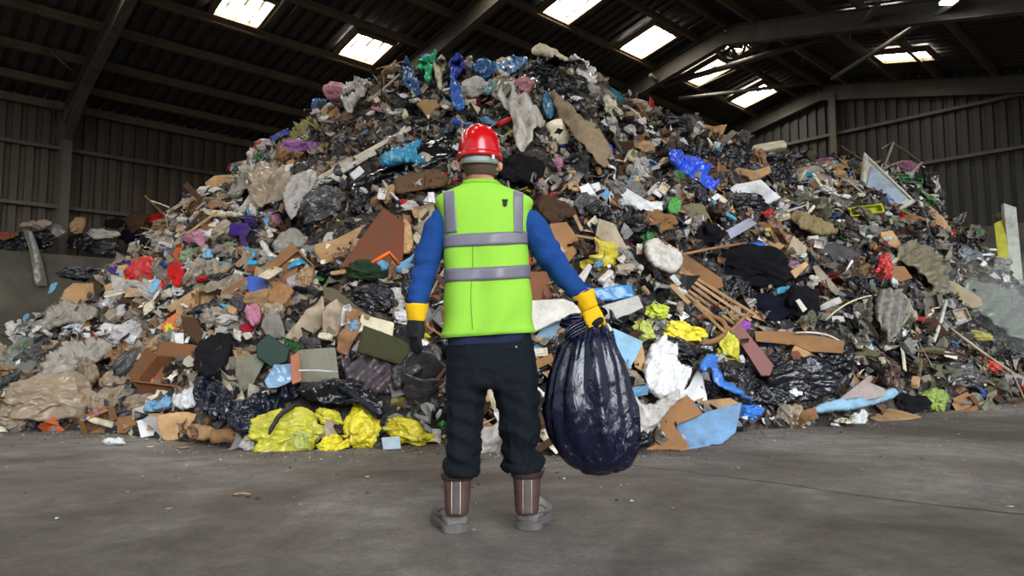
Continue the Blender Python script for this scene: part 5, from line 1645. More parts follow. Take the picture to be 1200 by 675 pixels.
slab('white_sheet', [(846, 228), (862, 216), (890, 212), (916, 231), (902, 238), (892, 246), (866, 236), (848, 240)], RI('white'), 'bright white sheet lying across the slope', 'sheet', 'bright white sheet', thick=.015, lift=.22, bend=.05)
slab('metal_trim', [(840, 276), (878, 255), (888, 262), (846, 286)], mat('rigid', 'lilac grey', (150, 150, 168)), 'lilac grey metal panel above the brown pole', 'panel', 'lilac grey panel', thick=.03, lift=.34)
slab('white_sheet', [(884, 258), (902, 250), (930, 244), (952, 238), (926, 248), (898, 262), (888, 266)], RI('dirty white'), 'narrow white sheet continuing the lilac grey panel', 'sheet', None, thick=.02, lift=.34, bend=.01)
bag(960, 192, 34, 12, 6, mat('film', 'mauve pink', (160, 96, 130)), 'mauve pink bag on the ridge beside the appliance panel', 'mauve ridge bag', 2)
bag(972, 200, 32, 14, -10, CL('tan'), 'tan cloth bundle under the mauve ridge bag', None, 6, 'cloth_bundle')
bag(946, 184, 22, 14, 0, CL('olive'), 'olive bundle on the ridge behind the mauve bag', None, 4, 'cloth_bundle')
bag(1063, 200, 24, 20, -20, mat('film', 'mauve pink', (160, 96, 130)), 'mauve pink bag beside the propped sticks', 'mauve bag by sticks', 6)
bag(945, 215, 50, 30, 0, FI('beige'), 'beige clear bag between the creased bag and the appliance panel', None, 0)
pole('blue_twine', [(946, 196), (952, 210), (964, 218)], 4, mat('plastic', 'aqua', (60, 170, 190)), 'aqua twine over the beige clear bag', 'twine', lift=.3)

# appliance panel: raised border, inset face, blue scribble
def nface(pts, lift, nrm=None, at=None, off=0.0):
    c = at or centre(pts)
    p0, n0 = surf(*c); t = (CAM - p0).normalized(); n = Vector(nrm).normalized() if nrm else (n0 * .4 + t * .6).normalized()
    p0 = p0 + t * lift + n * off
    return [CAM + ray(x, y) * ((p0 - CAM).dot(n) / ray(x, y).dot(n)) for x, y in pts], n


outer = [(1013, 178), (1073, 236), (1044, 252), (1007, 226)]
Aq, n = nface(outer, .38)
o = slab('appliance_door', outer, mat('rigid', 'enamel', (196, 194, 180)), 'dirty white appliance door lying on the ridge with blue scribble', 'appliance door', 'appliance door', thick=.09, lift=.38, nrm=n, at=centre(outer))
def onq(A, u, v, off): return A[0].lerp(A[1], u).lerp(A[3].lerp(A[2], u), v) + n * off
inn = [onq(Aq, .16, .18, .012), onq(Aq, .90, .16, .012), onq(Aq, .90, .84, .012), onq(Aq, .16, .88, .012)]
V = inn; obj('inner_liner', modify(mesh('il', V, [(0, 1, 2, 3)], False), ('SOLIDIFY', dict(thickness=.02)), ('BEVEL', dict(width=.004))), mat('rigid', 'liner blue', (138, 152, 166)), o)
rim = MB()
cs = [onq(Aq, *q, .01) for q in ((.05, .06), (.96, .06), (.96, .94), (.05, .94))]
for k in range(4): rim.tube([cs[k], cs[(k + 1) % 4]], .025, 8, ref=tuple(n))
obj('door_seal', rim.mesh('seal'), mat('rigid', 'seal', (216, 212, 196)), o)
sc_ = MB()
rnd = random.Random(5)
for k in range(5):
    pts = [onq(Aq, .62 + .2 * rnd.random(), .5 + .3 * rnd.random(), .03) for _ in range(5)]
    sc_.tube(pts, .009, 5, ref=tuple(n))
obj('blue_scribble', sc_.mesh('scr'), mat('rigid', 'ink blue', (40, 86, 150)), o)
pole('wooden_stick', [(1034, 174), (1047, 167), (1036, 196)], 3.2, WO('beige'), 'bent pale stick propped up behind the appliance door', 'stick', 'bent propped stick', lift=.12, n=5)
pole('wooden_stick', [(1034, 198), (1058, 189)], 3.4, WO('beige'), 'straight pale stick beside the mauve bag', 'stick', lift=.2)
pole('wooden_stick', [(1064, 206), (1080, 191)], 3, WO('beige'), 'short pale stick rising behind the mauve bag', 'stick', lift=.1)
pole('wooden_pole', [(1046, 168), (1062, 178), (1078, 190)], 3, WO('olive'), 'olive pole sloping over the ridge end', 'pole', lift=-.1)
put('food_tray', 1068, 214, 22, 7, -10, RI('green'), 'lower green dish below the mauve bag', 'dish', name='plastic_dish', var=2)
put('food_tray', 1052, 209, 24, 6, -6, mat('rigid', 'dish green', (120, 160, 120)), 'upper pale green dish below the mauve bag', 'dish', name='plastic_dish', var=2)
put('food_tray', 1012, 252, 38, 12, 4, mat('rigid', 'lime dish', (170, 178, 40)), 'lime yellow plastic dish below the appliance door', 'dish', name='plastic_dish', var=2, short='lime dish', lift=.8)
slab('plywood_sheet', [(1074, 246), (1088, 240), (1096, 246), (1108, 258), (1116, 272), (1108, 276), (1094, 272), (1082, 262)], CA('tan'), 'torn tan plywood sheet below the appliance door', 'board', 'torn tan plywood', thick=.02, lift=.3, rough=.8, bend=.012)
o, A, n = solid_box('insulation_block', [(1176, 238), (1191, 243), (1200, 342), (1186, 346)], 12, mat('foam', 'insulation white', (200, 204, 190)), 'tall yellow and white insulation block standing at the far end', 'insulation', 'standing insulation block', lift=.4, ox=-2)
slab('yellow_facing', [(1165, 262), (1177, 256), (1187, 345), (1173, 338)], mat('foam', 'insulation yellow', (170, 168, 60)), None, None, None, thick=.06, lift=.42, parent=o)
bag(1176, 256, 16, 20, 80, FI('olive grey'), 'torn clear wrap on top of the standing insulation block', None, 5)

# --- far end, greyish
drape('dust_sheet', [(1042, 296), (1060, 290), (1080, 298), (1096, 318), (1100, 340), (1096, 356), (1082, 344), (1070, 326), (1056, 320), (1044, 312)], mat('film', 'mud film', (132, 122, 98)), 'muddy film draped beside the dark lid', 'plastic film', 'muddy draped film', amp=12, fold=(60, 5), lift=.26)
drape('dust_sheet', [(1018, 352), (1032, 345), (1048, 352), (1056, 372), (1046, 392), (1036, 404), (1030, 412), (1024, 396), (1014, 380)], mat('film', 'grey film', (130, 128, 118)), 'grey film hanging in folds below the cream cable', 'plastic film', 'grey hanging film', amp=12, fold=(8, 5), lift=.26)
drape('dust_sheet', [(996, 356), (1012, 350), (1018, 376), (1012, 404), (1000, 392), (992, 372)], mat('film', 'dark film', (94, 90, 78)), 'dark muddy film beside the grey hanging film', 'plastic film', None, amp=12, fold=(8, 4), lift=.18)
slab('rubber_sheet', [(957, 290), (978, 284), (1010, 296), (1004, 304), (985, 310), (972, 320), (956, 308)], RI('dark grey'), 'dark flat lid with pale edge above the wide tan stick', 'lid', 'dark flat lid', thick=.03, lift=.28, bend=.02)
slab('carton_piece', [(1032, 272), (1046, 270), (1056, 286), (1052, 292), (1034, 284)], FO('tan'), 'ochre foam lump above the muddy draped film', 'foam', 'ochre foam lump', thick=.12, lift=.3)
slab('cardboard_piece', [(1030, 312), (1060, 312), (1070, 326), (1056, 330), (1034, 326)], CA('brown'), 'brown card patch on the muddy draped film', 'cardboard', None, thick=.015, lift=.4)
slab('plywood_sheet', [(1095, 326), (1118, 330), (1150, 350), (1152, 358), (1140, 362), (1104, 348)], mat('wood', 'dusty tan', (150, 136, 106)), 'large dusty tan board beneath the dull films of the far end', 'board', 'large dusty board', thick=.02, lift=.28, bend=.01)
drape('plastic_film', [(1116, 332), (1150, 336), (1190, 346), (1210, 372), (1215, 410), (1180, 402), (1150, 380), (1124, 356)], mat('film', 'dusty green', (138, 146, 132)), 'wide dusty green film over the far end of the heap', 'plastic film', 'dusty green film', amp=12, fold=(50, 4), lift=.2)
bag(1166, 312, 24, 34, 90, PL('grey'), 'crumpled grey bag beside the standing insulation block', 'grey far bag', 9)
bag(1128, 300, 44, 26, -20, mat('plastic', 'slate', (84, 92, 100)), 'slate coloured bag with a blue label near the far end', 'slate bag', 2)
bag(1142, 396, 36, 14, -10, mat('cloth', 'dull yellow', (170, 162, 86)), 'dull yellow cloth under the long pale pole', 'dull yellow cloth', 6, 'cloth_bundle')
bag(1120, 442, 52, 30, -10, PL('dark grey'), 'dark bag with torn silver edge at the far foot of the heap', 'torn silver dark bag', 0, 'refuse_sack')
bag(1048, 442, 22, 24, 80, PL('black'), 'small dark blue black bag above the lime green bag', None, 4)
bag(1064, 438, 18, 28, 90, FI('white'), 'white wrapper beside the dark blue black bag', None, 5)
bag(1060, 474, 60, 26, 0, CL('black'), 'black padded bag at the foot behind the flat tan hardboard', 'black padded bag', 2, 'refuse_sack')
bag(1028, 441, 18, 14, 30, FO('orange'), 'orange sponge piece above the pink insulation board', None, 6, 'sponge')
bag(1160, 430, 26, 14, -30, mat('plastic', 'tomato', (180, 50, 40)), 'tomato red wrapper near the far foot of the heap', 'tomato wrapper', 8)
bag(1178, 450, 50, 26, 0, DG, 'dusty clear bag at the far foot under the pale pole', None, 4)
bag(1010, 420, 40, 22, 10, CL('olive'), 'mossy olive bundle below the grey hanging film', None, 4, 'cloth_bundle')
pole('rubber_hose', [(1072, 412), (1092, 408), (1110, 412), (1130, 414)], 7, CL('olive'), 'thick olive padded hose crossing the far slope', 'hose', 'olive padded hose', lift=.24)
slab('blue_strip', [(1114, 408), (1119, 408), (1122, 424), (1117, 424)], RI('blue'), 'short blue strip hanging off the olive padded hose', 'strip', None, thick=.02, lift=.34)

# --- papers and small coloured things, middle slope
slab('paper_sheet', [(679, 219), (690, 214), (700, 230), (686, 238)], PA('white'), 'pale green white card standing beside the torn white card', 'paper', 'pale standing card', thick=.008, lift=.28)
slab('paper_sheet', [(692, 216), (702, 213), (706, 222), (704, 232), (698, 226)], PA('white'), 'torn white card right next to the pale standing card', 'paper', None, thick=.008, lift=.28)
for k, (x, y, w_, h_, r_, lab) in enumerate(((738, 236, 34, 16, -30, 'uppermost spread newspaper leaf on the middle slope'), (748, 242, 34, 12, -15, 'middle newspaper leaf of the spread on the middle slope'), (762, 244, 26, 12, 5, 'lowest newspaper leaf of the spread on the middle slope'), (772, 236, 8, 18, 10, 'narrow white paper strip beside the spread newspaper'))):
    put('paper_sheet', x, y, w_, h_, r_, PA('white'), lab, 'paper', name='newspaper_leaf', var=k, lift=1.2, short='spread newspaper' if k == 1 else None)
slab('wrapper', [(737, 212), (748, 209), (750, 216), (740, 217)], PA('yellow'), 'yellow label with black print above the newspapers', 'label', 'yellow label', thick=.006, lift=.3)
bag(744, 205, 36, 20, -20, FI('dirty white'), 'pale green clear bag above the yellow label', None, 4)
bag(735, 228, 44, 26, 0, FI('grey'), 'grey clear bag above the newspapers', None, 0)
drape('green_wire', [(776, 246), (786, 241), (792, 252), (788, 262), (776, 258)], mat('plastic', 'grass green', (100, 190, 90)), 'bunch of grass green netting below the orange scraps', 'netting', 'grass green netting', amp=10, lift=.24)
put('bag_scrap', 792, 236, 14, 9, 20, mat('plastic', 'bright orange', (235, 100, 40)), 'bigger bright orange scrap beside the newspapers', 'scrap', name='orange_scrap', lift=1)
put('bag_scrap', 809, 235, 10, 7, 0, mat('plastic', 'bright orange', (235, 100, 40)), 'smaller bright orange scrap beside the newspapers', 'scrap', name='orange_scrap', lift=1)
bag(768, 262, 52, 34, -4, mat('cloth', 'leather', (128, 92, 58)), 'brown leather like barrel shape below the green netting', 'brown barrel shape', 2, 'leather_bundle')
bag(740, 262, 30, 12, 10, RI('black'), 'black bar stuck in the brown barrel shape', None, 2, 'black_tool')
bag(812, 254, 34, 26, 0, mat('cloth', 'moss wool', (116, 112, 82)), 'moss grey woolly bundle above the black furry bundle', 'moss wool bundle', 0, 'cloth_bundle')
bag(652, 230, 20, 10, 0, mat('plastic', 'scarlet', (196, 36, 48)), 'scarlet wrapper above the brown sacking', 'scarlet wrapper', 4)
bag(662, 240, 30, 18, -20, FI('dirty white'), 'white clear bag beside the scarlet wrapper', None, 2)
bag(700, 264, 20, 14, -20, mat('plastic', 'deep blue', (40, 50, 150)), 'deep blue wrapper on top of the split plywood', None, 8)
bag(690, 288, 36, 20, 50, CL('navy'), 'navy shoe beside the split plywood', None, 2, 'worn_shoe')
bag(885, 296, 26, 20, -10, mat('plastic', 'mid cobalt', (20, 84, 190)), 'cobalt blue bag beside the brown pole tip', 'cobalt bag', 4, lift=.7)
bag(904, 270, 16, 14, 0, mat('cloth', 'blood', (150, 26, 30)), 'red cloth knot below the narrow white sheet', 'red cloth knot', 6, 'cloth_bundle')
bag(912, 280, 12, 8, 0, mat('cloth', 'blue2', (24, 50, 120)), 'blue cloth knot beside the red cloth knot', None, 6, 'cloth_bundle')
slab('cardboard_piece', [(896, 288), (914, 284), (920, 288), (910, 296), (900, 298)], WO('tan'), 'tan wedge beside the cobalt bag', 'wedge', None, thick=.03, lift=.34)
slab('hardboard_sheet', [(921, 296), (930, 276), (946, 290), (942, 306), (930, 308)], CL('beige'), 'beige diamond board beside the tan wedge', 'board', 'beige diamond board', thick=.02, lift=.26)
drape('hessian_sack', [(920, 256), (950, 258), (970, 272), (980, 284), (956, 286), (934, 276)], mat('cloth', 'hessian', (136, 122, 88)), 'wide hessian sheet under the lime dish', 'sacking', 'hessian sheet', amp=9, lift=.2)
bag(922, 312, 26, 13, 8, mat('cloth', 'lilac pattern', (150, 108, 140)), 'lilac patterned cloth above the tan board strip', 'lilac patterned cloth', 4, 'cloth_bundle')
slab('wooden_plank', [(926, 318), (944, 306), (948, 310), (932, 326)], WO('tan'), 'tan board strip under the lilac cloth', 'plank', None, thick=.03, lift=.32)
slab('wooden_plank', [(952, 312), (958, 310), (984, 340), (980, 346), (960, 330)], WO('beige'), 'wide tan stick pointing down beside the dark lid', 'plank', 'wide tan stick', thick=.03, lift=.3)
bag(922, 346, 30, 20, 0, mat('plastic', 'cyan2', (50, 150, 185)), 'cyan crumpled wrapper above the black cloth bundle', 'cyan wrapper', 8)
slab('white_strip', [(932, 352), (937, 350), (946, 362), (941, 366)], RI('dirty white'), 'white strip lying on the black cloth bundle', 'strip', None, thick=.01, lift=.4)
bag(1000, 320, 40, 22, 20, mat('cloth', 'ochre', (128, 100, 60)), 'ochre muddy bundle below the dark flat lid', None, 4, 'cloth_bundle')
bag(980, 328, 14, 36, 80, mat('cloth', 'maroon', (96, 24, 22)), 'maroon cloth hanging beside the ochre bundle', None, 2, 'cloth_bundle')
# cyan bag, striped clothes behind worker
drape('cyan_film', [(449, 206), (456, 196), (468, 190), (480, 184), (494, 176), (496, 182), (486, 192), (500, 198), (498, 206), (478, 206), (456, 212)], mat('plastic', 'cyan3', (44, 152, 190)), 'cyan bag stretched beside the helmet', 'bag', 'cyan bag by helmet', amp=12, lift=.3)
bag(497, 190, 22, 18, -30, CL('cream'), 'cream cloth lump on the cyan bag', None, 6, 'cloth_bundle')
bag(472, 208, 34, 14, 15, FI('silver'), 'silvery film strip under the cyan bag', None, 2)
pole('white_strap', [(449, 212), (456, 224), (466, 234)], 3, RI('white'), 'white strap hanging below the cyan bag', 'strap', lift=.35)
drape('brown_blanket', [(462, 226), (476, 214), (498, 208), (524, 212), (530, 224), (510, 232), (484, 232), (470, 240)], mat('cloth', 'brown blanket', (112, 86, 62)), 'brown blanket behind the neck of the worker', 'blanket', 'brown blanket', amp=8, fold=(70, 3), lift=.22)
bag(522, 206, 18, 8, 0, mat('plastic', 'scarlet', (196, 36, 48)), 'scarlet scrap at the shoulder of the worker', None, 4, 'plastic_wrapper')
bag(538, 215, 18, 8, -20, mat('plastic', 'scarlet', (196, 36, 48)), 'scarlet scrap right beside the neck of the worker', None, 6, 'plastic_wrapper')
drape('black_sheeting', [(586, 198), (604, 190), (634, 192), (640, 208), (628, 222), (600, 220), (586, 212)], CL('black'), 'matt black sheeting beside the neck of the worker', 'sheeting', 'matt sheeting by neck', amp=8, lift=.16)
bag(476, 374, 22, 34, 90, FI('white'), 'white bag with yellow print behind the hanging glove', 'yellow printed bag', 5)
bag(466, 352, 34, 26, 0, CW, 'clear bag with pale filling beside the blue sleeve', None, 0)
bag(487, 340, 30, 40, 80, mat('film', 'cream film', (200, 190, 160)), 'cream packet behind the blue sleeve', None, 2)
bag(290, 388, 20, 16, 0, mat('cloth', 'berry', (190, 30, 60)), 'berry red knitted cloth above the dark green container', 'berry red cloth', 6, 'cloth_bundle')
drape('patterned_cloth', [(292, 376), (306, 366), (314, 380), (310, 392), (298, 396)], CL('pink'), 'pink and white patterned cloth beside the berry red cloth', 'cloth', None, amp=10, lift=.24)
for k, (x, y, w_, h_, r_, lab) in enumerate(((246, 398, 24, 14, -20, 'white paper leaf on top of the stack above the stiff black flap'), (256, 404, 22, 14, -10, 'second white paper leaf above the stiff black flap'), (240, 378, 14, 12, 30, 'twisted white paper in the hollow by the fruit box'))):
    put('paper_sheet', x, y, w_, h_, r_, PA('white'), lab, 'paper', var=k + 2, lift=1.2, short='white leaves by flap' if k == 0 else None)

# --- refuse on the ledge along the side wall
def ledge(x, y, v=VC + .25):
    R = ray(x, y); return CAM + R * (v / R.dot(VD))
def on_ledge(kind, x, y, w, h, rot, m, label, cat, var, name):
    p = ledge(x, y); dep = p.y
    pf = PF[kind][var % len(PF[kind])]
    me = pf[0] if isinstance(pf, tuple) else pf
    a = get_v(me); e_ = a.max(0) - a.min(0); s = dep / F
    R = Matrix((Vector((1, 0, 0)), Vector((0, .35, .94)).normalized(), Vector((0, -.94, .35)).normalized())).transposed().to_4x4() @ Matrix.Rotation(math.radians(rot), 4, 'Z')
    o = obj(name, me, m, None, None, label, cat); zz = max(p.z, ZC + h * s * .42)
    o.matrix_world = Matrix.Translation((p.x, p.y, zz)) @ R @ Matrix.Diagonal((w * s / e_[0], h * s / e_[1], (w + h) / 2 * s / e_[0] * .8, 1))
    HERO.append((x, y, w, h, label.split(' on ')[0])) if False else None
on_ledge('plastic_bag', 20, 284, 44, 24, 0, PL('black'), 'black sack on the wall ledge nearest the picture edge', 'bag', 0, 'refuse_sack')
on_ledge('plastic_bag', 8, 276, 26, 14, 0, CL('rust'), 'rusty brown bundle on the wall ledge end', 'bundle', 2, 'cloth_bundle')
on_ledge('plastic_bag', 48, 280, 36, 26, 0, PL('black'), 'black sack on the wall ledge beside the column', 'bag', 4, 'refuse_sack')
on_ledge('plastic_bag', 62, 272, 26, 20, -30, FI('grey'), 'grey clear bag on the ledge at the column foot', 'bag', 6, 'plastic_bag')
on_ledge('plastic_film', 42, 262, 40, 12, 0, FI('beige'), 'beige film on top of the ledge sacks', 'plastic film', 3, 'plastic_film')
on_ledge('plastic_bag', 92, 264, 22, 20, 80, CA('tan'), 'tan paper sack on the ledge beyond the column', 'bag', 6, 'paper_sack')
on_ledge('plastic_bag', 118, 274, 44, 16, -6, CL('dirty white'), 'dirty white cloth bundle on the ledge beyond the column', 'bundle', 2, 'cloth_bundle')
on_ledge('plastic_bag', 94, 284, 30, 22, 0, PL('black'), 'black sack on the ledge under the tan paper sack', 'bag', 0, 'refuse_sack')
on_ledge('plastic_bag', 118, 290, 48, 20, 0, PL('dark grey'), 'dark sack on the ledge under the dirty white bundle', 'bag', 8, 'refuse_sack')
on_ledge('plastic_bag', 152, 276, 26, 22, 0, CL('navy'), 'navy bundle on the ledge where the heap meets the wall', 'bundle', 4, 'cloth_bundle')
on_ledge('plastic_bag', 158, 262, 28, 30, 0, CL('dark brown'), 'dark brown bundle on the ledge above the navy bundle', 'bundle', 6, 'cloth_bundle')
on_ledge('plastic_bag', 178, 256, 30, 14, 20, CL('red'), 'dull red cloth on the ledge behind the grey roll', 'bundle', 2, 'cloth_bundle')
on_ledge('plastic_bag', 194, 262, 50, 18, -8, FI('grey'), 'long grey clear roll on the ledge beside the shoulder of the heap', 'bag', 2, 'plastic_bag')
on_ledge('plastic_bag', 134, 262, 26, 14, 10, CL('black'), 'black cloth on the ledge behind the white bundle', 'bundle', 8, 'cloth_bundle')
# strip hanging over the wall edge
V = []
hang = [(28, 270, .1), (31, 268, -.02), (36, 280, -.08), (42, 300, -.10), (46, 318, -.11), (49, 336, -.12)]
for i, (x, y, dv) in enumerate(hang):
    R = ray(x, y); t = (VC + dv) / R.dot(VD); p = CAM + R * t
    wd = (5 + i * .9) * p.y / F
    for k in range(5): V.append(p + UD * (wd * (k / 4 - .5) * 1.4) - VD * (.02 * math.sin(k * 1.6 + i)))
me = modify(mesh('strip', V, grid_faces(5, len(hang))), ('SOLIDIFY', dict(thickness=.01)), ('SUBSURF', dict(levels=2)))
obj('plastic_strip', me, FI('olive grey'), None, None, 'long pale strip of film hanging down over the concrete push wall', 'plastic film')

# --- crumbs on the floor
for k, (x, y, w_, h_, kind, m_, lab) in enumerate(((120, 520, 0, 0, 0, 0, 0), (198, 597, 8, 9, 'paper_sheet', PA('beige'), 'small curled leaf lying on the bare floor ahead of the muddy sacks'),
        (284, 582, 22, 4, 'wooden_stick', WO('tan'), 'thin twig on the floor ahead of the yellow sacks'), (1184, 594, 8, 4, 'paper_sheet', PA('cream'), 'small cream scrap on the floor far from the heap'),
        (92, 556, 8, 3, 'paper_sheet', PA('grey'), 'tiny grey paper chip on the floor before the muddy sack'), (176, 524, 10, 4, 'paper_sheet', PA('cream'), 'cream paper chip on the floor by the curled brown board'),
        (214, 526, 16, 6, 'cardboard_piece', CA('tan'), 'torn card corner on the floor by the curled brown board'), (978, 500, 10, 8, 'bag_scrap', PA('white'), 'white paper twist on the floor by the clear floor bag'))):
    if w_: put(kind, x, y, w_, h_, 0, m_, lab, 'scrap' if kind != 'wooden_stick' else 'twig', name={'paper_sheet': 'paper_scrap', 'wooden_stick': 'twig', 'cardboard_piece': 'card_scrap', 'bag_scrap': 'paper_twist'}[kind], face=0, lift=.5)
# ------------------------------------------------------------------ the many smaller pieces between them
RF = random.Random(77)


def pal_at(x, y):
    """what sort of stuff lies in this part of the heap"""
    if y < 215 and 440 < x < 760: return 'top'
    if x > 940 and y > 225: return 'far'
    if x > 700: return 'right'
    if x < 330: return 'left'
    return 'mid'


FILMC = {'top': ['dirty white', 'black', 'beige', 'black', 'dirty white', 'light blue', 'dark grey', 'brown', 'beige', 'olive grey', 'black'],
         'far': ['olive grey', 'grey', 'dark grey', 'olive', 'black', 'dark brown', 'olive grey', 'grey', 'olive', 'black'],
         'right': ['grey', 'black', 'black', 'dark grey', 'beige', 'olive', 'dark brown', 'black', 'dirty white', 'brown'],
         'left': ['beige', 'beige', 'dirty white', 'grey', 'tan', 'dirty white', 'beige', 'olive grey', 'dark grey', 'brown'],
         'mid': ['dark grey', 'black', 'beige', 'dark brown', 'grey', 'brown', 'dirty white', 'black', 'tan', 'black']}
ACC = {'top': ['blue', 'teal', 'red', 'cyan', 'pink', 'light blue'], 'far': ['green', 'red', 'blue', 'yellow', 'white'], 'right': ['blue', 'red', 'cyan', 'orange', 'green', 'white', 'yellow'],
       'left': ['green', 'purple', 'red', 'olive', 'light blue', 'rust', 'pink', 'navy'], 'mid': ['red', 'white', 'light blue', 'yellow', 'purple']}
# kind: how many, size range in metres, material kind, noun phrases, category
SPEC = [
    ('plastic_film', 300, (.24, .60), 'film', 'film', ('crumpled', 'torn', 'twisted', 'wrinkled'), 'plastic film'),
    ('plastic_strip', 150, (.25, .7), 'plastic', 'strip', ('thin', 'curling', 'loose', 'stringy'), 'strip'),
    ('plastic_bag', 200, (.16, .38), None, 'bag', ('crumpled', 'squashed', 'tied', 'slack'), 'bag'),
    ('cloth_rag', 190, (.20, .46), 'cloth', 'rag', ('limp', 'dirty', 'creased', 'torn'), 'rag'),
    ('cardboard_piece', 220, (.15, .38), 'card', 'cardboard', ('torn', 'bent', 'flattened', 'creased'), 'cardboard'),
    ('paper_sheet', 170, (.08, .19), 'paper', 'paper', ('curled', 'creased', 'loose', 'folded'), 'paper'),
    ('plastic_wrapper', 260, (.06, .16), 'plastic', 'wrapper', ('small', 'crushed', 'tiny', 'scrunched'), 'wrapper'),
    ('wooden_plank', 60, (.3, .75), 'wood', 'plank', ('short', 'broken', 'narrow', 'splintered'), 'plank'),
    ('wooden_stick', 80, (.3, .8), 'wood', 'stick', ('thin', 'bent', 'snapped', 'slender'), 'stick'),
    ('plastic_bottle', 60, (.18, .30), 'rigid', 'bottle', ('dented', 'squashed', 'empty', 'dirty'), 'bottle'),
    ('food_tray', 46, (.12, .24), 'rigid', 'tray', ('shallow', 'tipped', 'cracked', 'dirty'), 'tray'),
    ('drink_can', 46, (.09, .13), 'metal', 'can', ('crushed', 'dented', 'shiny', 'tilted'), 'can'),
    ('foam_chunk', 70, (.10, .24), 'foam', 'foam chunk', ('broken', 'rough', 'squarish', 'small'), 'foam'),
    ('cardboard_box', 40, (.22, .38), 'card', 'carton', ('open', 'battered', 'collapsed', 'tipped'), 'box'),
]
CARDC = ['brown', 'tan', 'brown', 'tan', 'cream', 'dark brown']
NAMEC = {'dirty white': 'off-white', 'olive grey': 'olive grey'}
USED = set(o['label'].lower() for o in bpy.data.objects if 'label' in o)
LABCOUNT = {}


def rel_label(adj, coln, noun, x, y):
    near = sorted(HERO, key=lambda h: math.hypot((h[0] - x) / (1 + h[2] / 60), (h[1] - y) / (1 + h[3] / 60)))[:12]
    for rank, h in enumerate(near):
        dx, dy = x - h[0], y - h[1]
        if abs(dx) < h[2] * .35 and abs(dy) < h[3] * .35:
            rels = ['lying on']
        elif abs(dy) > abs(dx):
            rels = ['just above' if dy < 0 else 'just below'] if rank < 3 else ['above' if dy < 0 else 'below']
        else:
            rels = ['just left of' if dx < 0 else 'just right of'] if rank < 3 else ['to the left of' if dx < 0 else 'to the right of']
        for r in rels:
            lab = '%s %s %s %s the %s' % (adj, coln, noun, r, h[4])
            if lab.lower() not in USED and len(lab.split()) <= 16:
                USED.add(lab.lower()); return lab
    a, b_ = near[0], near[1]
    for i in range(2, 8):
        lab = '%s %s %s between the %s and the %s' % (adj, coln, noun, near[0][4], near[i][4])
        if lab.lower() not in USED and len(lab.split()) <= 16:
            USED.add(lab.lower()); return lab
    return None


def free(x, y, s):
    for h in HERO:
        k, q = (.56, .3) if h[1] > 430 else (.47, .3)
        if abs(x - h[0]) < h[2] * k + s * q and abs(y - h[1]) < h[3] * k + s * q * .8: return False
    return True


SPOTS = []


def cov(x, y, r):
    """few overlaps between fillers of a size"""
    k = 0
    for (a, b_, q) in SPOTS[-1400:]:
        if abs(a - x) < 60 and math.hypot(a - x, b_ - y) < (r + q) * .42: k += 1
    return k


def sample(edge=False):
    # uniform over the front surface, drawn in world space on the smooth surface
    while True:
        i = RF.uniform(8, NI - 8); j = RF.uniform(1, NJ + (5 if edge else 1))
        p = SA[int(i) * (NJ + NB) + int(j)]
        x, y, d = proj(Vector(p))
        if not (-25 < x < 1225 and y < 540): continue
        # density correction: cells grow with distance
        if RF.random() > (0.25 + 0.75 * d / 14): continue
        return x + RF.uniform(-6, 6), y + RF.uniform(-3, 3), d


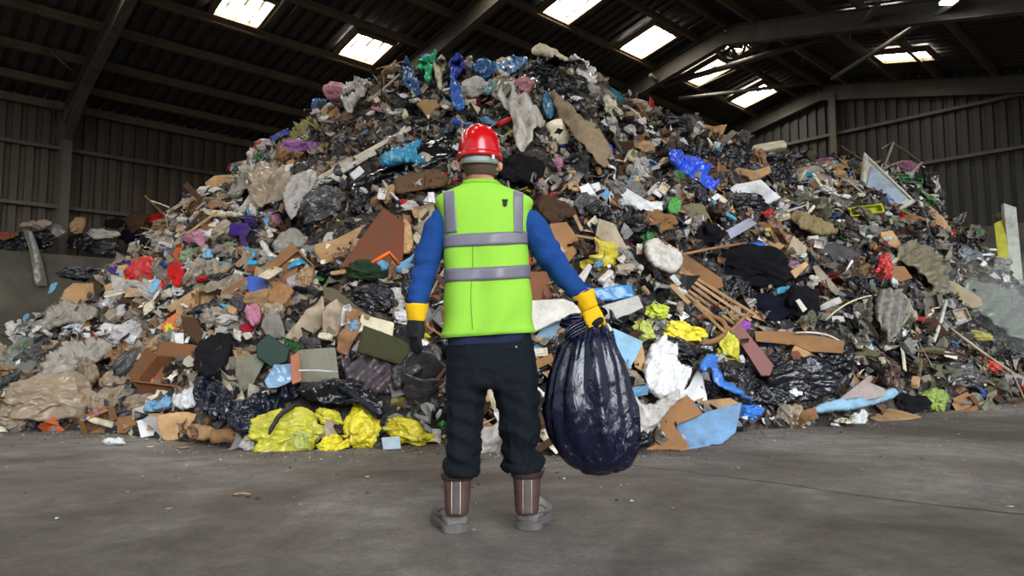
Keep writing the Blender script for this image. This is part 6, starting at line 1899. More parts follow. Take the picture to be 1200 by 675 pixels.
order = []
for sp in SPEC:
    order += [sp] * sp[1]
RF.shuffle(order)
order.sort(key=lambda s: -s[2][1])
KN = {}
for (kind, cnt, (s0, s1), mk, noun, adjs, cat) in order:
    size = RF.uniform(s0, s1) ** 1.0
    for att in range(24):
        x, y, d = sample(True)
        r = size / d * F / 2
        if kind in ('wooden_plank', 'cardboard_box', 'wooden_stick', 'cardboard_piece') and any(abs(x - h[0]) < h[2] * .5 + r * .7 and abs(y - h[1]) < h[3] * .5 + r * .5 for h in HERO): continue
        if free(x, y, r) and cov(x, y, r) <= (1 if att < 16 else 2): break
    else:
        if not free(x, y, r): continue
    reg = pal_at(x, y)
    pfk = 'bag_scrap' if kind == 'plastic_wrapper' else kind
    n_ = len(PF[pfk])
    v = RF.randrange(n_)
    if kind in ('plastic_film', 'plastic_bag', 'cloth_rag'):
        c = RF.choice(FILMC[reg]) if RF.random() > .035 else RF.choice(ACC[reg])
        if kind == 'plastic_bag' : mk = 'plastic' if c in ('black', 'dark grey', 'blue', 'white', 'red', 'teal') else 'film'
        if kind == 'cloth_rag' and RF.random() < .3: c = RF.choice(['dark brown', 'brown', 'navy', 'dark grey', 'beige'])
    elif kind in ('cardboard_piece', 'cardboard_box'):
        c = RF.choice(CARDC if reg != 'far' else ['brown', 'dark brown', 'olive grey'])
    elif kind == 'paper_sheet':
        c = RF.choice(['white', 'dirty white', 'cream', 'white', 'light blue'] if reg != 'far' else ['dirty white', 'olive grey'])
    elif kind in ('wooden_plank', 'wooden_stick'):
        c = RF.choice(['tan', 'beige', 'brown', 'cream', 'dark brown'])
    elif kind == 'plastic_strip':
        c = RF.choice(['dirty white', 'black', 'beige', 'cream', 'white', 'grey', 'cyan', 'dark grey', 'olive grey'])
    elif kind == 'drink_can':
        c = RF.choice(['silver', 'red', 'blue', 'silver', 'green'])
    elif kind == 'foam_chunk':
        c = RF.choice(['cream', 'dirty white', 'tan', 'grey'])
    else:
        c = RF.choice((ACC[reg] if RF.random() < .22 else []) + ['dirty white', 'grey', 'black', 'cream', 'dirty white', 'beige', 'white', 'dark grey', 'brown'])
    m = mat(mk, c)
    lab = rel_label(RF.choice(adjs), NAMEC.get(c, c), noun, x, y)
    if lab is None: continue
    face = .45
    asp = RF.uniform(.6, 1.0)
    rot = RF.uniform(-180, 180)
    tx, ty = RF.gauss(0, 28), RF.gauss(0, 28)
    lift = RF.uniform(.02, .14)
    M, s, p = frame_at(x, y, rot, 0, tx, ty, face)
    pf = PF[pfk][v]
    me = pf[0] if isinstance(pf, tuple) else pf
    if kind in ('plastic_bottle', 'drink_can', 'wooden_plank', 'wooden_stick', 'food_tray', 'cardboard_box'): asp = 1
    zs = 1 if kind not in ('plastic_film', 'cloth_rag') else RF.uniform(1.0, 1.9)
    if kind in ('wooden_stick', 'wooden_plank'): lift += .1
    if kind in ('paper_sheet', 'plastic_bottle', 'drink_can', 'food_tray', 'plastic_wrapper'): lift += .06
    if kind == 'cardboard_box': lift = .12
    S = Matrix.Diagonal((size, size * asp, size * zs * (.8 if kind != 'plastic_bag' else 1), 1))
    zax = M.to_3x3().col[2]
    nrm = surf(x, y)[1]
    MM = Matrix.Translation(nrm * lift) @ M @ S
    name = kind
    if isinstance(pf, tuple):
        o = thing_(name, MM, lab, cat)
        if kind == 'plastic_bottle':
            obj('bottle_body', pf[0], m, o); obj('cap', pf[1], mat('rigid', RF.choice(['blue', 'red', 'white', 'green'])), o)
        else:
            obj('carton_body', pf[0], m, o)
            for f_ in pf[1]: obj('flap', f_, m, o)
    else:
        o = obj(name, me, m, None, None, lab, cat); o.matrix_world = MM
    o['group'] = {'plastic_film': 'loose plastic films on the heap', 'plastic_bag': 'loose bags on the heap', 'cloth_rag': 'rags on the heap', 'cardboard_piece': 'cardboard pieces on the heap',
                  'paper_sheet': 'paper sheets on the heap', 'plastic_strip': 'loose strips on the heap', 'plastic_wrapper': 'small wrappers on the heap', 'wooden_plank': 'planks on the heap', 'wooden_stick': 'sticks on the heap',
                  'plastic_bottle': 'bottles on the heap', 'food_tray': 'trays on the heap', 'drink_can': 'cans on the heap', 'foam_chunk': 'foam chunks on the heap', 'cardboard_box': 'cartons on the heap'}[kind]
    SPOTS.append((x, y, r))
    KN[kind] = KN.get(kind, 0) + 1
print('FILL', KN)

# ------------------------------------------------------------------ uncountable litter: one object
NS = 19000
RN = np.random.default_rng(4)
V, Fc, CO = [], [], []
base_cols = {'top': ['dirty white', 'black', 'olive', 'beige', 'grey', 'dark grey', 'white', 'brown'], 'far': ['olive', 'grey', 'dark grey', 'olive grey', 'brown', 'beige', 'dirty white'],
             'right': ['dark grey', 'black', 'dirty white', 'brown', 'grey', 'tan', 'white', 'beige'], 'left': ['beige', 'dirty white', 'tan', 'grey', 'brown', 'dark grey', 'cream'],
             'mid': ['dark grey', 'brown', 'beige', 'black', 'dirty white', 'tan', 'dark brown']}
for k in range(NS):
    x, y, d = sample(True)
    i = RF.randrange(len(HA))
    R = ray(x, y).normalized()
    h = BV.ray_cast(CAM, R)
    if h[0] is None: continue
    p, nn = h[0], h[1]
    if nn.z < 0: nn = -nn
    s = .014 + .07 * RF.random() ** 2
    if RF.random() < .08: s *= 1.6
    n = (nn + Vector((RF.gauss(0, .6), RF.gauss(0, .6), RF.gauss(0, .6)))).normalized()
    a = n.orthogonal().normalized(); a.rotate(Matrix.Rotation(RF.uniform(0, 6.28), 3, n)); b_ = n.cross(a)
    p = p + nn * RF.uniform(0, .06)
    asp = RF.uniform(.25, 1)
    b0 = len(V)
    cv, tw = RF.uniform(-.8, .8), RF.uniform(-.6, .6)
    for iy in (-1, 0, 1):
        for ix in (-1, 0, 1):
            jx, jy = RF.uniform(-.3, .3), RF.uniform(-.3, .3)
            V.append(tuple(p + a * (s * (ix + jx)) + b_ * (s * asp * (iy + jy)) + n * (s * (cv * ix * ix * .7 + tw * ix * iy + RF.uniform(-.25, .25)))))
    for q in ((0, 1, 4, 3), (1, 2, 5, 4), (3, 4, 7, 6), (4, 5, 8, 7)):
        Fc.append(tuple(b0 + t for t in q))
    c = PAL[RF.choice(base_cols[pal_at(x, y)])] if RF.random() > .03 else PAL[RF.choice(['red', 'blue', 'yellow', 'green', 'orange', 'cyan', 'pink'])]
    f = RF.uniform(.45, 1.0)
    c = lin(tuple(min(255, t * f) for t in c))
    CO += [(*c, 1)] * 9
me = mesh('loose_litter', V, Fc, False)
ca = me.color_attributes.new('Col', 'FLOAT_COLOR', 'POINT')
ca.data.foreach_set('color', np.array(CO, dtype=np.float32).reshape(-1))
m, nt, b, out = nodes('loose litter')
at = add(nt, 'ShaderNodeAttribute', attribute_name='Col')
nt.links.new(at.outputs['Color'], b.inputs['Base Color'])
b.inputs['Roughness'].default_value = .55
obj('loose_litter', me, m, kind='stuff', label='countless tiny scraps of paper plastic and card strewn all over the heap')

# fine crumbs on the floor in front of the heap
V, Fc, CO = [], [], []
for k in range(1500):
    x = RF.uniform(-10, 1210)
    yt = interp(x, XT, YT) + abs(RF.gauss(0, 1)) * (7 if RF.random() < .8 else 40)
    p = at_floor(x, yt)
    s = RF.uniform(.004, .016)
    b0 = len(V)
    for q in range(6):
        V.append((p.x + s * RF.uniform(-1, 1), p.y + s * RF.uniform(-1, 1), .001 + s * RF.uniform(0, .8)))
    Fc += [(b0, b0 + 1, b0 + 2), (b0 + 1, b0 + 2, b0 + 3), (b0 + 2, b0 + 3, b0 + 4), (b0 + 3, b0 + 4, b0 + 5), (b0, b0 + 2, b0 + 5)]
    c = lin(PAL[RF.choice(['dirty white', 'beige', 'brown', 'dark grey', 'tan', 'grey', 'black'])]); CO += [(*c, 1)] * 6
me = mesh('floor_crumbs', V, Fc, False)
ca = me.color_attributes.new('Col', 'FLOAT_COLOR', 'POINT')
ca.data.foreach_set('color', np.array(CO, dtype=np.float32).reshape(-1))
obj('litter_crumbs', me, m, kind='stuff', label='fine crumbs of litter scattered on the floor along the foot of the heap')
# ------------------------------------------------------------------ the worker, seen from behind
YP = 3.06


def Q(x, y, dy=0.0):
    p = at_y(x, y, YP + dy)
    return p


MPX = YP / F      # metres per frame pixel at the body
def cloth_mat(name, rgb, rough=.9, bump=.3, scale=60, spec=.3, dirt=.2, dirtc=(90, 84, 76)):
    m, nt, b, out = nodes(name)
    L = nt.links.new
    tc = add(nt, 'ShaderNodeTexCoord')
    n1 = add(nt, 'ShaderNodeTexNoise', i_Scale=9.0, i_Detail=6.0, i_Roughness=.7)
    L(tc.outputs['Object'], n1.inputs['Vector'])
    r = add(nt, 'ShaderNodeMapRange'); r.inputs[1].default_value = .45; r.inputs[2].default_value = .8; r.inputs[4].default_value = dirt
    L(n1.outputs['Fac'], r.inputs[0])
    mx = add(nt, 'ShaderNodeMix', data_type='RGBA'); mx.inputs[6].default_value = (*lin(rgb), 1); mx.inputs[7].default_value = (*lin(dirtc), 1)
    L(r.outputs[0], mx.inputs[0]); L(mx.outputs[2], b.inputs['Base Color'])
    b.inputs['Roughness'].default_value = rough
    b.inputs['Specular IOR Level'].default_value = spec
    n2 = add(nt, 'ShaderNodeTexNoise', i_Scale=scale, i_Detail=4.0)
    L(tc.outputs['Object'], n2.inputs['Vector'])
    bp = add(nt, 'ShaderNodeBump'); bp.inputs['Strength'].default_value = bump; bp.inputs['Distance'].default_value = .004
    L(n2.outputs['Fac'], bp.inputs['Height']); L(bp.outputs[0], b.inputs['Normal'])
    return m


M_SKIN = cloth_mat('skin', (196, 138, 112), .55, .15, 90, .4, .3, (170, 104, 84))
M_HAIR = cloth_mat('short brown hair', (84, 66, 50), .8, .9, 160, .3, .3, (58, 44, 34))
M_BLUE = cloth_mat('blue jumper', (26, 66, 126), .9, .35, 120, .2, .4, (16, 36, 82))
M_NAVY = cloth_mat('navy work trousers', (13, 19, 25), .85, .35, 120, .2, .25, (24, 29, 34))
M_VEST = cloth_mat('lime high visibility fabric', (146, 202, 66), .8, .2, 160, .12, .25, (122, 180, 60))
M_TAPE = cloth_mat('grey reflective tape', (112, 108, 118), .45, .05, 200, .6, .15, (98, 95, 104))
M_HELM = cloth_mat('red helmet shell', (188, 12, 20), .2, .02, 20, .6, .08, (150, 30, 26))
M_YEL = cloth_mat('yellow glove leather', (236, 182, 16), .75, .3, 90, .3, .2, (190, 140, 20))
M_GBK = cloth_mat('black glove fabric', (24, 28, 28), .8, .3, 90, .3, .2, (50, 50, 46))
M_BOOT = cloth_mat('brown boot leather', (74, 52, 46), .6, .3, 50, .4, .45, (110, 98, 88))
M_BOOTG = cloth_mat('grey dusty suede', (112, 108, 105), .9, .8, 70, .15, .8, (160, 154, 146))
M_BOOTP = cloth_mat('boot panel', (84, 76, 74), .8, .3, 60, .2, .5, (112, 104, 98))
M_SOLE = cloth_mat('boot sole', (92, 88, 86), .85, .4, 60, .2, .5, (140, 134, 126))
M_STRAP = cloth_mat('helmet harness', (150, 160, 150), .5, .1, 60, .4, .1)
M_PRINT = cloth_mat('black print', (20, 26, 20), .7, .05, 60)


def loft_px(mb, rows, n=28, power=2.4, dyf=None):
    """rows: (y, x_left, x_right, depth half in m, dy) top to bottom"""
    pts, rad = [], []
    for r in rows:
        y, xl, xr, b_ = r[:4]
        dy = r[4] if len(r) > 4 else 0
        p = Q((xl + xr) / 2, y, dy)
        pts.append(p); rad.append(((xr - xl) / 2 * MPX * (1 + dy / YP), b_))
    return mb.tube(pts, rad, n, ref=(0, 1, 0), power=power)


def dense(rows, k=5):
    """Catmull style refinement of loft rows by parameter"""
    rows = [tuple(r) + ((0,) if len(r) == 4 else ()) for r in rows]
    A = np.array(rows); t = np.arange(len(A)); tt = np.linspace(0, len(A) - 1, (len(A) - 1) * k + 1)
    out = []
    for q in tt:
        i = min(int(q), len(A) - 2); f = q - i
        p0, p1, p2, p3 = A[max(i - 1, 0)], A[i], A[i + 1], A[min(i + 2, len(A) - 1)]
        out.append(tuple(.5 * ((2 * p1) + (-p0 + p2) * f + (2 * p0 - 5 * p1 + 4 * p2 - p3) * f * f + (-p0 + 3 * p1 - 3 * p2 + p3) * f ** 3)))
    return out


def wrinkle(me, fn):
    a = get_v(me); n = vnormals(me)
    d = fn(a)
    set_v(me, a + n * d[:, None])


# ---- arm joints (frame px, dy)
LA = [(526, 252, .00), (514, 268, .00), (505, 288, .0), (497, 318, -.02), (491, 342, -.05), (487, 362, -.07)]
RA = [(612, 252, .0), (628, 268, .0), (640, 288, .0), (655, 312, -.02), (670, 330, -.05), (686, 352, -.07)]
def arm_pts(A): return [Q(x, y, d) for x, y, d in A]

# ---- body: one continuous surface (head, neck, trunk, limbs, hands come fused)
mb = MB()
head = [(156, 556, 568, .03, .0), (160, 548, 576, .055, .0), (168, 541, 583, .080, .0), (178, 540, 584, .092, 0), (188, 541.5, 582.5, .092, 0), (198, 545, 580, .080, .0), (205, 547, 579, .068, .0), (210, 547, 579, .062, .01), (222, 540, 588, .066, .015)]
loft_px(mb, dense(head, 3), 24, 2.1)
loft_px(mb, dense([(214, 545, 583, .05), (228, 530, 600, .065), (240, 524, 608, .08), (262, 526, 610, .10), (300, 526, 612, .105), (350, 526, 612, .10), (392, 524, 616, .10), (420, 527, 622, .105), (440, 530, 624, .10)], 3), 24, 2.3)
for A, rr in ((LA, (.045, .044, .042, .040, .034, .026)), (RA, (.045, .044, .042, .040, .034, .026))):
    mb.tube(arm_pts(A), list(rr), 16)
loft_px(mb, dense([(430, 532, 572, .08), (480, 531, 558, .06), (530, 531, 553, .05), (560, 528, 549, .045), (575, 529, 547, .036)], 3), 18, 2)
loft_px(mb, dense([(430, 580, 620, .08), (480, 592, 623, .06), (530, 598, 622, .05), (560, 604, 628, .045), (575, 607, 628, .036)], 3), 18, 2)
for xc in (536, 617):
    mb.tube([Q(xc, 575, 0), Q(xc, 598, .02), Q(xc + (-6 if xc < 570 else 8), 600, .12)], [.034, .03, .02], 12)
# jaw, nose, brow, ears on the far side of the head
hc = Q(562, 178, 0)
mb.tube([hc + Vector((0, .02, -.06)), hc + Vector((0, .075, -.085)), hc + Vector((0, .085, -.10))], [.06, .045, .02], 14)
mb.tube([hc + Vector((0, .088, .01)), hc + Vector((0, .118, -.028)), hc + Vector((0, .095, -.04))], [.008, .014, .012], 8)
for s in (-1, 1):
    e_ = Q(562 + s * 22.5, 195, .0)
    mb.tube([e_ + Vector((s * -.004, .004, .026)), e_ + Vector((s * .010, -.006, .012)), e_ + Vector((s * .008, -.002, -.012)), e_ + Vector((s * -.002, .004, -.028))], [.006, .012, .011, .006], 10)
body = fuse(mb.mesh('body', True), .009, 5)
person = obj('person', body, M_SKIN, label='person standing with back turned in red hard hat and lime vest holding a black bag', cat='person')
# face details
for s in (-1, 1):
    V, Fc = ICO[3]
    p = hc + Vector((s * .030, .090, .0))
    o = obj('eye', mesh('eye', V * .022 + np.array(tuple(p)), Fc), mat('rigid', 'white'), person)
    o2 = obj('iris', mesh('iris', V * .010 + np.array(tuple(p + Vector((0, .008, 0)))), Fc), mat('rigid', 'dark brown'), o)
mo = obj('mouth', MB().tube([hc + Vector((x, .104 - abs(x) * .4, -.062 + abs(x) * .06)) for x in np.linspace(-.024, .024, 7)], [.003, .0045, .006, .005, .006, .0045, .003], 8, ref=(0, 0, 1)).mesh('mo'), cloth_mat('lips', (150, 84, 78)), person)

# hair: close cropped band below the helmet
rows = dense([(178, 538, 586, .100), (188, 541.5, 582.5, .0935), (196, 544.5, 580.5, .086), (203, 546.5, 579.5, .075), (207, 548, 578, .067)], 4)
V = []
n = 40
for r in rows:
    p = Q((r[1] + r[2]) / 2, r[0]); a = (r[2] - r[1]) / 2 * MPX + .002; b_ = r[3] + .003
    for k in range(n):
        th = PI * 1.02 + PI * .96 * k / (n - 1) if True else 0
        V.append(p + Vector((a * math.cos(th), b_ * math.sin(th), 0)))
me = modify(mesh('hair', V, grid_faces(n, len(rows))), ('SOLIDIFY', dict(thickness=.006)))
wrinkle(me, lambda a: .0015 * fbm(a * 160, 2, 3)); smooth_all(me)
obj('hair', me, M_HAIR, person)

# helmet: shell with ridge and short peak on the far side, rim, harness band
hx = Q(562, 186, .006)
mb = MB()
V = []
NT, NP = 48, 18
top = Q(562, 147.5, .006).z - hx.z
for i in range(NP + 1):
    ph = i / NP * PI / 2
    for k in range(NT):
        th = 2 * PI * k / NT
        c, s = math.cos(th), math.sin(th)
        r = math.cos(ph) ** .80
        a, b_ = .0995, .126
        x = a * r * c; y = b_ * r * s; z = top * math.sin(ph) ** .80
        if abs(x) < .022 and s: z += .002 * math.cos(x / .022 * PI / 2) * math.sin(ph)
        V.append(hx + Vector((x, y, z)))
Fc = grid_faces(NT, NP + 1, True)
shell = modify(mesh('shell', V, Fc), ('SOLIDIFY', dict(thickness=.004, offset=-1)), ('SUBSURF', dict(levels=1)))
smooth_all(shell)
helmet = obj('helmet', shell, M_HELM, person, label='red hard hat')
V = []
for (q, dz) in ((1.0, .012), (1.035, .008), (1.055, -.002), (1.05, -.010), (1.0, -.012)):
    for k in range(NT):
        th = 2 * PI * k / NT
        pk = max(0, math.sin(th)) ** 3 * .035
        V.append(hx + Vector((.0975 * q * math.cos(th), (.122 * q + pk * (q > 1.01)) * math.sin(th), dz - .2 * pk * (q > 1.01))))
me = modify(mesh('brim', V, grid_faces(NT, 5, True)), ('SOLIDIFY', dict(thickness=.003)), ('SUBSURF', dict(levels=1))); smooth_all(me)
obj('helmet_rim', me, M_HELM, helmet)
V = []
for (yy, q) in ((188.5, .95), (191, .95), (194, .94), (197.5, .92)):
    p = Q(562, yy, .004)
    for k in range(30):
        th = PI * 1.04 + PI * .92 * k / 29
        dip = .016 * (1 - abs(math.sin(th)))
        V.append(p + Vector((.0915 * q * math.cos(th), .114 * q * math.sin(th), dip)))
me = modify(mesh('band', V, grid_faces(30, 4)), ('SOLIDIFY', dict(thickness=.003))); smooth_all(me)
obj('nape_band', me, M_STRAP, helmet, label='pale grey nape band')
obj('size_knob', modify(MB().box(Q(578, 184, -.106), (.006, .004, .010)).mesh('kn', False), ('BEVEL', dict(width=.002))), mat('rigid', 'white'), helmet)

# ---- jumper: trunk and both sleeves in one surface
mb = MB()
loft_px(mb, dense([(216, 545, 583, .055), (224, 537, 593, .066), (232, 526, 604, .080), (242, 518, 614, .094), (262, 521, 614, .118), (300, 523, 614, .118), (350, 523, 616, .115), (396, 522, 620, .118)], 4), 32, 2.4)
LS = [(527, 252, 0), (519, 258, 0), (512, 268, 0), (506, 286, 0), (501, 304, -.01), (496, 322, -.02), (492, 340, -.04), (489, 354, -.06), (488, 358, -.062)]
LR = [.045, .060, .064, .062, .058, .054, .052, .046, .038]
RS = [(610, 252, 0), (618, 258, 0), (626, 268, 0), (635, 284, 0), (644, 300, -.01), (654, 314, -.02), (664, 326, -.04), (675, 339, -.055), (680, 345, -.058)]
RR = [.045, .062, .066, .066, .062, .058, .055, .048, .040]
for A, R_ in ((LS, LR), (RS, RR)):
    mb.tube([Q(*a) for a in A], [(r, r * 1.0) for r in R_], 24)
me = fuse(mb.mesh('jumper', True), .008, 4)
P_l, P_r = Q(498, 315), Q(650, 308)
def sleeve_w(a):
    out = np.zeros(len(a))
    for ax, el, sgn in ((np.array([-.13, 0, -.99]), P_l, -1), (np.array([.5, 0, -.86]), P_r, 1)):
        msk = (a[:, 0] - Q(562, 300).x) * sgn > .175
        t = (a @ ax) * 30
        w = .55 * np.sin(t * 2.4 + 3.2 * vnoise(a * 10, 3) + 2 * vnoise(a * 5, 8)) + .6 * ridged(np.stack([t * .42, a[:, 0] * 5, a[:, 1] * 5], 1) + vnoise(a * 8, 5)[:, None], 2, 6) - .3
        amp = .0042 + .005 * np.exp(-((np.linalg.norm(a - np.array(tuple(el)), axis=1)) / .09) ** 2)
        out += np.where(msk, amp * w * np.clip(((a[:, 0] - Q(562, 300).x) * sgn - .175) * 20, 0, 1), 0)
    return out + .002 * fbm(a * 20, 2, 5)
wrinkle(me, sleeve_w); smooth_all(me)
jumper = obj('jumper', me, M_BLUE, person, label='blue jumper')
for (c_, d_, r_) in ((Q(488.2, 361, -.062), Vector((-.14, -.02, -.99)), .041), (Q(683.5, 349.5, -.062), Vector((.62, -.05, -.79)), .043)):
    d_.normalize()
    obj('cuff', modify(MB().tube([c_ - d_ * .022, c_ - d_ * .01, c_ + d_ * .005, c_ + d_ * .014], [r_, r_ * 1.08, r_ * 1.06, r_ * .98], 22).mesh('cuff'), ('SUBSURF', dict(levels=1))), cloth_mat('cuff blue', (14, 30, 70)), jumper)
# navy hem that shows under the vest
mb = MB()
loft_px(mb, dense([(384, 525, 620, .116), (394, 525, 621, .119), (403, 525, 622, .120)], 3), 40, 2.5)
obj('shirt_hem', mb.mesh('hem'), cloth_mat('navy hem', (24, 32, 60)), person)

# ---- vest as a parametric surface so that tape and print can follow it
VR_ = dense([(214, 545, 583, .062), (219, 538, 591, .074), (224, 526, 604, .088), (229, 515, 616, .100), (235, 509.5, 625, .110), (242, 511, 624.5, .118), (250, 514.5, 621.5, .124), (262, 518, 619.5, .128), (280, 519.5, 618.5, .130),
             (300, 520, 618.5, .130), (330, 519.5, 621.5, .130), (360, 518.5, 623, .132), (384, 517.5, 624.5, .136), (393, 517, 625, .138)], 4)
VA = np.array(VR_)
def vest_pt(y, th, off=0.0):
    """th: 0 at the wearer's right-hand side of the picture, pi*1.5 at the spine"""
    r = [np.interp(y, VA[:, 0], VA[:, k]) for k in (1, 2, 3)]
    e = 2 / 2.5
    c, s = math.cos(th), math.sin(th)
    ex, ey = math.copysign(abs(c) ** e, c), math.copysign(abs(s) ** e, s)
    yy = y + (3.5 * (-ex) if y > 380 else 0) * (y - 380) / 13 if y > 380 else y
    p = Q((r[0] + r[1]) / 2, yy)
    hw = (r[1] - r[0]) / 2 * MPX
    q = p + Vector((hw * ex, r[2] * ey, 0))
    # soft folds, stronger low down, plus a crease down the left of the back
    k = max(0, min(1, (y - 235) / 120))
    w = .008 * k * math.sin(ex * 7 + y * .02 + 1.5 * math.sin(y * .03)) + .004 * math.sin(y * .13 + ex * 6 + 2 * math.sin(ex * 3)) * k + .0035 * k * math.exp(-((ex + .28) / .05) ** 2)
    w += .006 * k * max(0, math.sin(ex * 3.1 + 1)) * max(0, (y - 340) / 50)
    nrm = Vector((ex * .9, ey, 0)).normalized() if abs(ex) + abs(ey) else Vector((0, -1, 0))
    return q + nrm * (w + off)


NT = 112
ys = np.linspace(214, 393, 60)
V = [vest_pt(y, 2 * PI * k / NT) for y in ys for k in range(NT)]
me = modify(mesh('vest', V, grid_faces(NT, len(ys), True)), ('SOLIDIFY', dict(thickness=.003, offset=1))); smooth_all(me)
vest = obj('vest', me, M_VEST, person, label='lime high visibility vest with grey tape and small bin emblem')


def th_of(y, x):
    """angle on the back of the vest where the surface shows at frame x"""
    lo, hi = PI, 2 * PI
    for _ in range(24):
        mid = (lo + hi) / 2
        if proj(vest_pt(y, mid))[0] < x: lo = mid
        else: hi = mid
    return (lo + hi) / 2


def tape(name, fn, nu, nv, m, off=.0045):
    V = [vest_pt(*fn(u / (nu - 1), v / (nv - 1)), off) for v in range(nv) for u in range(nu)]
    me = modify(mesh(name, V, grid_faces(nu, nv)), ('SOLIDIFY', dict(thickness=.0012, offset=1))); smooth_all(me)
    return obj(name, me, m, vest)


for (ya, yb) in ((277, 291.5), (315.5, 330.5)):
    tape('reflective_tape', lambda u, v: (ya + (yb - ya) * v - 2.6 * math.cos(2 * PI * u) - 1.2 * math.cos(4 * PI * u), 2 * PI * u + .001), 100, 5, M_TAPE)
for (x0, x1, x2, x3) in ((520.5, 533, 522.5, 536.5), (601, 612.5, 602, 612)):
    def fn(u, v, x0=x0, x1=x1, x2=x2, x3=x3):
        y = 228 + (277 - 228) * v
        a, b_ = x0 + (x2 - x0) * v, x1 + (x3 - x1) * v
        r0, r1 = np.interp(y, VA[:, 0], VA[:, 1]) + 1.5, np.interp(y, VA[:, 0], VA[:, 2]) - 1.5
        return y, th_of(y, min(max(a + (b_ - a) * u, r0), r1))
    tape('reflective_tape', fn, 8, 24, M_TAPE, .0048)
# bin emblem, then the painted crease down the middle
def emb(pts, name, m, off=.006):
    V = []
    for (x, y) in pts:
        V.append(vest_pt(y, th_of(y, x), off))
    return obj(name, modify(mesh(name, V, [tuple(range(len(V)))], False), ('SOLIDIFY', dict(thickness=.001, offset=0))), m, vest)
emb([(588.5, 241.6), (594, 241.6), (593.3, 247.3), (592, 248.2), (590.4, 248.2), (589.2, 247.3)], 'bin_emblem', M_PRINT)
emb([(587.8, 239.6), (594.8, 239.6), (594.8, 241.0), (587.8, 241.0)], 'bin_emblem_lid', M_PRINT)
# side fastening, a red pull seen at the waist
obj('red_pull_tab', MB().box(Q(620.5, 306, -.02), (.007, .012, .016)).mesh('rt', False), mat('cloth', 'scarlet tab', (210, 24, 28)), vest)
tape('centre_crease_shade', lambda u, v: (282 + 104 * v, th_of(282 + 104 * v, 552.5 + 1.1 * u + 1.2 * math.sin(v * 7))), 3, 40, cloth_mat('seam green', (104, 156, 44)), .0012)  # shade of the back crease, painted as a strip of darker green
tape('hem_binding', lambda u, v: (387.5 + 4.6 * v, 2 * PI * u + .001), 100, 3, cloth_mat('hem green', (138, 196, 58)), .0012)
# collar binding
V = []
for i, (y, off) in enumerate(((213, .003), (215, .006), (217.5, .004))):
    for k in range(60): V.append(vest_pt(max(y, 214), 2 * PI * k / 60, off) + ZD * (.004 if i == 0 else 0))
obj('collar_binding', mesh('cb', V, grid_faces(60, 3, True)), cloth_mat('binding green', (130, 190, 50)), vest)

# ---- trousers
mb = MB()
loft_px(mb, dense([(396, 524, 622, .118), (410, 523, 626, .125), (428, 523, 629, .13), (446, 524, 630, .125), (456, 526, 630, .10)], 4), 40, 2.5)
LL = [(428, 522.5, 578, .118), (450, 523, 572, .112), (470, 523, 567, .10), (490, 523.5, 565, .092), (505, 524, 563.5, .088), (520, 525, 561.5, .086), (536, 526, 560, .084), (546, 523, 560, .084), (554, 522, 562, .086)]
RL = [(428, 574, 629.5, .118), (450, 577, 630.5, .112), (470, 582, 630.5, .10), (490, 585, 631.5, .094), (505, 587, 632.5, .09), (520, 589, 632, .086), (534, 590.5, 632, .084), (542, 590, 634, .084), (549, 591, 634, .086)]
loft_px(mb, dense(LL, 4), 32, 2.2); loft_px(mb, dense(RL, 4), 32, 2.2)
me = fuse(mb.mesh('trousers', True), .008, 4)
def tw(a):
    z = a[:, 2]
    low = np.clip((.75 - z) / .45, 0, 1)
    w = np.sin(z * 75 + 3.0 * vnoise(a * 9, 4) + a[:, 0] * 26) * .008 * low
    w += .011 * ridged(a * np.array([9, 9, 13]) + .4 * np.stack([vnoise(a * 6, 3)] * 3, 1), 2, 7) * (.3 + low) - .004
    w += -.010 * np.exp(-((z - .84 - .0) / .03) ** 2) * 0
    return w
wrinkle(me, tw); smooth_all(me)
trou = obj('trousers', me, M_NAVY, person, label='dark navy work trousers')
for rows in ([(545, 521.5, 561, .089), (548, 520.5, 562.5, .094), (553, 520.5, 562.5, .095), (556.5, 522, 561, .090)], [(539.5, 590.5, 633.5, .089), (542.5, 589.5, 635, .094), (547.5, 589.5, 635, .095), (551, 591, 633.5, .090)]):
    mb = MB(); loft_px(mb, dense(rows, 4), 32, 2.2)
    me = mb.mesh('cuff', True); wrinkle(me, lambda a: .003 * fbm(a * 30, 2, 2)); obj('trouser_cuff', me, M_NAVY, trou)
for (x0, x1, y0, y1) in ((593, 616, 408, 409.2),):
    V = [Q(x, y, -.1335) for (x, y) in ((593, 407), (616, 409), (616, 410.2), (593, 408.2))]
    obj('back_pocket_seam', mesh('bp', V, [(0, 1, 2, 3)], False), cloth_mat('seam', (12, 16, 22)), trou)
obj('pocket_stud', MB().lathe([(0, 0), (.0055, 0), (.0045, .002), (0, .003)], 12).mesh('st'), mat('metal', 'silver'), trou).matrix_world = Matrix.Translation(Q(605, 398.5 + 8, -.132)) @ Matrix.Rotation(PI / 2, 4, 'X')

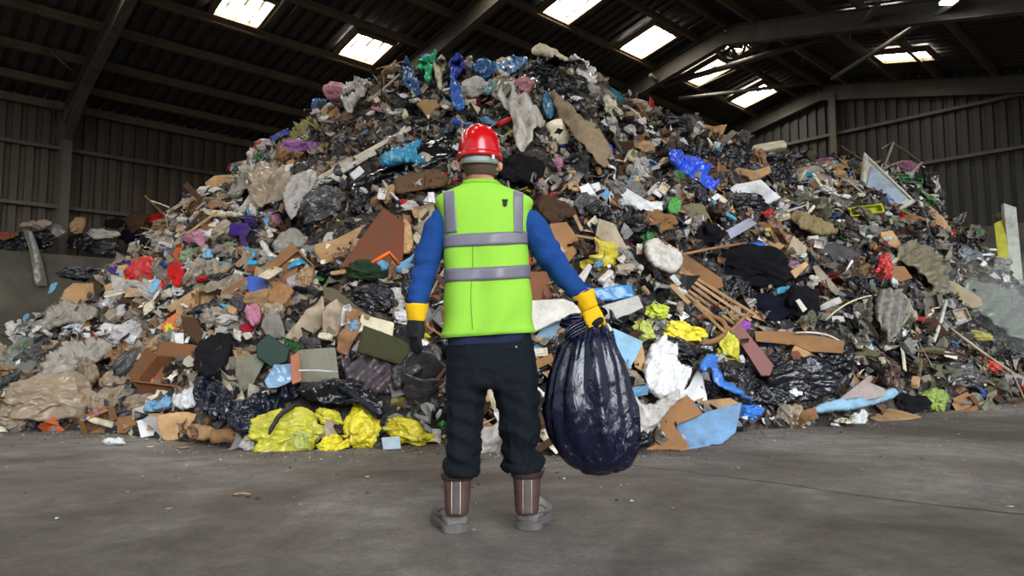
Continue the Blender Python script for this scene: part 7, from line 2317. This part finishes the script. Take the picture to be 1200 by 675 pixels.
# ---- boots
def boot(cx, top, toe_dx, heel_y):
    """cx: frame x of the shaft; toe_dx: lateral lean of the toe in metres"""
    base = at_floor(cx, heel_y)
    hy = base.y
    cz = lambda y: Q(cx, y).z
    o = None
    X0 = Q(cx, 560).x
    sh = MB()
    zt = Q(cx, top).z
    hgt = zt
    pts, rad = [], []
    for t, a, b_ in ((1.05, .064, .078), (.9, .064, .076), (.7, .060, .070), (.5, .055, .066), (.38, .052, .066), (.28, .052, .07)):
        pts.append(Vector((X0, YP + .005 - .02 * (1 - t), hgt * t))); rad.append((a, b_))
    sh.tube(pts, rad, 26, power=2.3)
    me = modify(sh.mesh('shaft'), ('SUBSURF', dict(levels=1)))
    wrinkle(me, lambda a: .0018 * fbm(a * 24, 2, 3)); smooth_all(me)
    b = obj('boot', me, M_BOOT, person, label='brown work boot with grey dusty foot')
    # foot
    D = Vector((toe_dx, .25, 0)).normalized(); S = Vector((D.y, -D.x, 0))
    H = Vector((X0, hy + .012, 0))
    V = []
    secs = [(-.006, .036, .070, .03), (.004, .050, .112, .0), (.03, .056, .142, 0), (.06, .058, .150, 0), (.10, .057, .138, 0), (.14, .058, .116, 0), (.18, .060, .100, 0), (.22, .060, .086, 0), (.255, .050, .072, 0), (.275, .030, .052, 0)]
    n = 20
    for (d, w, h, _) in secs:
        c = H + D * d
        for k in range(n):
            th = 2 * PI * k / n
            cx_, sz = math.cos(th), math.sin(th)
            z = .022 + (h - .022) / 2 + (h - .022) / 2 * math.copysign(abs(sz) ** .8, sz)
            V.append(c + S * (w * math.copysign(abs(cx_) ** .8, cx_)) + ZD * z)
    Fc = grid_faces(n, len(secs), True) + [tuple(range(n - 1, -1, -1)), tuple(range(n * (len(secs) - 1), n * len(secs)))]
    me = modify(MB().add(V, Fc).mesh('foot'), ('SUBSURF', dict(levels=1)))
    wrinkle(me, lambda a: .0015 * fbm(a * 40, 2, 3)); smooth_all(me)
    obj('boot_foot', me, M_BOOTG, b, label='grey dusty suede foot')
    # sole with heel block and treads
    mb = MB()
    n = 22
    for (a0, a1, z0, z1) in ((-.016, .085, 0.0, .036), (.10, .285, 0.0, .026), (-.018, .288, .018, .044)):
        ring = []
        for k in range(n):
            th = 2 * PI * k / n
            d = (a0 + a1) / 2 + (a1 - a0) / 2 * math.copysign(abs(math.sin(th)) ** .7, math.sin(th))
            w = (.061 if d < .12 else .065 if d < .24 else .056) * (1 if 0 < d < .25 else .9)
            ring.append(H + D * d + S * (w * math.copysign(abs(math.cos(th)) ** .7, math.cos(th))))
        V = [r + ZD * z0 for r in ring] + [r + ZD * z1 for r in ring]
        mb.add(V, grid_faces(n, 2, True) + [tuple(range(n - 1, -1, -1)), tuple(range(n, 2 * n))])
    for (zt_, q_) in ((.085, 1.02), (.060, 1.04)):
        V = [H + D * d + S * (s_ * w * q_) + ZD * (zt_ * (1.25 if d < .08 else 1.0 - d * .8)) for (d, w, s_) in ((.10, .058, -1), (.04, .057, -1), (.0, .044, -1), (-.008, .0, 1), (.0, .044, 1), (.04, .057, 1), (.10, .058, 1))]
        obj('foot_seam', MB().tube(V, .0022, 6, ref=(0, 0, 1)).mesh('fs'), M_BOOTP, b)
    obj('boot_sole', modify(mb.mesh('sole', False), ('BEVEL', dict(width=.003, segments=1))), M_SOLE, b)
    # heel strap, panel stitching, pull tab
    V = []
    for (t, off) in ((.92, .0015), (.84, .0015)):
        for k in range(26):
            th = PI * 1.0 + PI * k / 25
            V.append(Vector((X0 + (.0655) * math.cos(th), YP + .003 + (.079) * math.sin(th), hgt * t)))
    obj('ankle_collar', modify(mesh('ac', V, grid_faces(26, 2)), ('SOLIDIFY', dict(thickness=.004))), cloth_mat('dark collar', (52, 38, 34)), b)
    V = []
    for (t, w) in ((.86, .014), (.7, .013), (.5, .015), (.42, .018), (.36, .02)):
        for k in range(7):
            u = k / 6 * 2 - 1
            th = -PI / 2 + u * w / .06
            ax, by = np.interp(t, [.28, .38, .5, .7, .9], [.052, .052, .055, .060, .064]) + .003, np.interp(t, [.22, .28, .38, .5, .7, .9], [.076, .072, .066, .066, .070, .076]) + .004
            V.append(Vector((X0 + ax * math.cos(th), YP + .005 - .02 * (1 - t) + by * math.sin(th), hgt * t)))
    obj('heel_panel', modify(mesh('hp', V, grid_faces(7, 5)), ('SOLIDIFY', dict(thickness=.003)), ('SUBSURF', dict(levels=1))), M_BOOTP, b, label='grey heel panel')
    for s in (-1, 1):
        obj('stitching', MB().tube([Vector((X0 + s * (.020 - .002), YP + .005 - .02 * (1 - t) - np.interp(t, [.22, .28, .38, .5, .7, .9], [.076, .072, .066, .066, .070, .076]) + .0005, hgt * t)) for t in (.86, .7, .5, .36)], .0016, 6).mesh('st'), mat('cloth', 'cream'), b)
    o_ = MB().tube([Vector((X0 + (-1 if cx < 570 else 1) * .066, YP - .02, zt * .99)), Vector((X0 + (-1 if cx < 570 else 1) * .078, YP - .03, zt * .96)), Vector((X0 + (-1 if cx < 570 else 1) * .066, YP - .02, zt * .90))], .006, 6)
    obj('lace_end', o_.mesh('le'), cloth_mat('lace', (96, 72, 60)), b)
boot(536, 548, -.10, 626)
boot(617.5, 545, .085, 622)

# ---- gloves
def finger(pts, r0, r1, n=12):
    k = len(pts)
    return MB().tube(pts, [r0 + (r1 - r0) * i / (k - 1) for i in range(k)], n)


def glove(name_label, wrist, d, side, curl, thumb_dir, palm_len=.085, spread=.021):
    """wrist point, direction of the hand, side axis across the knuckles (towards the little finger), curl direction"""
    d = d.normalized(); side = side.normalized(); curl = curl.normalized()
    mb = MB()
    mb.tube([wrist - d * .01, wrist + d * .02, wrist + d * .055, wrist + d * palm_len], [(.030, .026), (.040, .024), (.046, .022), (.044, .018)], 20, ref=tuple(curl), power=2.6)
    me = fuse(mb.mesh('palm'), .0045, 3)
    return me


def hand(label, W0, d, side, curl, flex, thumb, yellow_fingers=True, pm=None):
    d, side, curl = d.normalized(), side.normalized(), curl.normalized()
    side = (side - d * side.dot(d)).normalized()
    mb = MB()
    mb.tube([W0 - d * .012, W0 + d * .02, W0 + d * .055, W0 + d * .088], [(.031, .027), (.041, .025), (.046, .023), (.043, .019)], 22, ref=tuple(curl), power=2.5)
    for k in range(4):
        off = (k - 1.5) * .0215
        b0 = W0 + d * (.080 - .004 * abs(k - 1.2)) + side * off
        mb.tube([b0 - d * .03, b0, b0 + d * .012], [.0115, .0125, .012], 12)
    palm = fuse(mb.mesh('hand', True), .0035, 3); smooth_all(palm)
    h = obj('glove', palm, pm or M_GBK, person, label=label)
    L = (.036, .024, .022)
    for k, (ln, nm) in enumerate(((1.0, 'index_finger'), (1.1, 'middle_finger'), (1.02, 'ring_finger'), (.82, 'little_finger'))):
        off = (k - 1.5) * .0215
        p = W0 + d * (.086 - .004 * abs(k - 1.2)) + side * off
        a = flex[0]
        pts = [p - d * .01, p]
        for s_, f in zip(L, flex):
            a_ = f if isinstance(f, (int, float)) else f[k]
            a = a_
            dirv = d * math.cos(a) + curl * math.sin(a) + side * ((k - 1.5) * .05)
            for q in (.5, 1.0): pts.append(pts[-1] + dirv.normalized() * (s_ * ln * .5))
        fm = modify(MB().tube(pts, [.0125, .0125, .0125, .0115, .0118, .0108, .0105, .0085], 12, ref=tuple(side)).mesh('f'), ('SUBSURF', dict(levels=1))); smooth_all(fm)
        obj(nm, fm, M_YEL if yellow_fingers else M_GBK, h)
    tp = [W0 + d * .015 - side * .03, W0 + d * .035 - side * .045]
    for v, l_ in thumb: tp.append(tp[-1] + (d * v[0] + side * v[1] + curl * v[2]).normalized() * l_)
    tm = modify(MB().tube(tp, [.018, .0165, .0145, .0125, .0095][:len(tp)], 12, ref=tuple(curl)).mesh('t'), ('SUBSURF', dict(levels=1))); smooth_all(tm)
    obj('thumb', tm, M_YEL, h)
    # gauntlet
    gm = modify(MB().tube([W0 - d * .066, W0 - d * .045, W0 - d * .015, W0 + d * .012], [(.053, .052), (.050, .049), (.043, .040), (.042, .030)], 24, ref=tuple(curl), cap=False).mesh('g'), ('SOLIDIFY', dict(thickness=.003)), ('SUBSURF', dict(levels=1)))
    wrinkle(gm, lambda a: .002 * fbm(a * 40, 2, 3)); smooth_all(gm)
    obj('gauntlet', gm, M_YEL, h)
    # yellow strip on the back of the hand, black knuckle bar
    kb = modify(MB().tube([W0 + d * .073 - side * .042 - curl * .006, W0 + d * .078 - curl * .016, W0 + d * .073 + side * .042 - curl * .006], [.016, .018, .016], 10).mesh('kb'), ('SUBSURF', dict(levels=1)))
    obj('knuckle_guard', kb, M_GBK, h)
    return h


# hanging hand: knuckles towards the viewer, thumb inside to the front
Wl = Q(487.5, 373, -.06)
hand('black and yellow work glove hanging open', Wl, Vector((-.04, .04, -1)), Vector((.55, -.75, 0)), Vector((.35, .85, -.1)),
     (.25, .55, .9), [((.55, -.5, .65), .03), ((.85, -.2, .45), .026), ((.95, 0, .2), .022)], False)
# fist closed on the neck of the bag
Wr = Q(689.5, 359, -.062)
GN = Q(695, 385, -.03)
hand('yellow and black work glove gripping the neck of the bag', Wr, Vector((.40, .06, -.91)), Vector((.86, -.30, .40)), Vector((-.10, .99, .05)),
     (.75, 2.0, 2.9), [((.5, .45, .75), .03), ((.3, .8, .6), .026), ((.1, .95, .3), .02)], True, M_YEL)

# ------------------------------------------------------------------ the bag in the hand
m, nt, b, out = nodes('glossy black bin bag')
L = nt.links.new
b.inputs['Base Color'].default_value = (*lin((12, 16, 38)), 1)
b.inputs['Roughness'].default_value = .11
b.inputs['Specular IOR Level'].default_value = .55
tc = add(nt, 'ShaderNodeTexCoord')
mp = add(nt, 'ShaderNodeMapping'); mp.inputs['Scale'].default_value = (5, 5, 1.6)
n1 = add(nt, 'ShaderNodeTexNoise', i_Scale=3.0, i_Detail=5.0, i_Roughness=.6, i_Distortion=1.6)
v1 = add(nt, 'ShaderNodeTexVoronoi', feature='F1', i_Scale=26.0)
wa = add(nt, 'ShaderNodeVectorMath', operation='ADD')
L(tc.outputs['Object'], mp.inputs[0]); L(mp.outputs[0], n1.inputs['Vector'])
sc2 = add(nt, 'ShaderNodeVectorMath', operation='SCALE'); sc2.inputs[3].default_value = .12
L(n1.outputs['Color'], sc2.inputs[0]); L(tc.outputs['Object'], wa.inputs[0]); L(sc2.outputs[0], wa.inputs[1]); L(wa.outputs[0], v1.inputs['Vector'])
sz = add(nt, 'ShaderNodeSeparateXYZ'); L(tc.outputs['Object'], sz.inputs[0])
mrz = add(nt, 'ShaderNodeMapRange'); mrz.inputs[1].default_value = -.30; mrz.inputs[2].default_value = -.60; mrz.inputs[3].default_value = .12; mrz.inputs[4].default_value = 1.0
L(sz.outputs[2], mrz.inputs[0])
mu = add(nt, 'ShaderNodeMath', operation='MULTIPLY'); L(v1.outputs[0], mu.inputs[0]); L(mrz.outputs[0], mu.inputs[1])
ad = add(nt, 'ShaderNodeMath', operation='ADD'); L(mu.outputs[0], ad.inputs[0]); L(n1.outputs['Fac'], ad.inputs[1])
bp = add(nt, 'ShaderNodeBump'); bp.inputs['Strength'].default_value = .75; bp.inputs['Distance'].default_value = .008
L(ad.outputs[0], bp.inputs['Height']); L(bp.outputs[0], b.inputs['Normal'])
M_BAG = m
rows = [(366, 690, 702, .022), (372, 686, 705, .026), (380, 679, 711, .045), (390, 668, 716, .07), (404, 659, 722, .10), (424, 650, 731, .125), (446, 644, 738, .142), (468, 641, 744, .15), (490, 641, 748, .152),
        (508, 644, 750, .148), (524, 650, 749.5, .138), (538, 660, 745, .115), (547, 672, 738, .085), (552, 686, 726, .045), (553.5, 698, 714, .015)]
rows = dense([r + (0,) for r in rows], 8)
NB_ = 150
V = []
o0 = Q(695, 372)
for i, r in enumerate(rows):
    p = Q((r[1] + r[2]) / 2, r[0], -.01); a = (r[2] - r[1]) / 2 * MPX; b_ = r[3]
    t = (r[0] - 366) / 188
    for k in range(NB_):
        th = 2 * PI * k / NB_
        c, s = math.cos(th), math.sin(th)
        ple = (1 - t) ** .6 * (.5 + .5 * t) * .20 * (1.15 - 2.2 * abs(math.sin(th * 8 + 1.6 * math.sin(th * 2 + t * 1.2) + .5 * t)))
        ple += .035 * math.sin(th * 19 + 2 * math.sin(3 * th)) * (1 - t)
        V.append(p + Vector((a * c, b_ * s, 0)) * (1 + ple * (.6 if t > .1 else 1.0) - .03))
A = np.array([tuple(v - o0) for v in V])
bagm = mesh('bag', A, grid_faces(NB_, len(rows), True) + [tuple(range(NB_ - 1, -1, -1)), tuple(range((len(rows) - 1) * NB_, len(rows) * NB_))])
def bw(a):
    t = np.clip(-a[:, 2] / .7, 0, 1)
    w = .010 * ridged(a * np.array([9, 9, 5]) + .3 * np.stack([vnoise(a * 9, 2)] * 3, 1), 2, 3) * t
    w += .010 * fbm(a * np.array([7, 7, 3]), 2, 9) + .0035 * ridged(a * np.array([24, 24, 16]), 2, 12) * t ** 2 - .006
    return w
wrinkle(bagm, bw); smooth_all(bagm)
bag_o = obj('refuse_sack', bagm, M_BAG, None, None, 'full glossy dark blue black refuse sack hanging from the gloved fist', 'bag')
bag_o.location = o0
# gathered mouth of the bag above the fist: folds to one side, a short tuft to the other
def flap(pts, wid, nm, nn=9):
    V = []
    for i, (x, y, dy) in enumerate(pts):
        c = Q(x, y, dy)
        t = (Q(*pts[min(i + 1, len(pts) - 1)]) - Q(*pts[max(i - 1, 0)])).normalized()
        s = Vector((-t.z, 0, t.x))
        for k in range(nn):
            u = k / (nn - 1) - .5
            V.append(c + s * (wid[i] * u) + Vector((0, .02 * math.sin(u * 16 + i * 1.1), 0)) - o0)
    me = modify(mesh(nm, V, grid_faces(nn, len(pts))), ('SOLIDIFY', dict(thickness=.003)), ('SUBSURF', dict(levels=2))); smooth_all(me)
    return obj(nm, me, M_BAG, bag_o)
flap([(692, 374, -.05), (682, 374, -.055), (672, 376, -.06), (663, 380, -.055), (656, 378, -.04)], [.05, .06, .075, .06, .04], 'bag_mouth')
flap([(694, 372, -.04), (700, 366, -.05), (706, 364, -.045), (710, 370, -.035)], [.04, .045, .05, .03], 'bag_mouth')
flap([(690, 376, -.06), (678, 382, -.075), (668, 390, -.085), (662, 398, -.08)], [.06, .07, .06, .03], 'bag_mouth')
# ------------------------------------------------------------------ drifting dust at the far end of the heap
m = bpy.data.materials.new('drifting dust'); m.use_nodes = True
nt = m.node_tree; nt.nodes.clear()
out = nt.nodes.new('ShaderNodeOutputMaterial')
vs = add(nt, 'ShaderNodeVolumeScatter')
vs.inputs['Color'].default_value = (.9, .95, .93, 1)
tc = add(nt, 'ShaderNodeTexCoord')
ln = add(nt, 'ShaderNodeVectorMath', operation='LENGTH')
nz = add(nt, 'ShaderNodeTexNoise', i_Scale=1.6, i_Detail=3.0)
nt.links.new(tc.outputs['Object'], ln.inputs[0]); nt.links.new(tc.outputs['Object'], nz.inputs['Vector'])
mr = add(nt, 'ShaderNodeMapRange'); mr.interpolation_type = 'SMOOTHSTEP'
mr.inputs[1].default_value = 1.0; mr.inputs[2].default_value = 0.1; mr.inputs[3].default_value = 0; mr.inputs[4].default_value = .48
nt.links.new(ln.outputs['Value'], mr.inputs[0])
mu = add(nt, 'ShaderNodeMath', operation='MULTIPLY'); nt.links.new(mr.outputs[0], mu.inputs[0]); nt.links.new(nz.outputs['Fac'], mu.inputs[1])
nt.links.new(mu.outputs[0], vs.inputs['Density']); nt.links.new(vs.outputs[0], out.inputs['Volume'])
V, Fc = ICO[3]
hz = obj('dust_haze', mesh('dust_haze', V * 2, Fc), m, kind='stuff', label='pale drifting dust in the air over the far end of the heap')
hz.matrix_world = Matrix.Translation(at_y(1190, 385, 11.0)) @ Matrix.Diagonal((2.9, 2.2, 1.5, 1))
SC.cycles.volume_step_rate = 2.0
SC.cycles.volume_bounces = 0
